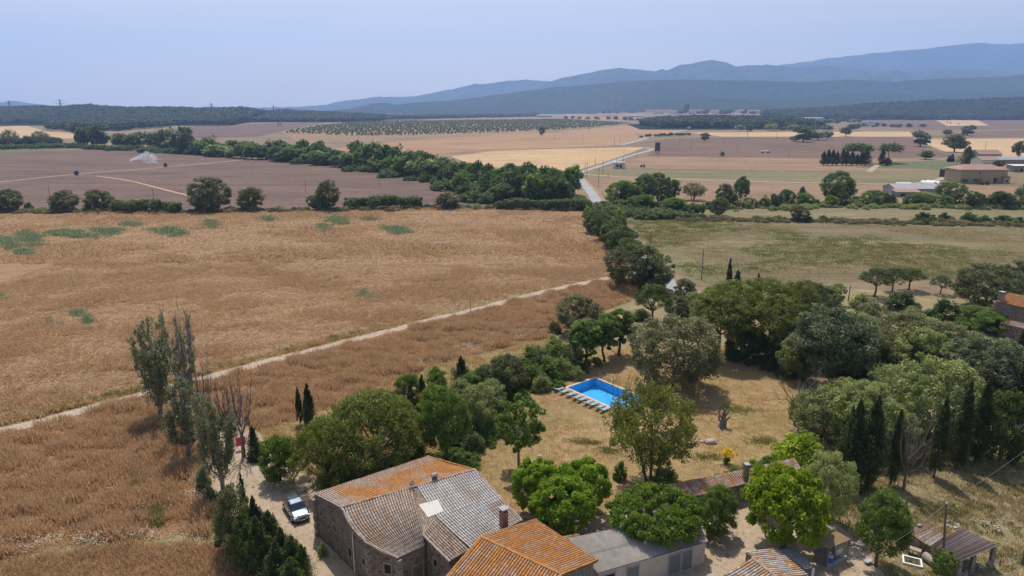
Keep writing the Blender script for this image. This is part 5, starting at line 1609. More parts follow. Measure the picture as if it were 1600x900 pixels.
for i, (px_, b_, t_, w_, m_, l_) in enumerate([(808, 606, 566, 50, L_OAK, "dark shrub joining the round evergreen to the bank"), (858, 592, 552, 52, L_MID, "green shrub in front of the tall bank shrub"), (886, 580, 540, 44, L_OAK, "dark shrub at the foot of the first clipped tree"), (830, 572, 536, 44, L_MID, "bramble at the upper left end of the bank"), (895, 560, 524, 36, L_GREYOAK, "grey shrub behind the first clipped tree"), (866, 548, 520, 34, L_OLIVE, "pale shrub at the crop's corner above the bank"), (846, 610, 580, 34, L_OLIVE, "olive shrub low on the bank beside the lime bush")]):
    ptree(("bush1", "bush2")[i % 2], m_, px_, b_, t_, w_, l_, cat="shrub", name="shrub")
undergrowth("undergrowth", [(590, 640), (660, 650), (760, 640), (800, 615), (860, 585), (890, 570)], 2.2, 90, L_MID, (.5, 1.4), 56)
undergrowth("undergrowth", [(625, 735), (690, 728), (745, 690), (770, 650)], 1.6, 60, L_MID, (.4, 1.2), 58)
undergrowth("undergrowth", [(1180, 560), (1290, 560), (1400, 560), (1560, 560)], 7, 150, L_OAK, (.5, 1.6), 57)
for px_, b_, t_, w_, k_, m_, l_ in [(1330, 590, 490, 84, "oak1", L_OLIVE, "leafy oak right behind the tall willow's trunk"), (1440, 610, 510, 90, "oak2", L_OLIVE, "olive oak in the middle of the right hand grove"), (1390, 640, 560, 90, "oak3", L_OLIVE, "olive tree left of the large olive green oak"), (1320, 650, 590, 70, "oak3", L_OLIVE, "pale tree behind the first broad cypress"), (1556, 640, 560, 80, "oak2", L_GREYOAK, "grey oak in front of the blue green cedar's right side"), (1350, 540, 470, 70, "oak2", L_GREYOAK, "grey oak behind the tall willow's crown"), (1440, 540, 490, 80, "oak3", L_OLIVE, "olive bush tree below the dark pine bushes"), (1500, 560, 510, 70, "oak3", L_OLIVE, "olive bush tree left of the cedar's top"), (1275, 575, 500, 60, "oak2", L_OAK, "shaded oak at the pine grove's right end"), (1165, 560, 500, 70, "oak3", L_PINEDK, "dark understorey tree between the pine grove's trunks"), (1262, 470, 436, 44, "oak3", L_OAK, "dark tree at the pine grove's back right"), (1060, 500, 462, 50, "oak2", L_OAK, "dark oak left of the pine grove beside the road bend"), (1085, 480, 452, 36, "oak3", L_OLIVE, "olive bush tree left of the thin spire")]:
    ptree(k_, m_, px_, b_, t_, w_, l_, name="broadleaf_tree")
# clipped trees by the pool
ptree("clip1", L_MID, 914, 572, 494, 54, "clipped tree with glossy leaves, leftmost of three behind the pool", name="clipped_tree", rz=.4)
ptree("clip1", L_MID, 944, 564, 484, 46, "clipped tree with glossy leaves, middle of three behind the pool", name="clipped_tree", rz=2.4)
ptree("clip1", L_MID, 967, 555, 478, 50, "clipped tree with glossy leaves, rightmost of three behind the pool", name="clipped_tree", rz=4.4)
ptree("oak2", L_GREYOAK, 908, 522, 459, 76, "grey green holm oak behind the clipped trees", name="oak_tree")
ptree("umb2", L_PINEDK, 1018, 512, 444, 62, "dark pine with a bare leaning trunk behind the round oak", name="pine_tree")
ptree("bush1", L_PINEDK, 1002, 500, 480, 34, "dark low bush at the foot of the pine behind the round oak", cat="bush", name="bush")
ptree("oak1", L_GREYOAK, 1053, 606, 494, 142, "huge round holm oak beside the pool", name="oak_tree", rz=.3)
# locust in front of the pool
ptree("airy2", L_PINE, 1016, 757, 606, 136, "big locust tree with several stems in front of the pool's right end", name="locust_tree", rz=1.0)
ptree("bush2", L_MID, 968, 748, 716, 26, "low green shoots left of the big locust's stems", cat="shrub", name="shrub")
ptree("bush1", L_MID, 1040, 760, 728, 60, "feathery green shrub under the big locust's right side", cat="shrub", name="shrub")
# mulberries behind the barns
ptree("mulb1", L_BRIGHT, 838, 803, 722, 82, "bright green mulberry, leftmost of three behind the house", name="mulberry_tree", rz=.2)
ptree("mulb2", L_BRIGHT, 908, 800, 719, 84, "bright green mulberry, rightmost of three behind the house", name="mulberry_tree", rz=1.9)
ptree("mulb1", L_BRIGHT, 880, 834, 752, 104, "bright green mulberry, nearest of three, rising over the orange roof", name="mulberry_tree", rz=3.3)
fm = tree("flat1", L_MULB, at(1015, 836), 5.6, 9.6, "wide flat mulberry spreading over the grey shed roof", name="mulberry_tree", rz=0)
for ch_ in fm.children:
    ch_.location = (0, -2.6 if ch_.name.startswith("crown") else -2.0, 0)
# right of the yard
ptree("oak2", L_MID, 1120, 836, 758, 64, "dark glossy tree at the end of the long shed", name="bay_tree")
ptree("mulb2", L_LIME, 1224, 858, 732, 128, "bright lime green maple in the yard right of the tiled shed", name="maple_tree", rz=.7)
ptree("oak3", L_BRIGHT, 1188, 800, 722, 48, "light green top of the young maple beside the tiled shed's chimney", name="maple_tree", rz=2.6)
ptree("oak1", L_OLIVE, 1286, 820, 706, 84, "dull green broad tree behind the lime green maple", name="broadleaf_tree")
ptree("tall1", L_MID, 1368, 884, 754, 84, "mid green walnut with a short thick trunk between the huts", name="walnut_tree", rz=2.0)
ptree("bush1", L_LIME, 1250, 722, 672, 100, "bright yellow green thicket left of the cypress row", cat="shrub", name="shrub", rz=.5)
for i, (px_, b_, t_, w_) in enumerate([(1125, 757, 742, 40), (1150, 748, 731, 44), (1178, 738, 720, 44), (1204, 729, 712, 36)]):
    ptree("bush3", L_MID, px_, b_, t_, w_, ("leftmost part of the creeper hedge behind the tiled shed", "second clump of the creeper hedge behind the tiled shed", "third clump of the creeper hedge behind the shed's chimney", "last clump of the creeper hedge beside the maple")[i], cat="hedge", name="hedge_clump")
ptree("airy3", L_MID, 1468, 915, 862, 36, "small green sapling beside the tank by the animal shed", name="sapling", cat="tree")
# cypress row and the grove on the right
for px_, b_, t_, w_, k_, l_ in [(1326, 764, 624, 56, "con1", "broad dark cypress at the left end of the cypress row"), (1353, 764, 616, 44, "cyp2", "second dark cypress of the row, just right of the broad one"), (1391, 757, 639, 27, "cyp1", "slim dark cypress left of the bare grey tree"), (1459, 746, 619, 28, "cyp1", "slim cypress right of the bare grey tree, showing a bare trunk foot"), (1494, 734, 594, 30, "cyp1", "tall cypress in the middle of the right half of the row"), (1522, 726, 588, 32, "cyp2", "tall thick cypress just left of the dark spreading conifer"), (1588, 655, 564, 36, "cyp1", "cypress cut by the right edge of the view below the stone cottage"), (1592, 560, 512, 14, "cyp1", "short cypress beside the cottage at the right edge")]:
    ptree(k_, L_CYP, px_, b_, t_, w_, l_, name="cypress_tree")
ptree("oak2", L_PINEDK, 1562, 722, 606, 82, "dark spreading conifer at the right end of the cypress row", name="conifer_tree")
ptree("oak1", L_OLIVE, 1450, 690, 560, 138, "large olive green oak behind the cypress row", name="oak_tree", rz=.2)
ptree("oak1", L_OLIVE, 1350, 700, 600, 110, "lower olive green oak behind the two leftmost cypresses", name="oak_tree", rz=2.0)
ptree("oak2", L_OLIVE, 1285, 682, 606, 90, "pale olive bushy oak at the lawn's right edge", name="oak_tree", rz=4.0)
ptree("oak3", L_OLIVE, 1400, 715, 640, 70, "pale leafy tree filling the gap behind the bare grey tree", name="broadleaf_tree", rz=1.0)
ptree("oak1", L_BLUE, 1530, 630, 527, 130, "blue green cedar with bright tufted top near the stone cottage", name="cedar_tree", rz=.2)
ptree("tall1", L_BLUE, 1296, 604, 469, 124, "tall grey green willow with several dark stems at the lawn's far right", name="willow_tree", rz=.8)
ptree("oak2", L_OLIVE, 1243, 592, 520, 56, "lighter lower limb tree left of the grey green willow", name="broadleaf_tree", rz=.8)
ptree("oak1", L_GREYOAK, 1408, 586, 482, 104, "grey holm oak right of the tall willow", name="oak_tree", rz=5.0)
ptree("oak1", L_GREYOAK, 1478, 592, 506, 100, "grey holm oak between the willow's neighbour and the blue cedar", name="oak_tree", rz=3.0)
ptree("oak2", L_GREYOAK, 1365, 600, 520, 62, "dark grey oak in the shade behind the willow's right side", name="oak_tree", rz=1.0)
# umbrella pine grove
for px_, b_, t_, w_, k_, l_ in [(1136, 556, 440, 130, "umb1", "leftmost umbrella pine of the grove, showing its bare leaning trunk"), (1186, 548, 434, 110, "umb2", "umbrella pine in the middle of the grove behind the round oak"), (1235, 545, 440, 100, "umb1", "rightmost umbrella pine of the grove, next to the willow"), (1120, 560, 462, 92, "umb2", "lower umbrella pine at the grove's front left"), (1205, 566, 462, 96, "umb1", "low dark umbrella pine at the grove's front right")]:
    ptree(k_, L_PINE, px_, b_, t_, w_, l_, name="umbrella_pine")
ptree("oak2", L_OAK, 1270, 530, 440, 50, "dark oak between the pine grove and the willow", name="oak_tree")
ptree("oak2", L_OAK, 1232, 570, 500, 70, "dark oak in deep shade under the pine grove", name="oak_tree")
ptree("cyp1", L_CYP, 1137, 462, 402, 11, "thin cypress spire at the back of the pine grove", name="cypress_tree")
ptree("con1", L_CYP, 1150, 462, 421, 18, "small dark conifer next to the thin spire", name="conifer_tree")
ptree("con1", L_CYP, 1183, 458, 426, 12, "tiny pointed conifer top behind the pine grove", name="conifer_tree")
# road side
ptree("oak1", L_OAK, 990, 450, 381, 90, "big dark oak spreading over the end of the dirt track", name="oak_tree", rz=.4)
ptree("oak2", L_OAK, 1022, 454, 395, 64, "dark oak right of the big oak at the road bend", name="oak_tree", rz=2.4)
ptree("oak3", L_GREYOAK, 1070, 468, 430, 36, "grey olive tree at the road bend", name="olive_tree")
ptree("bush1", L_DRY, 990, 447, 432, 40, "dry brown bramble below the big oak at the track's end", cat="bush", name="bush")
for px_, b_, t_, w_, l_ in [(930, 364, 322, 40, "first dark evergreen of the roadside row, farthest away"), (944, 376, 328, 44, "second dark evergreen of the roadside row"), (957, 388, 338, 46, "third dark evergreen of the roadside row"), (968, 398, 348, 48, "last dark evergreen of the roadside row, nearest the big oak"), (978, 388, 356, 36, "small evergreen leaning over the road at the row's near end"), (950, 356, 324, 30, "evergreen on the road's far side behind the roadside row"), (962, 368, 334, 32, "second evergreen on the road's far side behind the row"), (985, 408, 368, 44, "evergreen closing the gap between the row and the big oak")]:
    ptree("oak3", L_PINEDK, px_, b_, t_, w_, l_, name="evergreen_tree")
ptree("bush2", L_LIME, 918, 342, 320, 20, "yellow green bush at the left of the road where it dips", cat="bush", name="bush")
ptree("bush2", L_LIME, 968, 352, 321, 24, "yellow green bush at the right of the road where it dips", cat="bush", name="bush")
# trees along the green field
for px_, b_, t_, w_, k_, l_ in [(1366, 464, 419, 52, "umb2", "leftmost of three umbrella pines at the edge of the green field"), (1394, 456, 418, 40, "umb1", "middle of three umbrella pines at the edge of the green field"), (1420, 454, 419, 44, "umb2", "rightmost of three umbrella pines at the edge of the green field"), (1469, 460, 431, 34, "umb1", "small lone umbrella pine left of the dark oaks")]:
    ptree(k_, L_PINEDK, px_, b_, t_, w_, l_, name="umbrella_pine")
ptree("bush2", L_PINEDK, 1407, 484, 452, 66, "round dark pine bush in front of the three umbrella pines", cat="bush", name="pine_bush")
ptree("bush2", L_PINEDK, 1472, 500, 460, 56, "dark pine bush in front of the lone umbrella pine", cat="bush", name="pine_bush")
ptree("oak1", L_OAK, 1538, 480, 412, 100, "big dark oak left of the stone cottage", name="oak_tree")
ptree("oak2", L_OAK, 1592, 462, 406, 62, "dark oak behind the stone cottage at the right edge", name="oak_tree")
ptree("oak3", L_MID, 1520, 508, 472, 50, "light green bushy tree left of the cottage", name="broadleaf_tree")
ptree("oak3", L_MID, 1548, 520, 484, 54, "light green bushy tree in front of the cottage's lower wall", name="broadleaf_tree")
ptree("bush1", L_MID, 1500, 522, 495, 50, "green bramble below the light green trees by the cottage", cat="bush", name="bush")
ptree("bush1", L_OLIVE, 1345, 480, 455, 40, "olive shrub beside the leaning field post", cat="shrub", name="shrub")
ptree("oak3", L_OLIVE, 1300, 476, 438, 36, "olive tree at the back corner of the pine grove", name="olive_tree")

# ------------------------------------------------------------------ bare and dead trees
def bare_tree(label, px, pyb, pyt, w, seed, lev=3, upright=.9, r0=.16, m=None, fast=True):
    rng = np.random.default_rng(seed)
    x, y = at(px, pyb); h = height_at(px, pyb, pyt)
    t = thing("dead_tree", label, "dead tree", (x, y, 0), random.uniform(0, 6))
    mb = MB()
    if fast:          # broom of steep bare limbs
        mb.tube([(0, 0, -.3), (.04, 0, h * .18), (0, .03, h * .3)], [r0 * 1.3, r0, r0 * .85], 7)
        o = mb.build("trunk", m or BARK_DEAD); o.parent = t
        mb = MB()
        for i in range(15):
            a = i * 2.4 + rng.uniform(-.3, .3); z0 = h * rng.uniform(.16, .4); out = w * .5 * rng.uniform(.25, 1)
            top = h * rng.uniform(.6, 1)
            e = Vector((math.cos(a) * out, math.sin(a) * out, top)); b = Vector((0, 0, z0))
            mm = b.lerp(e, .35) + Vector((math.cos(a) * out * .3, math.sin(a) * out * .3, 0))
            mb.tube([b, mm, e], [.07, .05, .014], 4, cap=False)
            for k in range(9):
                p = (b.lerp(mm, rng.uniform(.3, 1)) if k < 2 else mm.lerp(e, rng.uniform(0, 1)))
                d = Vector((rng.normal(0, .28), rng.normal(0, .28), 1)).normalized() * rng.uniform(.5, 1.5)
                mb.tube([p, p + d], [.03, .01], 3, cap=False)
        o = mb.build("branches", m or BARK_DEAD); o.parent = t
    else:
        tips = []
        mb.tube([(0, 0, -.3), (.05, .02, h * .3)], [r0 * 1.3, r0 * .9], 7)
        o = mb.build("trunk", m or BARK_DEAD); o.parent = t
        mb = MB()
        for i in range(7):
            a = i * 2.4
            branchy(mb, rng, Vector((0, 0, h * rng.uniform(.15, .4))), Vector((math.cos(a) * (1 - upright), math.sin(a) * (1 - upright), upright)).normalized(), h * .36, r0 * .5, lev, .35, .25, tips, .012)
        o = mb.build("branches", m or BARK_DEAD); o.parent = t
    return t
bare_tree("bare dead poplar with upright twigs right of the tallest poplar", 322, 690, 552, 4.0, 3)
bare_tree("bare dead poplar beside the colourful washing", 357, 690, 590, 4.2, 4)
bare_tree("bare dead poplar with a thick trunk at the lane, nearest of the dead ones", 381, 713, 578, 5.0, 5, r0=.22)
bare_tree("leafless grey tree standing in the cypress row", 1412, 765, 638, 4.2, 9, r0=.15, m=BARK_DEAD)
bare_tree("half dead crooked tree with bare limbs at the lawn's right edge", 1241, 664, 582, 5, 12, lev=3, upright=.55, fast=False, r0=.17, m=BARK_DEAD)
bare_tree("leafless small tree sticking out left of the big locust over the pool", 968, 690, 596, 4, 15, lev=3, upright=.7, fast=False, r0=.09, m=BARK)
ptree("bush1", L_OLIVE, 1246, 652, 604, 34, "leafy clump grown up round the half dead crooked tree", cat="bush", name="bush")

def stump():
    x, y = at(1129, 667)
    t = thing("olive_stump", "gnarled dead olive trunk with sawn limbs standing on the lawn", "dead tree", (x, y, 0))
    rng = np.random.default_rng(5)
    mb = MB()
    mb.tube([(-.1, 0, -.2), (-.05, 0, .35), (.08, 0, .9), (.1, .05, 1.5)], [.8, .58, .5, .34], 9)
    o = mb.build("trunk", BARK_DEAD, jit=.06); o.parent = t
    for p in [[(.05, 0, 1.2), (-.35, 0, 1.7), (-.75, 0, 2.2), (-.6, .1, 2.9), (-.8, .1, 3.3)], [(.12, 0, 1.3), (.3, 0, 2.0), (.15, .1, 2.7), (.42, .1, 3.3), (.36, .1, 3.7)], [(.1, 0, 1.0), (.55, -.1, 1.25), (.85, -.1, 1.7), (1.15, -.1, 1.75)], [(-.1, 0, .9), (-.6, -.1, 1.2), (-.8, -.1, 1.8), (-.7, -.1, 2.3)], [(.1, 0, 1.4), (-.05, .2, 2.1), (.1, .2, 2.6), (-.1, .2, 3.2)], [(.3, 0, 2.0), (.7, 0, 2.5), (.75, .1, 2.9)]]:
        mb = MB(); mb.tube(p, [.22, .17, .13, .1, .06][:len(p)], 7)
        o = mb.build("limb", BARK_DEAD, jit=.035); o.parent = t
stump()
bpy.data.objects['olive_stump'].scale = (.85, .85, .88)
def yellow_shrub():
    x, y = at(1136, 724)
    t = thing("flowering_shrub", "small shrub covered in yellow blossom on the lawn above the tiled shed", "shrub", (x, y, 0))
    rng = np.random.default_rng(8)
    C = np.array([(rng.normal(0, .12), rng.normal(0, .12), .35 + .12 * i / 4, .3, .3, .3, .4) for i in range(6)])
    V, F, tone = leaf_cloud(rng, C, 40, .13)
    link("foliage", mesh_np("foliage", V, F, L_MID, tone), t)
    C = np.array([(math.cos(a) * r_, math.sin(a) * r_, z_, .34, .34, .26, .5) for a, r_, z_ in ((0, .95, 1.35), (.7, .5, 1.55), (1.9, .5, 1.75), (3.0, .9, 1.3), (3.6, .5, 1.6), (4.6, .5, 1.3), (5.5, .6, 1.35), (0, 0, 1.9), (3, .3, 1.2))])
    V, F, tone = leaf_cloud(rng, C, 60, .13)
    link("blossom", mesh_np("blossom", V, F, L_YELLOW, tone), t)
    mb = MB(); mb.tube([(0, 0, -.1), (0, 0, .9)], [.1, .06], 6)
    for a in (0, 1.5, 3, 4.5): mb.tube([(0, 0, .5), (math.cos(a) * .6, math.sin(a) * .6, 1.3)], [.05, .02], 4)
    o = mb.build("stem", BARK); o.parent = t
yellow_shrub()

# ------------------------------------------------------------------ hedgerow beyond the ripe crop
for px_, b_, t_, w_, l_ in [(14, 330, 294, 44, "dark oak at the left edge of the hedgerow beyond the ripe crop"), (100, 330, 296, 48, "bushy dark oak, second in the hedgerow from the left"), (157, 329, 292, 42, "dark oak with an open foot, third in the hedgerow from the left"), (330, 330, 275, 66, "tallest dark oak of the hedgerow beyond the ripe crop"), (393, 329, 287, 42, "dark oak just right of the hedgerow's tallest oak"), (511, 328, 280, 44, "lone tall dark oak left of the cane stand"), (698, 325, 299, 44, "bushy green tree at the right end of the hedgerow")]:
    ptree("oak2" if w_ > 43 else "oak3", L_OAK, px_, b_, t_, w_, l_, name="oak_tree")
ptree("oak3", L_RIVER, 495, 328, 302, 30, "lower bushy tree at the foot of the lone tall oak", name="broadleaf_tree")
ptree("bush2", L_RIVER, 45, 328, 314, 18, "small bush between the two leftmost hedgerow oaks", cat="bush", name="bush")
ptree("bush2", L_RIVER, 138, 329, 312, 16, "small bush left of the open footed hedgerow oak", cat="bush", name="bush")
row([(185, 331), (290, 333)], 9, ["cane1", "cane2"], L_CANE, (4.6, 6), (5.5, 7.5), "green cane clump left of the hedgerow's tallest oak", "canes left of the tallest oak", 1, cat="cane", name="cane_clump", jit=1.5)
row([(545, 327), (650, 325)], 10, ["cane1", "cane2"], L_CANE, (5, 6.4), (5.5, 7.5), "green cane clump right of the lone tall oak", "canes right of the lone oak", 2, cat="cane", name="cane_clump", jit=1.5)
row([(0, 330), (190, 331)], 14, "bush3", [L_RIVER, L_DRY, L_OLIVE], (1.2, 2.2), (3, 6), "low scrub bush at the left hedgerow's foot", "scrub along the hedgerow", 3, cat="bush", name="bush")
row([(290, 332), (480, 329)], 14, "bush3", [L_RIVER, L_OLIVE], (1.5, 2.6), (3, 6), "low scrub bush between the hedgerow oaks", "scrub between the hedgerow oaks", 4, cat="bush", name="bush")
row([(640, 326), (830, 325)], 16, "bush3", [L_RIVER, L_OLIVE, L_CANE], (1.5, 3.2), (3, 6), "low scrub bush right of the cane stand", "scrub right of the canes", 5, cat="bush", name="bush")
row([(780, 327), (905, 329)], 12, ["cane1", "cane2"], L_CANE, (4, 5.5), (5, 7), "cane clump before the trees left of the road", "canes left of the road", 6, cat="cane", name="cane_clump", jit=1.5)

# riverside belt running diagonally across the valley
BELT = "riverside tree in the long diagonal belt across the valley"
row([(690, 281), (740, 292), (790, 308), (840, 318), (905, 318)], 17, ["far0", "far1", "oak3"], [L_RIVER, L_RIVER, L_MID], (12, 17), (9, 14), "leafy tree at the diagonal belt's near end left of the road", "belt trees left of the road", 11, jit=5)
row([(800, 300), (850, 305), (905, 304)], 9, ["far0", "oak3"], [L_RIVER, L_MID], (14, 19), (10, 14), "tall tree beside the road at the belt's near end", "tall belt trees by the road", 12, jit=5)
undergrowth("undergrowth", [(-60, 234), (115, 230), (300, 240), (420, 245), (545, 261), (690, 283), (790, 312), (905, 322)], 7, 420, L_RIVER, (2.5, 6), 51)
undergrowth("undergrowth", [(0, 332), (290, 333), (520, 329), (700, 326), (905, 329)], 1.8, 260, L_SCRUB, (.6, 1.9), 52)
undergrowth("undergrowth", [(945, 330), (1060, 340)], 5, 90, L_CANE, (2, 4), 53)
undergrowth("undergrowth", [(1060, 344), (1250, 346), (1430, 350), (1640, 354)], 2.2, 240, L_SCRUB, (.5, 1.5), 54)
undergrowth("undergrowth", [(1100, 327), (1270, 324), (1450, 324), (1640, 327)], 3.5, 130, L_OLIVE, (.8, 2.4), 55)
row([(690, 285), (790, 312), (900, 322)], 18, ["oak3", "oak2", "tall1"], [L_MID, L_RIVER, L_CANE], (8, 13), (8, 13), "lower leafy tree along the belt's near end before the road", "low belt trees near the road", 41, jit=6)
row([(545, 262), (690, 283)], 16, ["far0", "oak3", "far3"], [L_RIVER, L_MID, L_OLIVE], (8, 15), (10, 15), "lower tree along the front of the belt's middle", "front belt trees", 42, jit=4)
row([(300, 241), (545, 260)], 20, ["far1", "oak3", "far3"], [L_RIVER, L_MID, L_OLIVE], (8, 14), (12, 18), "lower tree along the belt behind the ploughed field", "front belt trees by the ploughed field", 43, jit=5)
row([(545, 259), (600, 267), (690, 279)], 16, ["far0", "far1", "far2"], L_RIVER, (14, 20), (11, 16), "riverside tree in the middle of the diagonal belt", "middle belt trees", 13, jit=5)
row([(300, 239), (420, 243), (545, 258)], 20, ["far0", "far1", "far2"], L_RIVER, (11, 19), (13, 20), "riverside tree behind the ploughed field's far edge", "belt trees behind the ploughed field", 14, jit=6)
row([(115, 229), (200, 231), (300, 238)], 15, ["far0", "far1", "far3"], [L_RIVER, L_RIVER, L_OAK], (15, 28), (16, 26), "tall distant tree at the far left of the belt", "far left belt trees", 15, jit=7)
row([(-60, 233), (95, 227)], 12, ["far0", "far1"], [L_RIVER, L_OAK], (9, 14), (16, 22), "low dark bush of the line on the far left", "far left bush line", 16, jit=7)
ptree("airy2", L_POP, 18, 231, 203, 24, "pale open tree rising above the far left bush line", name="tree")
ptree("airy2", L_POP, 65, 229, 205, 24, "second pale open tree above the far left bush line", name="tree")
ptree("far0", L_OAK, 290, 240, 204, 26, "tall dark tree standing up from the belt on the far left", name="tree")
ptree("far0", L_OAK, 494, 250, 219, 26, "tall dark tree standing up from the belt left of centre", name="tree")

# trees right of the road
for px_, b_, t_, w_, k_, m_, l_ in [(968, 322, 276, 44, "oak3", L_MID, "green tree nearest the road on its right side"), (985, 322, 282, 40, "oak3", L_MID, "broad green tree second from the road on its right"), (1005, 318, 270, 44, "oak2", L_RIVER, "tall dark tree behind the broad green ones by the road"), (1028, 316, 268, 44, "oak2", L_RIVER, "tallest dark tree in the clump right of the road"), (1050, 312, 276, 26, "oak3", L_RIVER, "slender dark tree at the right end of the tall clump"), (1083, 313, 286, 36, "airy2", L_GREYOAK, "grey half bare round tree standing right of the clump"), (1053, 336, 304, 42, "oak3", L_MID, "round green tree in front of the clump by the green field"), (1000, 332, 300, 46, "oak3", L_MID, "light green bushy tree low in front of the clump"), (1133, 322, 286, 34, "oak2", L_OAK, "dark leaning tree left of the slim round topped tree"), (1156, 318, 272, 26, "tall1", L_RIVER, "slim round topped tree behind the dark leaning one"), (1120, 336, 305, 28, "oak3", L_OAK, "dark bushy tree at the corner of the green field"), (1308, 317, 267, 52, "oak1", L_RIVER, "big spreading tree in the middle of the right hand fields"), (1248, 346, 318, 28, "oak3", L_OAK, "dark bush tree in the hedge at the far side of the green field"), (1230, 318, 293, 22, "oak3", L_RIVER, "dark tree left of the pointed hedge tree"), (1252, 318, 291, 20, "con1", L_RIVER, "pointed dark hedge tree left of the big spreading tree"), (1366, 318, 296, 40, "oak2", L_MID, "green tree left of the grey farm shed"), (1482, 316, 284, 48, "oak1", L_RIVER, "green tree right of the grey farm shed"), (1448, 318, 297, 40, "oak3", L_OLIVE, "olive tree in front of the grey farm shed"), (1420, 318, 303, 20, "oak3", L_RIVER, "small dark tree in front of the grey farm shed's middle"), (1522, 325, 297, 28, "tall1", L_RIVER, "dark tree below the yellow farmhouse's right half"), (1565, 325, 295, 38, "oak3", L_RIVER, "green tree below the yellow farmhouse's right end"), (1598, 320, 290, 26, "airy2", L_RIVER, "open tree at the right edge below the yellow farmhouse")]:
    ptree(k_, m_, px_, b_, t_, w_, l_, name="tree")
row([(945, 328), (1100, 336)], 14, ["cane1", "cane2"], L_CANE, (3.6, 5), (5, 7), "cane clump before the trees right of the road", "canes right of the road", 21, cat="cane", name="cane_clump", jit=1.5)
for a_, b_, e_ in (((1060, 342), (1250, 345), "left third"), ((1250, 345), (1430, 349), "middle third"), ((1430, 349), (1620, 352), "right third")):
    row([a_, b_], 18, ["bush3", "bush1"], [L_OLIVE, L_RIVER, L_SCRUB, L_SCRUB], (.9, 2.8), (3, 7), "scrub bush in the %s of the green field's far hedge" % e_, "scrub along the green field, " + e_, 22, cat="bush", name="bush")
for a_, b_, e_ in (((1100, 326), (1270, 322), "left third"), ((1270, 322), (1450, 322), "middle third"), ((1450, 322), (1620, 325), "right third")):
    row([a_, b_], 14, ["bush1", "bush2", "oak3"], [L_RIVER, L_OLIVE, L_OAK, L_MID], (1.8, 7), (4, 8), "bush in the %s of the hedge below the farm" % e_, "hedge below the farm, " + e_, 23, cat="bush", name="bush")
row([(1420, 345), (1620, 350)], 14, "bush2", L_RIVER, (2.5, 4.5), (5, 8), "green bush in the hedge's thick right end", "thicker hedge on the right", 24, cat="bush", name="bush")

# far plain, right
for px_, b_, t_, w_, k_, m_, l_ in [(1101, 220, 206, 17, "far0", L_OAK, "small round tree alone on the edge of the far brown field"), (847, 211, 196, 10, "oak3", L_OAK, "tiny lone tree on the far orange stubble"), (1321, 213, 197, 19, "far2", L_OAK, "lone round tree on the pale straw strip"), (1255, 222, 194, 36, "far0", L_RIVER, "tall tree of the island clump in the brown field"), (1278, 219, 204, 26, "far1", L_RIVER, "low tree at the island clump's right side"), (1292, 217, 204, 18, "far1", L_RIVER, "smallest tree at the island clump's right end"), (1242, 221, 212, 18, "far1", L_CANE, "pale scrub at the island clump's left end"), (1438, 229, 202, 32, "far0", L_OAK, "lopsided dark tree left of the pale wheat on the right"), (1491, 238, 206, 40, "far1", L_OAK, "large dark tree on the pale wheat on the right"), (1511, 212, 194, 24, "far0", L_OAK, "dark tree behind the large one on the pale wheat"), (1479, 212, 201, 16, "far1", L_OAK, "small bush tree left of the dark tree on the wheat"), (1446, 249, 234, 24, "far1", L_RIVER, "round green bush tree on the meadow's far edge"), (1510, 258, 228, 26, "con1", L_OAK, "dark pointed tree left of the yellow farmhouse"), (1590, 249, 218, 20, "tall1", L_OAK, "dark ragged tree at the right edge behind the farm"), (1553, 246, 238, 20, "far0", L_RIVER, "small dome tree behind the farm's pale annexe"), (1560, 262, 249, 18, "far0", L_OAK, "dark tree at the right corner of the yellow farmhouse"), (1128, 245, 236, 8, "far1", L_RIVER, "tiny bush alone in the brown field")]:
    ptree(k_, m_, px_, b_, t_, w_, l_, name="tree")
for i, (px_, t_, w_) in enumerate([(1286, 236, 12), (1293, 232, 10), (1300, 233, 11), (1307, 236, 10), (1316, 231, 12), (1322, 234, 10), (1330, 236, 12), (1338, 240, 9), (1345, 236, 12), (1352, 230, 15), (1377, 232, 12), (1386, 246, 16)]):
    tree("cyp2", L_CYP, at(px_, 258.5), height_at(px_, 258.5, t_), w_ * depth_of(*at(px_, 258.5)) / FOC, ("leftmost cypress of the dark row on the far brown field" if i == 0 else "lone cypress under the right hand far umbrella pine" if i == 10 else "squat dark conifer right of the field lane" if i == 11 else (ORD[i] + " dark cypress from the left in the close row on the far field")), name="cypress_tree", group="far cypress row" if 0 < i < 10 else None)
ptree("farumb", L_PINEDK, 1340, 255, 226, 46, "wide umbrella pine growing over the far cypress row", name="umbrella_pine")
ptree("farumb", L_PINEDK, 1388, 255, 226, 44, "wide umbrella pine right of the lane by the far cypress row", name="umbrella_pine")
row([(1025, 213.5), (1080, 212)], 8, ["cane1", "cane2"], L_CANE, (4, 6), (9, 13), "cane clump in the strip beside the far road", "canes along the far road", 31, cat="cane", name="cane_clump", parts=False)
row([(1002, 216), (1020, 213)], 3, ["cane1"], L_CANE, (3.5, 5), (6, 9), "cane clump left of the far road", "canes left of the far road", 32, cat="cane", name="cane_clump", parts=False)
tree("far0", L_RIVER, at(1072, 179, 14), 50, 30, "tall narrow tree above the far village", name="tree", z=14)
row([(880, 186), (1000, 189)], 12, ["far0", "far1"], [L_OAK, L_RIVER], (9, 17), (16, 24), "dark tree in front of the far red field", "trees by the far red field", 33, jit=10, parts=False)
row([(935, 178), (1040, 177)], 9, ["far0", "far2"], L_OAK, (10, 17), (14, 20), "tiny tree on the skyline of the red field", "skyline trees", 34, jit=10, parts=False, z0=15)
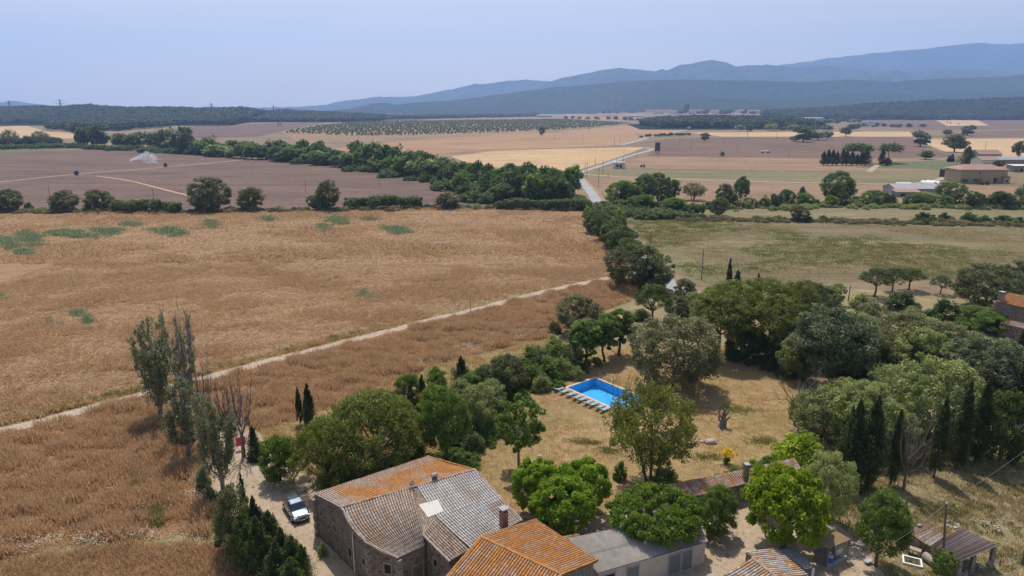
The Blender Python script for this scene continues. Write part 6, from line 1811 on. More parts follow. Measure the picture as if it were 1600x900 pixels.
row([(1040, 178.6), (1240, 179.2)], 20, ["far0", "far1", "far2"], [L_OAK, L_RIVER], (14, 26), (24, 44), "dark tree among the far village houses", "village trees", 35, jit=35, parts=False, z0=13)
row([(1150, 205), (1330, 203)], 16, ["far0", "far1"], [L_OAK, L_RIVER, L_OLIVE], (8, 18), (16, 26), "dark tree round the long grey warehouse", "trees round the warehouse", 36, jit=18, parts=False)
row([(1240, 196), (1345, 191)], 16, ["far0", "far1"], [L_OAK, L_RIVER, L_OLIVE], (9, 17), (16, 26), "dark tree on the far plain behind the warehouse", "trees behind the warehouse", 44, jit=22, parts=False)
row([(1240, 184), (1340, 184)], 14, ["far0", "far1"], [L_OAK, L_FAR], (10, 17), (20, 30), "distant tree between the pine wood and the right hand wood", "trees between the two woods", 45, jit=40, parts=False)
row([(1332, 198), (1440, 199)], 12, ["far0", "far1"], [L_RIVER, L_MID], (5, 11), (12, 20), "garden tree round the low solar roofed house", "trees round the solar roofed house", 37, jit=10, parts=False)
row([(430, 175), (840, 183)], 20, ["far0", "far2"], L_FAR, (10, 15), (24, 34), "dark tree of the line behind the orchard", "line behind the orchard", 38, jit=20, parts=False)

# orchard: rows of small trees running away from the camera
def orchard():
    rng = np.random.default_rng(4)
    poly = pxpoly([(440, 208), (500, 197), (560, 190.5), (880, 186.5), (985, 193), (930, 199), (860, 204), (760, 208), (640, 212), (560, 213)])
    xs = [p[0] for p in poly]; ys = [p[1] for p in poly]
    ang = R(17)
    P = []
    for i in range(-90, 140):
        for j in range(0, 260):
            u, v = i * 17.0, 700 + j * 12.0
            x = u * math.cos(ang) + v * math.sin(ang); y = -u * math.sin(ang) + v * math.cos(ang)
            P.append((x + rng.normal(0, 1.8), y + rng.normal(0, 1.6)))
    P = np.array(P)
    P = P[inside(poly, P[:, 0], P[:, 1])]
    P = P[(rng.uniform(size=len(P)) > .12)]
    P = P[np.argsort(np.hypot(P[:, 0], P[:, 1]))]
    for x, y in P[:300]:
        tree("orchard%d" % rng.integers(2), L_ORCH, (x, y), rng.uniform(2.6, 5), rng.uniform(3, 5.8), "small fruit tree in the front rows of the orchard", name="orchard_tree", group="front orchard trees", rz=rng.uniform(0, 6), parts=False)
    Q = P[300:]
    sc = np.c_[rng.uniform(.7, 1.4, len(Q)), rng.uniform(.7, 1.4, len(Q)), rng.uniform(.6, 1.2, len(Q))] * 1.05
    scatter("orchard_trees", crown_mesh("orchard0", L_ORCH), np.c_[Q, np.zeros(len(Q))], rng.uniform(0, 6, len(Q)), sc, L_ORCH)
orchard()

# far woods that read as one mass
def wood(name, poly, per_ha, hr, wr, key, m, seed, z=None):
    rng = np.random.default_rng(seed)
    n = int(area(poly) / 1e4 * per_ha * 2)
    X, Y = rand_in(poly, n, rng)
    X, Y = X[:n // 2], Y[:n // 2]
    t = TPL[key]
    w = rng.uniform(*wr, len(X)) / t["w"]
    sc = np.c_[w, w, rng.uniform(*hr, len(X)) / t["h"]]
    Z = np.zeros(len(X)) if z is None else np.array([z(x, y) for x, y in zip(X, Y)])
    return scatter(name, crown_mesh(key, m), np.c_[X, Y, Z], rng.uniform(0, 6.28, len(X)), sc, m)
wood("oak_wood", pxpoly([(75, 203), (100, 190), (260, 186), (420, 181), (480, 180), (470, 188), (420, 191), (330, 192), (290, 193), (250, 200), (180, 205), (110, 206)]), 55, (12, 19), (15, 22), "far1", L_FAR, 3)
wood("oak_wood", pxpoly([(-150, 184), (0, 182), (55, 178), (60, 175), (-150, 175)]), 50, (12, 18), (15, 22), "far1", L_FAR, 4)
wood("oak_wood", pxpoly([(480, 185), (560, 184), (840, 180), (840, 182.5), (600, 187.5), (490, 190)]), 40, (10, 16), (16, 24), "far1", L_FAR, 5)

def clothe(hillname, n, seed, hr, wr):
    """the wood on a low hill: crowns on the slope that faces the valley"""
    o = bpy.data.objects[hillname]
    rng = np.random.default_rng(seed)
    me = o.data
    fs = [p for p in me.polygons]
    ar = np.array([p.area for p in fs]); ok = np.array([p.center.z > 1.5 for p in fs])
    ar = ar * ok
    idx = rng.choice(len(fs), n, p=ar / ar.sum())
    P = []
    for i in idx:
        v = [me.vertices[k].co for k in fs[i].vertices]
        a, b = rng.uniform(size=2)
        P.append(v[0].lerp(v[1], a).lerp(v[3].lerp(v[2], a), b)[:])
    t = TPL["far1"]
    w = rng.uniform(*wr, n) / t["w"]
    scatter("hill_wood", crown_mesh("far1", L_FAR), np.array(P) - np.array([0, 0, 1.0]), rng.uniform(0, 6.28, n), np.c_[w, w, rng.uniform(*hr, n) / t["h"]], L_FAR)
clothe("hill.002", 9000, 1, (10, 17), (14, 22))
clothe("hill.003", 5000, 2, (9, 15), (14, 22))
clothe("hill.004", 4200, 3, (14, 22), (18, 28))
clothe("hill.005", 1700, 4, (12, 19), (13, 20))

# ------------------------------------------------------------------ swimming pool
LINER = mat("pool_liner", (.14, .5, .78), (.155, .53, .82), 2, .6)
COPING = mat("coping_stone", (.62, .46, .36), (.54, .39, .3), 3, .85, .2, .01)
WATER = bpy.data.materials.new("pool_water")
def water_mat():
    nt, b = nodes_of(WATER)
    tr = N(nt, "ShaderNodeBsdfTransparent"); tr.inputs[0].default_value = (.62, .86, .97, 1)
    gl = N(nt, "ShaderNodeBsdfGlossy"); gl.inputs["Roughness"].default_value = .04
    fr = N(nt, "ShaderNodeFresnel"); fr.inputs[0].default_value = 1.33
    vec = coords(nt); f = noise_tex(nt, vec, 2.2, 3, .5)
    bp = N(nt, "ShaderNodeBump"); bp.inputs["Strength"].default_value = .35; bp.inputs["Distance"].default_value = .05
    nt.links.new(f, bp.inputs["Height"]); nt.links.new(bp.outputs[0], gl.inputs["Normal"]); nt.links.new(bp.outputs[0], fr.inputs["Normal"])
    mx = N(nt, "ShaderNodeMixShader")
    nt.links.new(fr.outputs[0], mx.inputs[0]); nt.links.new(tr.outputs[0], mx.inputs[1]); nt.links.new(gl.outputs[0], mx.inputs[2])
    nt.links.new(mx.outputs[0], nt.nodes["Material Output"].inputs[0])
water_mat()

def pool():
    c = Vector((sum(p[0] for p in POOL) / 4, sum(p[1] for p in POOL) / 4, 0))
    t = thing("swimming_pool", "rectangular blue swimming pool with pink stone coping set in the dry lawn", "swimming pool", c)
    P = [Vector((x, y, 0)) for x, y in POOL]
    DEP = -1.4
    mb = MB()
    for i in range(4):
        a, b = P[i], P[(i + 1) % 4]
        mb.quad((a.x, a.y, DEP), (b.x, b.y, DEP), (b.x, b.y, .0), (a.x, a.y, .0))
    mb.quad(*[(p.x, p.y, DEP) for p in reversed(P)])
    mb.build("basin", LINER, t)
    mb = MB(); mb.quad(*[(p.x, p.y, -.14) for p in reversed(P)]); mb.build("water", WATER, t)
    # coping stones one by one
    for i in range(4):
        a, b = P[i], P[(i + 1) % 4]
        d = (b - a).normalized(); n = Vector((d.y, -d.x, 0))
        if n.dot(a - c) < 0: n = -n
        L_ = (b - a).length; k = round((L_ + .4) / .5)
        for j in range(k):
            s0, s1 = -.2 + (L_ + .4) * j / k + .008, -.2 + (L_ + .4) * (j + 1) / k - .008
            m = a + d * (s0 + s1) / 2 + n * .17
            q = MB(); q.box(m.x, m.y, .045 + .003 * (i % 2) + rc.uniform(0, .004), s1 - s0, .42 if i % 2 else .41, .07, rz=math.atan2(d.y, d.x)); q.build("coping_stone", COPING, t)
    # small white fitting and ladder at the far corner
    q = MB(); p = P[1].lerp(P[2], .1); d = (P[2] - P[1]).normalized(); n = Vector((-d.y, d.x, 0)); n = n if n.dot(c - p) < 0 else -n
    for s in (0, .5):
        o = p + d * s
        q.tube([o - n * .15 + Vector((0, 0, -.9)), o - n * .12 + Vector((0, 0, .5)), o + n * .1 + Vector((0, 0, .62)), o + n * .25 + Vector((0, 0, .5)), o + n * .28 + Vector((0, 0, .05))], .025, 6)
    q.build("ladder", METAL, t)
pool()

FRAME = mat("lounger_frame", (.42, .44, .43), (.34, .36, .35), 3, .5)
SLING = mat("lounger_sling", (.29, .38, .4), (.25, .33, .35), 3, .8)
def lounger(label, xy, rz):
    t = thing("sun_lounger", label, "sun lounger", (xy[0], xy[1], .02), rz, "loungers along the pool")
    def sub(name, mb, m, par=None):
        o = mb.build(name, m); o.parent = par or t; return o
    # along +x: foot at the pool, head away (-x)
    f = MB()
    for s in (-.31, .31): f.box(.25, s, .33, 1.3, .05, .06)
    for x in (-.38, .9): f.box(x, 0, .335, .05, .62, .05)
    sub("frame", f, FRAME)
    for k in range(2):
        m = MB(); m.box(-.05 + k * .62, 0, .372 + .002 * k, .6, .56, .03); sub("seat_panel", m, SLING)
    m = MB(); m.box(-.72, 0, .5, .72, .6, .009); 
    m2 = MB()
    ca, sa = math.cos(.42), math.sin(.42)
    m2.add([(-.38 + (x + .38) * ca, y, .37 + -(x + .38) * sa + z) for x, y, z in ((-1.08, -.3, 0), (-.38, -.3, 0), (-.38, .3, 0), (-1.08, .3, 0), (-1.08, -.3, .03), (-.38, -.3, .03), (-.38, .3, .03), (-1.08, .3, .03))], [(3, 2, 1, 0), (4, 5, 6, 7), (0, 1, 5, 4), (1, 2, 6, 5), (2, 3, 7, 6), (3, 0, 4, 7)])
    sub("backrest", m2, SLING)
    for x, y in ((.82, .3), (.82, -.3), (-.32, .3), (-.32, -.3)):
        m = MB(); m.tube([(x, y, .33), (x + (.06 if x > 0 else -.06), y, -.02)], .024, 6); sub("leg", m, FRAME)
    m = MB(); m.tube([(-.8, -.24, .53), (-.95, -.24, .0)], .018, 5); m.tube([(-.8, .24, .53), (-.95, .24, 0)], .018, 5); sub("back_prop", m, FRAME)
    return t
def loungers():
    a, b = Vector(POOL[0] + (0,)), Vector(POOL[3] + (0,))
    d = (b - a).normalized(); n = Vector((-d.y, d.x, 0))
    if n.dot(Vector(POOL[1] + (0,)) - a) > 0: n = -n
    rz = math.atan2(-n.y, -n.x)
    L = ["sun lounger set apart at the pool's far left corner", "second sun lounger from the pool's far left corner", "third sun lounger from the pool's left corner, left of a pair", "fourth sun lounger along the pool, right of a pair", "fifth sun lounger along the pool, before the wide gap", "sixth sun lounger, first after the wide gap", "seventh sun lounger, last but two towards the locust tree", "eighth sun lounger, last but one towards the locust tree", "last sun lounger, nearest the big locust tree"]
    for i, s in enumerate((.1, 1.3, 2.75, 4.1, 5.15, 6.5, 7.45, 8.75, 9.75)):
        p = a + d * s + n * (1.75 + rc.uniform(-.15, .15))
        lounger(L[i], (p.x, p.y), rz + rc.uniform(-.06, .06))
loungers()

# ------------------------------------------------------------------ parked car
PAINT = bpy.data.materials.new("silver_paint")
nt_, b_ = nodes_of(PAINT)
b_.inputs["Base Color"].default_value = (.22, .265, .33, 1); b_.inputs["Metallic"].default_value = .85; b_.inputs["Roughness"].default_value = .24; b_.inputs["Coat Weight"].default_value = .6
GLASS = mat("car_glass", (.015, .018, .022), (.02, .022, .026), 2, .08, spec=.7)
BLACK = mat("black_plastic", (.02, .02, .021), (.028, .028, .03), 4, .55)
TYRE = mat("tyre_rubber", (.018, .018, .018), (.028, .028, .028), 5, .85)
RIM = mat("alloy_rim", (.5, .5, .51), (.4, .4, .41), 5, .35, metal=.6)
LAMP = mat("lamp_lens", (.75, .78, .8), (.6, .63, .66), 4, .15, spec=.7)
REDL = mat("rear_lamp", (.4, .02, .02), (.3, .015, .015), 4, .25)
def car():
    x, y = at(463, 802)
    fx, fy = at(474, 817); bx, by = at(452, 784)
    rz = math.atan2(fy - by, fx - bx)
    t = thing("parked_car", "silver sport utility car parked nose to the camera under the pine", "car", (x, y, 0), rz)
    def sub(name, mb, m, par=None, smooth=False):
        o = mb.build(name, m, smooth=smooth); o.parent = par or t; return o
    # body: cross sections along x (front +x)
    st = [(2.31, .52, .40, .62, .66), (2.2, .82, .32, .78, .70), (1.9, .9, .27, .9, .78), (1.35, .925, .25, 1.0, .86), (.85, .93, .25, 1.06, .9), (0, .93, .25, 1.07, .92), (-.9, .93, .25, 1.09, .92), (-1.6, .92, .27, 1.1, .9), (-2.1, .88, .34, 1.06, .84), (-2.3, .72, .45, .98, .72)]
    V = []; F = []
    for X, hw, z0, z1, tw in st:
        zm = (z0 + z1) / 2
        V += [(X, -hw * .8, z0), (X, -hw, z0 + .18), (X, -hw, zm + .06), (X, -hw * .97, z1 - .1), (X, -tw * .92, z1), (X, tw * .92, z1), (X, hw * .97, z1 - .1), (X, hw, zm + .06), (X, hw, z0 + .18), (X, hw * .8, z0)]
    n = 10
    for i in range(len(st) - 1):
        for k in range(n):
            F.append((i * n + k, i * n + (k + 1) % n, (i + 1) * n + (k + 1) % n, (i + 1) * n + k))
    F.append(tuple(reversed(range(n)))); F.append(tuple((len(st) - 1) * n + k for k in range(n)))
    mb = MB(); mb.add(V, F)
    o = sub("body", mb, PAINT, smooth=True)
    md = o.modifiers.new("soften", 'BEVEL'); md.width = .03; md.segments = 2; md.limit_method = 'ANGLE'; md.angle_limit = R(35)
    # cabin: pillars and roof in paint, glass set just proud
    roof = [(.42, .6), (-.2, .64), (-1.1, .63), (-1.75, .55)]
    mb = MB(); V = []
    prof = [(1.12, .86, 1.03), (.42, .66, 1.56), (-.3, .68, 1.645), (-1.15, .66, 1.62), (-1.85, .56, 1.5), (-2.18, .74, 1.04)]
    base = [(1.12, .84), (.42, .88), (-.3, .9), (-1.15, .89), (-1.85, .84), (-2.18, .76)]
    for (X, hw, z), (bx_, bw) in zip(prof, base):
        V += [(bx_, -bw, 1.02), (X, -hw, z), (X, hw, z), (bx_, bw, 1.02)]
    F = []
    for i in range(5):
        for k in range(3): F.append((i * 4 + k, i * 4 + k + 1, i * 4 + k + 5, i * 4 + k + 4))
    mb.add(V, F); sub("cabin", mb, PAINT, smooth=False)
    def pane(name, pts, off):
        m = MB(); m.quad(*[tuple(Vector(p) + Vector(off)) for p in pts]); sub(name, m, GLASS)
    L = lambda a, b, t_: tuple(Vector(a).lerp(Vector(b), t_))
    a, b = (1.12, -.86, 1.03), (1.12, .86, 1.03); c, d = (.42, .66, 1.56), (.42, -.66, 1.56)
    pane("windscreen", [L(a, d, .06), L(b, c, .06), L(c, b, .08), L(d, a, .08)], (.012, 0, .014))
    a, b = (-2.18, .74, 1.06), (-2.18, -.74, 1.06); c, d = (-1.85, -.56, 1.5), (-1.85, .56, 1.5)
    pane("rear_window", [L(a, d, .2), L(b, c, .2), L(c, b, .1), L(d, a, .1)], (-.014, 0, .01))
    for s in (-1, 1):
        for (x0, x1, X0, X1, w0, w1, W0, W1, z0, z1) in ((.8, -.28, .36, -.28, .865, .885, .69, .7, 1.53, 1.6), (-.36, -1.2, -.36, -1.15, .885, .875, .7, .69, 1.6, 1.585), (-1.28, -1.85, -1.23, -1.7, .87, .835, .685, .62, 1.57, 1.5)):
            pane("side_window", [(x0, s * (w0 + .01), 1.09), (x1, s * (w1 + .01), 1.09), (X1, s * (W1 + .02), z1), (X0, s * (W0 + .02), z0)], (0, s * .012, 0))
        m = MB(); m.tube([(.35, s * .6, 1.63), (-.4, s * .62, 1.7), (-1.5, s * .57, 1.63)], .022, 6); sub("roof_rail", m, BLACK)
        m = MB(); m.box(.78, s * 1.0, 1.1, .16, .22, .15); sub("mirror", m, PAINT)
        m = MB(); m.add([(2.12, s * .5, .74), (1.98, s * .88, .78), (1.8, s * .915, .9), (2.1, s * .52, .86)] , [(0, 1, 2, 3)]); 
        m = MB(); m.box(2.1, s * .68, .76, .22, .36, .13, rz=-s * .5, tilt=0); sub("headlight", m, LAMP)
        m = MB(); m.box(-2.2, s * .62, .95, .16, .36, .14, rz=s * .4); sub("tail_lamp", m, REDL)
        for X in (1.4, -1.38):
            w = MB(); w.tube([(X, s * .70, .35), (X, s * .95, .35)], .35, 20)
            o = sub("wheel", w, TYRE)
            r = MB(); r.tube([(X, s * .93, .35), (X, s * .962, .35)], .235, 14); sub("rim", r, RIM, o)
            m = MB(); 
            m.tube([(X + math.cos(a_) * .39, s * .935, .35 + math.sin(a_) * .39) for a_ in [k * math.pi / 8 for k in range(9)]], .035, 5); sub("wheel_arch", m, BLACK)
    m = MB(); m.add([(2.335, -.36, .74), (2.335, .36, .74), (2.36, .2, .52), (2.35, .44, .36), (2.35, -.44, .36), (2.36, -.2, .52)], [(0, 1, 2, 5), (5, 2, 3, 4)]); sub("grille", m, BLACK)
    m = MB(); m.box(2.375, 0, .5, .02, .5, .11); sub("number_plate", m, WHITE)
    m = MB(); m.box(2.2, 0, .3, .2, 1.4, .12); m.box(-2.2, 0, .36, .2, 1.4, .16); sub("bumper_trim", m, BLACK)
    m = MB()
    for s in (-1, 1): m.box(0, s * .9, .26, 2.3, .08, .1)
    sub("sill_trim", m, BLACK)
car()

# ------------------------------------------------------------------ poles, posts and wires
POLE = mat("pole_wood", (.2, .17, .145), (.13, .11, .095), 2, .95)
POLEG = mat("pole_concrete", (.36, .35, .335), (.3, .29, .28), 2, .95)
def pole(label, px, pyb, pyt, m=POLE, arm=0.0, r=.13, name="utility_pole", cat="pole", group=None, lean=0.0, ins=True, rz=.3):
    x, y = at(px, pyb); h = height_at(px, pyb, pyt)
    t = thing(name, label, cat, (x, y, 0), rz, group)
    mb = MB(); mb.tube([(0, 0, -.3), (lean, 0, h)], [r, r * .65], 7); o = mb.build("shaft", m); o.parent = t
    if arm:
        mb = MB(); mb.box(lean * .95, 0, h - .35, arm, .1, .12); o = mb.build("crossarm", m); o.parent = t
    if ins:
        for k in ((-1, 0, 1) if arm else (0,)):
            mb = MB(); mb.tube([(lean + k * arm * .42, 0, h - .25 if arm else h - .02), (lean + k * arm * .42, 0, h - .02 if arm else h + .16)], .05, 6); o = mb.build("insulator", LAMP); o.parent = t
    return x, y, h
pa = pole("tall dark wooden pole beside the animal shed", 1473, 893, 787, r=.14, lean=-.85, rz=0)
pole("wooden pole at the corner of the green field behind the pines", 1096, 438, 389, r=.14)
pole("wooden pole at the green field's edge behind the big roadside oak", 1015, 405, 360, r=.13)
pole("short wooden pole by the yellow green bush at the road", 978, 357, 333, r=.12)
pole("short leaning field post behind the grey willow", 1325, 470, 446, r=.13, name="field_post", cat="post", lean=.2)
pole("thin dark pole beside the dirt track in the ripe crop", 735, 490, 461, r=.07, ins=False)
pole("wooden post beside the nearest dead poplar", 391, 678, 650, r=.09, name="fence_post", cat="post", ins=False)
G_ = "poles of the line along the road"
for i, (px_, b_, t_, l_, a_) in enumerate([(935, 292, 263, "tallest pole right of the road's bend by the trees", 1.2), (917, 280, 253, "pole right of the road where the farm track leaves", 0), (914, 269, 253, "pole at the road's bend, left of its neighbour", 0), (942, 271, 252, "pole on the green strip between road and white cabin", 0), (930, 258, 245, "pole on the pale wheat left of the road", 0), (963, 264, 247, "pole in front of the white cabin's left end", 0), (973, 266, 243, "pole in front of the white cabin's right end", 0), (995, 247, 233, "pole beside the road before the dark hoarding", 0), (975, 241, 232, "pole on the wheat beside the road's upper bend", 0), (911, 224, 210, "pole alone on the orange stubble, left", 0), (960, 227, 213, "pole on the orange stubble near the road, left", 0), (969, 223, 212, "twin topped pole by the far road's start", .8), (996, 218, 207, "pole on the left of the far road", 0), (866, 219, 207, "pole farthest left on the orange stubble", 0), (950, 280, 270, "short pole beside the farm track's start", 0), (1062, 226, 213, "pole right of the cane strip in the brown field", 0), (1079, 234, 222, "leaning pole in the brown field", 0), (1130, 226, 214, "pole in the middle of the brown field", 0), (1152, 238, 224, "pole in the lower brown field, left", 0), (1213, 219, 205, "pole at the right end of the brown field's top edge", 0), (1233, 245, 230, "leaning pole right of the brown field's middle", 0), (1340, 262, 255, "short pole by the field lane", 0), (1453, 235, 222, "pole left of the pale wheat on the right", 0), (1539, 236, 220, "pole in the pale wheat right of the large dark tree", 0), (1027, 247, 236, "post that carries the dark hoarding's back stay", 0)]):
    pole(l_, px_, b_, t_, arm=a_, r=.16, lean=.8 if "leaning" in l_ else 0)
for i, (px_, b_, t_, l_) in enumerate([(78, 308, 290, "thin pole in the ploughed field left of the tallest oak"), (240, 309, 292, "thin pole above the cane stand in the ploughed field"), (478, 300, 278, "thin pole left of the lone tall oak"), (593, 292, 272, "thin pole in the ploughed field's right half")]):
    pole(l_, px_, b_, t_, r=.13)
pole("grey concrete power pole standing behind the island clump", 1273, 206, 176, POLEG, 3, .5)
pole("tall power pole on the far edge of the orchard", 921, 204.5, 168, POLE, 0, .35)
pole("tall power pole in the middle of the orchard, far away", 713, 193, 172, POLE, 2, .35)
pole("pole at the right hand end of the far dark brown strip", 1168, 214, 192, POLE, 2, .35)
pole("thin power pole over the orchard's left end", 582, 194, 172, POLE, 2, .35)

def pylon(label, px, pyb, pyt):
    x, y = at(px, pyb); h = height_at(px, pyb, pyt); k = h / 30
    t = thing("power_pylon", label, "pylon", (x, y, 0), .5)
    b = 2.6 * k; 
    ST = mat("pylon_steel", (.2, .21, .22), (.16, .17, .18), 1, .6) if not bpy.data.materials.get("pylon_steel") else bpy.data.materials["pylon_steel"]
    legs = [(sx, sy) for sx in (-1, 1) for sy in (-1, 1)]
    for sx, sy in legs:
        mb = MB(); mb.tube([(sx * b, sy * b, 0), (sx * b * .35, sy * b * .35, h * .6), (sx * b * .12, sy * b * .12, h)], .28 * k, 4); o = mb.build("leg", ST); o.parent = t
    mb = MB()
    for i in range(9):
        z0, z1 = h * i / 10, h * (i + 1) / 10
        w0 = b * (1 - .65 * min(1, z0 / (h * .6))); w1 = b * (1 - .65 * min(1, z1 / (h * .6)))
        for (ax, ay), (bx_, by_) in (((-1, -1), (1, -1)), ((1, -1), (1, 1)), ((1, 1), (-1, 1)), ((-1, 1), (-1, -1))):
            mb.tube([(ax * w0, ay * w0, z0), (bx_ * w1, by_ * w1, z1)], .14 * k, 3, cap=False)
    o = mb.build("bracing", ST); o.parent = t
    for z, L_ in ((.68, 4.6), (.8, 6), (.92, 4)):
        mb = MB(); mb.tube([(-L_ * k, 0, h * z), (0, 0, h * z + .8 * k), (L_ * k, 0, h * z)], .3 * k, 4); o = mb.build("crossarm", ST); o.parent = t
pylon("lattice power pylon leaning out of the wooded hill on the far left", 98.5, 190, 155)
pylon("lattice power pylon on the wooded hill above the white farmhouse", 333, 190, 161)
pylon("left one of two lattice pylons over the wood left of the orchard", 429, 188, 164)
pylon("right one of two lattice pylons over the wood left of the orchard", 437, 197, 169)
pylon("faint lattice pylon farthest to the left on the skyline", 19, 188, 157)
pylon("small lattice pylon at the brown field's wood edge, far left", 60, 188, 165)

def cable(label, a, b, sag, r=.022):
    a, b = Vector(a), Vector(b)
    P = [a.lerp(b, i / 20) - Vector((0, 0, sag * 4 * (i / 20) * (1 - i / 20))) for i in range(21)]
    mb = MB(); mb.tube(P, r, 4)
    tag(mb.build("power_cable", POLEG), label, "cable")
ptop = (pa[0] - .85, pa[1], pa[2] + .05)
cable("pale cable running from the shed pole down towards the house", ptop, at(1330, 960) + (5.5,), .6, .009)
cable("cable running from the shed pole up past the right edge", ptop, (72, 78, 9.5), .9, .009)

# ------------------------------------------------------------------ small things about the yard
def clothes():
    x, y = at(362, 706)
    t = thing("clothes_line", "clothes line behind the poplars between two posts", "clothes line", (x, y, 0), .5)
    for s in (-2.2, 2.2):
        mb = MB(); mb.tube([(s, 0, -.2), (s, 0, 1.9)], .05, 6); o = mb.build("post", WOOD); o.parent = t
    mb = MB(); mb.tube([(-2.2, 0, 1.86), (0, 0, 1.72), (2.2, 0, 1.86)], .012, 4); o = mb.build("line", POLEG); o.parent = t
    rz = .5
    for label, s, w, h, c in (("pink towel hanging at the left end of the clothes line", -1.3, .9, .75, (.75, .08, .22)), ("blue cloth hanging in the middle of the clothes line", -.1, .8, .9, (.16, .28, .52)), ("wide pink cloth with a white edge at the right of the clothes line", 1.2, 1.2, 1.2, (.78, .1, .2))):
        mb = MB(); n = 8
        for i in range(n + 1):
            u = -w / 2 + w * i / n; wv = .07 * math.sin(i * 1.7 + s)
            mb.v += [(s + u, wv * .3, 1.78), (s + u, wv, 1.78 - h)]
        mb.f += [(2 * i, 2 * i + 1, 2 * i + 3, 2 * i + 2) for i in range(n)]; mb.c += [None] * n
        V = [(x + a * math.cos(rz) - b * math.sin(rz), y + a * math.sin(rz) + b * math.cos(rz), z) for a, b, z in mb.v]
        mb.v = V
        o = mb.build("hanging_cloth", mat("cloth_" + label.split()[0], c, tuple(q * .8 for q in c), 3, .9))
        tag(o, label, "cloth")
        so = o.modifiers.new("thick", 'SOLIDIFY'); so.thickness = .01
clothes()
def drum():
    x, y = at(1296, 882)
    t = thing("blue_drum", "blue plastic drum standing in front of the small open hut", "drum", (x, y, 0))
    B_ = mat("blue_plastic", (.02, .12, .5), (.02, .1, .42), 3, .45)
    mb = MB(); mb.tube([(0, 0, 0), (0, 0, .06), (0, 0, .3), (0, 0, .33), (0, 0, .62), (0, 0, .65), (0, 0, .85), (0, 0, .92)], [.24, .28, .29, .31, .29, .31, .29, .26], 16); o = mb.build("body", B_); o.parent = t
    mb = MB(); mb.tube([(0, 0, .92), (0, 0, .99)], [.27, .25], 16); o = mb.build("lid", LAMP); o.parent = t
drum()
def tank():
    x, y = at(1452, 880)
    a = at(1447, 871); b = at(1464, 884)
    rz = math.atan2(b[1] - a[1], b[0] - a[0])
    t = thing("water_tank", "rusty cylindrical tank lying on the ground in front of the animal shed", "tank", (x, y, 0), rz)
    T_ = mat("tank_rust", (.36, .32, .28), (.27, .22, .18), 3, .8, .2, .01)
    mb = MB(); mb.tube([(-.72, 0, .42), (-.64, 0, .42), (.64, 0, .42), (.72, 0, .42)], [.3, .42, .42, .3], 18); o = mb.build("shell", T_); o.parent = t
    for s in (-.4, .4):
        mb = MB(); mb.box(s, 0, .06, .14, .7, .16); o = mb.build("cradle", WOOD); o.parent = t
tank()
def bench():
    x, y = at(1427, 866)
    t = thing("stone_bench", "low stone table on two supports in front of the low pen", "bench", (x, y, 0), -.65)
    mb = MB(); mb.box(0, 0, .62, 1.25, .6, .09); o = mb.build("top", mat("bench_stone", (.38, .3, .22), (.3, .24, .18), 3, .95)); o.parent = t
    for s in (-.48, .48):
        mb = MB(); mb.box(s, 0, .26, .2, .5, .62); o = mb.build("support", CONC); o.parent = t
bench()
def planter():
    x, y = at(1425, 879)
    t = thing("planter_frame", "white square frame bed of plants on the ground below the low pen", "planter", (x, y, 0), -.45)
    for (cx, cy, sx, sy) in ((0, .62, 1.7, .16), (0, -.62, 1.7, .16), (.77, 0, .16, 1.08), (-.77, 0, .16, 1.08)):
        mb = MB(); mb.box(cx, cy, .1, sx, sy, .24); o = mb.build("frame_board", WHITE); o.parent = t
    rng = np.random.default_rng(3)
    C = np.array([(rng.uniform(-.6, .6), rng.uniform(-.45, .45), .12, .16, .16, .1, .4) for _ in range(16)])
    V, F, tone = leaf_cloud(rng, C, 16, .07)
    link("plants", mesh_np("plants", V, F, L_MID, tone), t)
    mb = MB(); mb.box(0, 0, .05, 1.38, 1.08, .08); o = mb.build("soil", G_PLOUGH); o.parent = t
planter()
def pen_fence():
    a = Vector(at(1408, 846) + (0,)); b = Vector(at(1458, 877) + (0,)); c = Vector(at(1492, 900) + (0,))
    for (p, q, l_) in ((a, b, "low fence of pale horizontal rails in front of the low pen"), (b.lerp(c, .3), c, "short length of pale rail fence below the animal shed")):
        t = thing("rail_fence", l_, "fence", (p + q) / 2, math.atan2((q - p).y, (q - p).x))
        L_ = (q - p).length
        for k in range(4):
            mb = MB(); mb.box(0, 0, .22 + .27 * k, L_, .05, .13); o = mb.build("rail", mat("pale_rail", (.5, .42, .3), (.4, .33, .24), 3, .9) if not bpy.data.materials.get("pale_rail") else bpy.data.materials["pale_rail"], jit=.01); o.parent = t
        for k in range(4):
            mb = MB(); mb.box(-L_ / 2 + L_ * k / 3, .06, .5, .09, .09, 1.3); o = mb.build("post", WOOD); o.parent = t
pen_fence()
def ring():
    x, y = at(1487, 821)
    t = thing("stone_ring", "small ring of whitish stones on the grass behind the animal shed", "stone ring", (x, y, 0))
    for k in range(11):
        a = k * .571; mb = MB(); s = rc.uniform(.2, .32); mb.box(math.cos(a) * .6, math.sin(a) * .6, .08, s, s * .8, s * .7, rz=a + rc.uniform(-.4, .4)); o = mb.build("stone", mat("white_stone", (.46, .43, .38), (.36, .33, .29), 3, .9) if not bpy.data.materials.get("white_stone") else bpy.data.materials["white_stone"], jit=.03); o.parent = t
ring()
WST = bpy.data.materials["white_stone"]
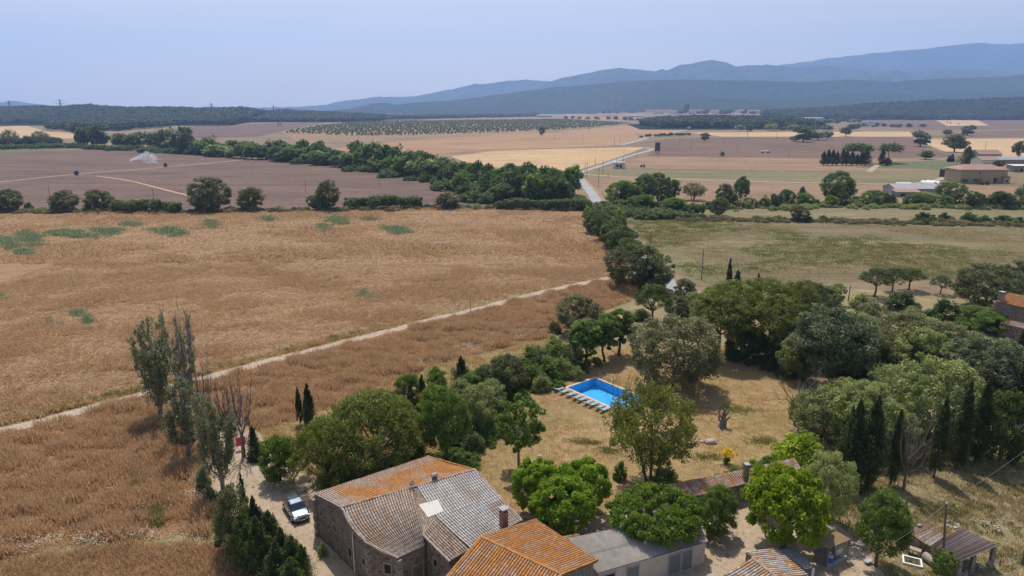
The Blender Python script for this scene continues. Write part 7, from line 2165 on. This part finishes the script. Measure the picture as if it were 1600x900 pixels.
for k, (px_, py_, s_, l_) in enumerate([(1110, 692, 1.0, "large flat boulder lying on the lawn"), (1097, 691, .5, "smaller boulder left of the large flat one on the lawn"), (843, 713, .35, "single white stone on the lawn near the walnut")]):
    x, y = at(px_, py_)
    mb = MB(); mb.add([(x + math.cos(a) * s_ * r_, y + math.sin(a) * s_ * r_ * .8, z_ * s_) for z_, r_ in ((-.1, .75), (.25, .85), (.5, .55)) for a in [q * .785 + k for q in range(8)]], [(l * 8 + q, l * 8 + (q + 1) % 8, l * 8 + 8 + (q + 1) % 8, l * 8 + 8 + q) for l in range(2) for q in range(8)] + [tuple(range(16, 24))])
    tag(mb.build("boulder", mat("boulder_stone", (.4, .31, .25), (.3, .235, .19), 2, .95, .4, .05) if k < 2 else WST, jit=.06 * s_), l_, "boulder")
def rubble():
    rng = np.random.default_rng(9)
    mb = MB()
    for k in range(100):
        x, y = at(1553 + rng.normal(0, 22), 818 + rng.normal(0, 9)); s = rng.uniform(.06, .22)
        mb.box(x, y, s * .25, s, s * .8, s * .6, rz=rng.uniform(0, 3), tilt=rng.uniform(-.3, .3))
    o = mb.build("rubble", WST, kind='stuff', jit=.02)
rubble()
for k, (px_, b_, t_, l_) in enumerate([(1597, 882, 858, "thick grey fence post at the bottom right edge"), (1562, 885, 874, "thin fence post right of the animal shed"), (1525, 893, 886, "short fence post below the animal shed's front")]):
    pole(l_, px_, b_, t_, WOOD, 0, .16 if k == 0 else .06, "fence_post", "post", ins=False)
wp = [Vector(at(1525, 893) + (.75,)), Vector(at(1562, 885) + (.75,)), Vector(at(1597, 882) + (.95,))]
mb = MB(); mb.tube(wp, .018, 4); tag(mb.build("fence_wire", POLEG), "single wire strung along the fence posts at the bottom right", "wire")
# junk by the hut
mb = MB(); x, y = at(1339, 850)
for k in range(6): mb.box(x + rc.uniform(-.8, .8), y + rc.uniform(-.5, .5), .12, .6, .35, .2, rz=rc.uniform(0, 3), tilt=rc.uniform(-.3, .3))
tag(mb.build("rubble_pile", WST, jit=.04), "little pile of pale slabs beside the small open hut", "rubble")
mb = MB(); x, y = at(1356, 880); mb.box(x, y, .3, .8, .5, .06, .4); 
for sx in (-.33, .33):
    for sy in (-.18, .18): mb.box(x + sx, y + sy, .13, .05, .05, .3, .4)
tag(mb.build("low_table", METAL), "small pale metal table under the walnut", "table")
mb = MB(); x, y = at(1310, 870); mb.box(x, y, .45, .8, .05, .9, .35, .12); mb.box(x, y + .02, .45, .66, .07, .76, .35, .12)
tag(mb.build("leaning_board", LAMP), "pale board leaning at the front of the small open hut", "board")

# ------------------------------------------------------------------ out in the fields
def reel(label, px, py):
    x, y = at(px, py)
    t = thing("irrigation_reel", label, "irrigation reel", (x, y, 0), .4)
    t.scale = (.78, .78, .78)
    B_ = bpy.data.materials.get("reel_paint") or mat("reel_paint", (.04, .07, .12), (.06, .09, .13), 2, .5)
    for s in (-.8, .8):
        mb = MB(); mb.tube([(0, s, 2.1), (0, s * 1.12, 2.1)], 1.7, 18); o = mb.build("flange", B_); o.parent = t
    mb = MB(); mb.tube([(0, -.8, 2.1), (0, .8, 2.1)], 1.35, 18); o = mb.build("hose_coil", BLACK); o.parent = t
    mb = MB(); mb.box(0, 0, .65, 3.6, 1.2, .25); mb.tube([(-1.5, -.6, .6), (0, -.9, 2.1), (1.5, -.6, .6)], .1, 5); mb.tube([(-1.5, .6, .6), (0, .9, 2.1), (1.5, .6, .6)], .1, 5); o = mb.build("frame", B_); o.parent = t
    for s in (-1, 1):
        mb = MB(); mb.tube([(-.3, s * .75, .45), (-.3, s * 1.0, .45)], .45, 14); o = mb.build("wheel", TYRE); o.parent = t
reel("dark irrigation hose reel on the field track, left", 120, 274)
reel("dark irrigation hose reel on the field track near the water jet", 259, 261)
def sprinkler():
    a = Vector(at(203, 255) + (0,)); 
    t = thing("rain_gun", "irrigation rain gun throwing a white jet over the ploughed field", "sprinkler", a)
    mb = MB(); mb.tube([(0, 0, 0), (0, 0, 1.6), (.8, 0, 2.3)], [.12, .1, .07], 6); o = mb.build("nozzle", METAL); o.parent = t
    mb = MB(); mb.box(0, 0, .3, 1.6, 1.2, .2); o = mb.build("cart", METAL); o.parent = t
    b = Vector(at(247, 256) + (0,)); d = b - a
    rng = np.random.default_rng(6)
    n = 1100
    u = rng.uniform(0, 1, n) ** .8
    drop = rng.uniform(0, 1, n) ** 1.3
    arc = 2 + 7.5 * np.where(u < .68, u / .68, np.sqrt(np.clip((1 - u) / .32, 0, 1)))
    z = np.maximum(.2, arc * (1 - drop * np.clip(u * 1.6, .15, 1)))
    P = np.c_[a.x + d.x * u * (1 - .05 * drop) + rng.normal(0, .5, n), a.y + d.y * u + rng.normal(0, 2.2, n) * u, z]
    dr = np.c_[np.full(n, .5), rng.normal(0, .2, n), -.4 - drop]; dr /= np.linalg.norm(dr, axis=1)[:, None]
    s = rng.uniform(.5, 1.4, n)[:, None] * (1 - .4 * drop[:, None])
    w = np.c_[rng.normal(size=(n, 3))]; w = np.cross(dr, w); w /= np.linalg.norm(w, axis=1)[:, None]
    V = np.zeros((n, 4, 3)); V[:, 0] = P - dr * s; V[:, 1] = P + w * .07; V[:, 2] = P + dr * s; V[:, 3] = P - w * .07
    SP = bpy.data.materials.new("spray"); nt, b2 = nodes_of(SP)
    b2.inputs["Base Color"].default_value = (.9, .92, .95, 1); b2.inputs["Roughness"].default_value = .6
    tl = N(nt, "ShaderNodeBsdfTranslucent"); tl.inputs[0].default_value = (.9, .92, .95, 1); mx = N(nt, "ShaderNodeMixShader"); mx.inputs[0].default_value = .5
    nt.links.new(b2.outputs[0], mx.inputs[1]); nt.links.new(tl.outputs[0], mx.inputs[2]); nt.links.new(mx.outputs[0], nt.nodes["Material Output"].inputs[0])
    o = link("water_spray", mesh_np("water_spray", V.reshape(-1, 3), np.arange(4 * n).reshape(n, 4), SP))
    o["kind"] = 'stuff'
sprinkler()
def hoarding():
    x, y = at(1027, 240)
    t = thing("hoarding", "tall dark grey hoarding seen from behind beside the road bend", "hoarding", (x, y, 0), .1)
    D_ = mat("dark_sheet", (.07, .07, .085), (.1, .1, .12), .6, .7)
    k = depth_of(x, y) / FOC
    w, zb, zt = 8.2 * k, 4 * k, 17 * k
    for i in range(4):
        mb = MB(); mb.box(-w / 2 + w * (i + .5) / 4, 0, (zb + zt) / 2, w / 4 * .96, .3, zt - zb); o = mb.build("panel", D_); o.parent = t
    for s in (-.36, 0, .36):
        mb = MB(); mb.tube([(s * w, .4, -.2), (s * w, .4, zt)], .25, 6); o = mb.build("post", POLE); o.parent = t
hoarding()
def machine(label, px, py, w, h, m, name, cat):
    x, y = at(px, py); k = depth_of(x, y) / FOC; w, h = w * k, h * k
    t = thing(name, label, cat, (x, y, 0), .1)
    mb = MB(); mb.box(0, 0, h * .6, w, w * .35, h * .45); mb.box(w * .25, 0, h * .9, w * .3, w * .3, h * .3); o = mb.build("body", m); o.parent = t
    for s in (-.35, .35):
        for q in (-1, 1):
            mb = MB(); mb.tube([(s * w, q * w * .15, h * .25), (s * w, q * w * .2, h * .25)], h * .26, 12); o = mb.build("wheel", TYRE); o.parent = t
machine("low pale trailer standing in the brown field", 1196, 239, 14, 4, PLAST_W, "trailer", "trailer")
machine("grey muck heap trailer at the end of the green strip by the road", 1004, 261.5, 7, 5, PLAST_G, "trailer", "trailer")
machine("tall dark farm machine standing on the meadow left of the ochre farmhouse", 1485, 253, 8, 12, mat("dark_machine", (.06, .065, .08), (.1, .1, .11), 1, .6), "farm_machine", "machine")
machine("brown trailer parked in front of the ochre farmhouse", 1538, 288.5, 12, 6, mat("rust_paint", (.16, .09, .07), (.12, .07, .06), 1, .7), "trailer", "trailer")
machine("white van parked by the far road's end", 1076, 202.5, 6, 4.5, PLAST_W, "van", "van")
machine("grey car parked at the ochre farmhouse's left half", 1515, 284, 8, 5, PLAST_G, "parked_car", "car")
for i, (px_, b_, t_, w_) in enumerate([(1506, 286, 279.5, 9), (1528, 287.5, 278, 13)]):
    ptree("airy3", L_RIVER, px_, b_, t_, w_, ("small garden tree at the left half of the ochre farmhouse front", "small garden tree in the middle of the ochre farmhouse front")[i], name="tree")
BALE = mat("straw_bale", (.5, .4, .24), (.42, .33, .2), 2, .95)
for i, (px_, py_) in enumerate([(1413, 186), (1478, 187), (1487, 188.5), (1491, 188), (1515, 188), (1480, 191.5), (1498, 194), (1485, 193)]):
    x, y = at(px_, py_); mb = MB(); a = rc.uniform(0, 3)
    mb.tube([(x - math.cos(a) * 1.6, y - math.sin(a) * 1.6, 2), (x + math.cos(a) * 1.6, y + math.sin(a) * 1.6, 2)], 2.0, 14)
    tag(mb.build("straw_bale", BALE), ("far left round straw bale, alone on the brown strip", "round straw bale at the far stubble's upper left corner", "round straw bale right of the upper left pair on the far stubble", "round straw bale closest behind its neighbour in the stubble's middle", "round straw bale at the far stubble's right end", "round straw bale low at the left of the far stubble", "round straw bale lowest on the far stubble", "round straw bale between the two lowest on the far stubble")[i], "bale", "straw bales on the far stubble")
# wrapped bales and white tubs near the grey farm shed
for i, (px_, py_, L_, l_) in enumerate([(1450, 292, 9, "long white wrapped silage roll behind the grey farm shed, left of two"), (1458, 291.5, 9, "long white wrapped silage roll behind the grey farm shed, right of two"), (1411, 294, 8, "white sheeted heap at the left end of the grey farm shed's roof")]):
    x, y = at(px_, py_); a = 1.9 if i < 2 else 0
    mb = MB(); mb.tube([(x - math.cos(a) * L_ / 2, y - math.sin(a) * L_ / 2, 1.6), (x - math.cos(a) * L_ * .46, y - math.sin(a) * L_ * .46, 1.6), (x + math.cos(a) * L_ * .46, y + math.sin(a) * L_ * .46, 1.6), (x + math.cos(a) * L_ / 2, y + math.sin(a) * L_ / 2, 1.6)], [1.0, 1.7, 1.7, 1.0], 14)
    tag(mb.build("silage_roll", WHITE), l_, "silage roll")
for i, (px_, py_, l_) in enumerate([(1389, 306, "white trough left of the grey farm shed"), (1395, 313, "small white tub below the grey farm shed's left end")]):
    x, y = at(px_, py_); mb = MB(); mb.tube([(x - 1.4 + i * .6, y, .5), (x + 1.4 - i * .6, y, .5)], .6, 12); tag(mb.build("water_trough", WHITE), l_, "trough")
mb = MB(); a, b = at3(936, 302), at3(950, 326)
for k in range(9):
    p = a.lerp(b, k / 8); mb.box(p.x + 1.6, p.y, .35, .12, .12, .8)
for k in range(8):
    p, q = a.lerp(b, k / 8), a.lerp(b, (k + 1) / 8); mb.quad((p.x + 1.6, p.y, .45), (q.x + 1.6, q.y, .45), (q.x + 1.6, q.y, .75), (p.x + 1.6, p.y, .75))
tag(mb.build("guard_rail", METAL), "grey metal guard rail along the right side of the road bend", "guard rail")

# ------------------------------------------------------------------ crops, grass and wild flowers that nobody could count
rg = np.random.default_rng(12)
L_STRAW = leaf_mat("straw_blades", (.335, .23, .145), (.48, .36, .245), .35)
L_STRAWB = leaf_mat("brown_stalks", (.31, .215, .14), (.51, .375, .255), .35)
L_GRASS = leaf_mat("dry_grass_blades", (.28, .2, .1), (.53, .4, .235), .35)
L_PADD = leaf_mat("paddock_blades", (.22, .185, .11), (.42, .36, .23), .3)
L_GRASSG = leaf_mat("green_grass_blades", (.09, .13, .03), (.22, .24, .08), .3)
L_FLOWER = leaf_mat("white_flowers", (.4, .42, .36), (.74, .74, .7), .2)
L_WEED = leaf_mat("pale_green_weed", (.13, .19, .12), (.25, .32, .2), .25)

def tuft(name, seed, n, spread, h, w, m, lean=.35):
    V, F, tone = blades(np.random.default_rng(seed), n, spread, h, w, lean)
    return mesh_np(name, V, F, m, tone)
pc_ = Vector((sum(p[0] for p in POOL) / 4, sum(p[1] for p in POOL) / 4))
POOLR = [(pc_.x + (p[0] - pc_.x) * 1.12, pc_.y + (p[1] - pc_.y) * 1.12) for p in POOL]
def crop(name, poly, dens, tpl, m, lo, hi, ns, seed, thr=None, zsc=1.0, lines=None):
    rng = np.random.default_rng(seed)
    xs = [p[0] for p in poly]; ys = [p[1] for p in poly]
    n = int((max(xs) - min(xs)) * (max(ys) - min(ys)) * dens)
    X, Y = rand_in(poly, n, rng)
    k = ~inside(POOLR, X, Y)
    tr = np.array(TRK); dm = np.full(len(X), 1e9)
    for a_, b_ in zip(tr, tr[1:]):
        d_ = b_ - a_; tt = np.clip(((X - a_[0]) * d_[0] + (Y - a_[1]) * d_[1]) / (d_ @ d_), 0, 1)
        dm = np.minimum(dm, np.hypot(X - a_[0] - d_[0] * tt, Y - a_[1] - d_[1] * tt))
    k &= dm > 1.55 + np.abs(rng.normal(0, .35, len(X)))
    X, Y = X[k], Y[k]
    q = lownoise(X * .6, Y, ns, seed * 3.1)
    if thr is not None:
        k = q + rng.normal(0, .12, len(X)) > thr
        X, Y, q = X[k], Y[k], q[k]
    if lines:                     # wheel lines left by the tractor, and flattened patches
        ca, sa = math.cos(R(lines[0])), math.sin(R(lines[0]))
        w_ = X * ca + Y * sa + 1.2 * np.sin((X * sa - Y * ca) * .02)
        ph = np.mod(w_, lines[1])
        k = ~((np.abs(ph - 1) < lines[2]) | (np.abs(ph - 2.9) < lines[2]))
        X, Y, q = X[k], Y[k], q[k]
        fl_ = lownoise(X * .5, Y, .035, 77.0) + .25 * lownoise(X, Y, .25, 31.0)
        q = np.where(fl_ < -.22, -.6, q)
    s = lo + (hi - lo) * np.clip(.5 + q * 1.3, 0, 1) * rng.uniform(.75, 1.2, len(X))
    sc = np.c_[.8 + .4 * rng.uniform(size=len(X)), .8 + .4 * rng.uniform(size=len(X)), s]
    return scatter(name, tpl, np.c_[X, Y, np.full(len(X), .02)], rng.uniform(0, 6.28, len(X)), sc, m)

def clip_poly(poly, x0, x1, y0, y1):
    def clip(P, f, g):
        out = []
        for a, b in zip(P, P[1:] + P[:1]):
            if f(a): out.append(a)
            if f(a) != f(b): out.append(g(a, b))
        return out
    lx = lambda c: (lambda a, b: (c, a[1] + (b[1] - a[1]) * (c - a[0]) / (b[0] - a[0])))
    ly = lambda c: (lambda a, b: (a[0] + (b[0] - a[0]) * (c - a[1]) / (b[1] - a[1]), c))
    P = list(poly)
    P = clip(P, lambda p: p[0] >= x0, lx(x0)); P = clip(P, lambda p: p[0] <= x1, lx(x1))
    P = clip(P, lambda p: p[1] >= y0, ly(y0)); P = clip(P, lambda p: p[1] <= y1, ly(y1))
    return P
BR = clip_poly(BROWN, -75, 45, 45, 190)
crop("standing_crop", BR, 5.0, tuft("stalks", 1, 30, .38, .72, .05, L_STRAWB, .45), L_STRAWB, .22, 1.75, .34, 1)
crop("standing_crop", clip_poly(CORNER, -60, 0, 44, 80), 5.0, tuft("stalks", 2, 26, .34, .7, .05, L_STRAW), L_STRAW, .5, 1.2, .2, 2)
GO = clip_poly(GOLD, -130, 60, 80, 190)
crop("ripe_crop", GO, 1.5, tuft("stalks", 3, 26, .5, .55, .09, L_STRAW, .6), L_STRAW, .25, 1.25, .09, 3, lines=(24, 22, .38))
GO2 = clip_poly(GOLD, -270, 60, 190, 310)
crop("ripe_crop", GO2, .35, tuft("stalks", 4, 26, .9, .7, .2, L_STRAW, .6), L_STRAW, .22, 1.25, .05, 4, lines=(24, 22, .5))
# grass on the margins
VM = [(x, y) for x, y in [(p[0] - .5, p[1] + 1.2) for p in TRKI[1:12]]] + [(p[0] - .8, p[1] + 4.4) for p in reversed(TRKI[1:12])]
crop("margin_grass", VM, 5, tuft("grass", 5, 20, .3, .6, .05, L_GRASS), L_GRASS, .4, 1.2, .2, 5)
crop("margin_grass", VM, 2.0, tuft("grass", 6, 16, .25, .55, .05, L_GRASSG), L_GRASSG, .5, 1.2, .2, 6, 0.0)
r_ = np.random.default_rng(7)
Vf, Ff, tf = leaf_cloud(r_, np.array([(r_.normal(0, .28), r_.normal(0, .28), r_.uniform(.45, .85), .07, .07, .02, .6) for _ in range(9)]), 5, .05, out=.1, up=1.5)
fl = mesh_np("flowers", Vf, Ff, L_FLOWER, tf)
for nm_, poly_, d_, th_ in (("white_flowers", VM, 1.0, .12), ("white_flowers", pxpoly([(0, 852), (120, 842), (240, 832), (325, 826), (330, 852), (240, 852), (120, 866), (0, 884)]), 2.2, .02), ("white_flowers", pxpoly([(640, 590), (700, 566), (800, 536), (860, 520), (850, 512), (780, 530), (690, 552), (630, 580)]), 1.6, .0), ("white_flowers", pxpoly([(300, 720), (318, 705), (330, 820), (320, 838), (285, 835)]), 1.5, .0), ("white_flowers", pxpoly([(470, 665), (560, 622), (590, 618), (600, 628), (500, 672)]), 1.2, .0), ("white_flowers", BR, .05, .2)):
    crop(nm_, poly_, d_, fl, L_FLOWER, .8, 1.3, .35, 8, th_)
crop("lawn_grass", [p for p in LAWN], 3.0, tuft("grass", 9, 14, .3, .14, .05, L_GRASS, .7), L_GRASS, .4, 1.3, .15, 9)
crop("paddock_grass", clip_poly(PADD, 30, 90, 44, 90), 4.0, tuft("grass", 10, 16, .28, .2, .05, L_PADD, .7), L_PADD, .3, 1.6, .2, 10)
crop("paddock_grass", clip_poly(PADD, 30, 90, 44, 90), 1.2, tuft("grass", 11, 16, .25, .26, .06, L_GRASSG, .5), L_GRASSG, .4, 1.5, .25, 11, .06)
crop("garden_grass_tufts", GARD, 2.0, tuft("grass", 12, 16, .3, .4, .06, L_GRASS, .5), L_GRASS, .4, 1.4, .2, 12)
for i, (p_, s_) in enumerate((((1150, 640), (2.6, 1.6)), ((905, 690), (2.0, 1.0)), ((930, 692), (1.4, .7)), ((1190, 690), (2.4, 1.2)), ((950, 705), (2.2, 1.2)), ((1105, 715), (2.4, 1.0)), ((1480, 800), (3, 1.6)))):
    rng = np.random.default_rng(90 + i); x_, y_ = at(*p_); k = int(s_[0] * s_[1] * 60)
    scatter("green_grass_patch", tuft("grass", 20 + i, 12, .2, .12, .05, L_GRASSG, .7), np.c_[x_ + rng.normal(0, s_[0] * .5, k), y_ + rng.normal(0, s_[1] * .5, k), np.full(k, .02)], rng.uniform(0, 6, k), rng.uniform(.5, 1.2, k), L_GRASSG)
gp = pxpoly([(205, 735), (225, 755), (245, 770), (262, 795), (250, 830), (232, 810), (212, 775)])
crop("green_weeds", gp, 4, tuft("grass", 13, 18, .3, .7, .06, L_GRASSG, .4), L_GRASSG, .6, 1.3, .3, 13, -.1)
wd = tuft("weeds", 14, 30, .8, .75, .16, L_WEED, .5)
for i, (px_, py_, rx_, ry_) in enumerate([(122, 367, 13, 4), (98, 366, 12, 3), (168, 363, 11, 4), (265, 362, 13, 4), (205, 351, 9, 1.5), (328, 351, 7, 3), (525, 344, 8, 5), (505, 358, 6, 4), (618, 360, 10, 4), (572, 461, 13, 4.5), (48, 375, 9, 9), (12, 380, 10, 6), (36, 395, 6, 3), (577, 342, 6, 2), (137, 502, 3, 9), (122, 490, 6, 4), (75, 505, 3, 6), (420, 343, 6, 2), (3, 465, 3, 4)]):
    rng = np.random.default_rng(40 + i); k = int(rx_ * ry_ * .9) + 8
    pts = np.array([at(px_ + a * rx_ * .8, py_ + b * ry_ * .55 + a * ry_ * .2 + 1.2 * math.sin(a * 5)) + (.05,) for a, b in rng.standard_t(4, size=(k, 2)).clip(-2.6, 2.6)])
    near = py_ > 400
    scatter("green_weeds", wd, pts, rng.uniform(0, 6, k), rng.uniform(.5, 1.1, k) * (.6 if near else 1.4), L_WEED)

crop("yard_weeds", YARD, .5, tuft("grass", 30, 12, .22, .18, .04, L_GRASS, .6), L_GRASS, .4, 1.3, .3, 30, .0)
crop("yard_weeds", YARD, .25, tuft("grass", 31, 12, .22, .2, .05, L_GRASSG, .6), L_GRASSG, .4, 1.2, .3, 31, .12)

crop("field_stubble", clip_poly(pxpoly(STUB), 20, 260, 150, 292), .35, tuft("stubble", 33, 26, 1.1, .22, .16, L_PADD, .8), L_PADD, .3, 1.4, .05, 33)
crop("field_stubble", clip_poly(pxpoly(STUB), 20, 260, 150, 292), .3, tuft("stubble", 34, 26, 1.1, .24, .16, L_GRASSG, .8), L_GRASSG, .3, 1.4, .04, 34, -.05)
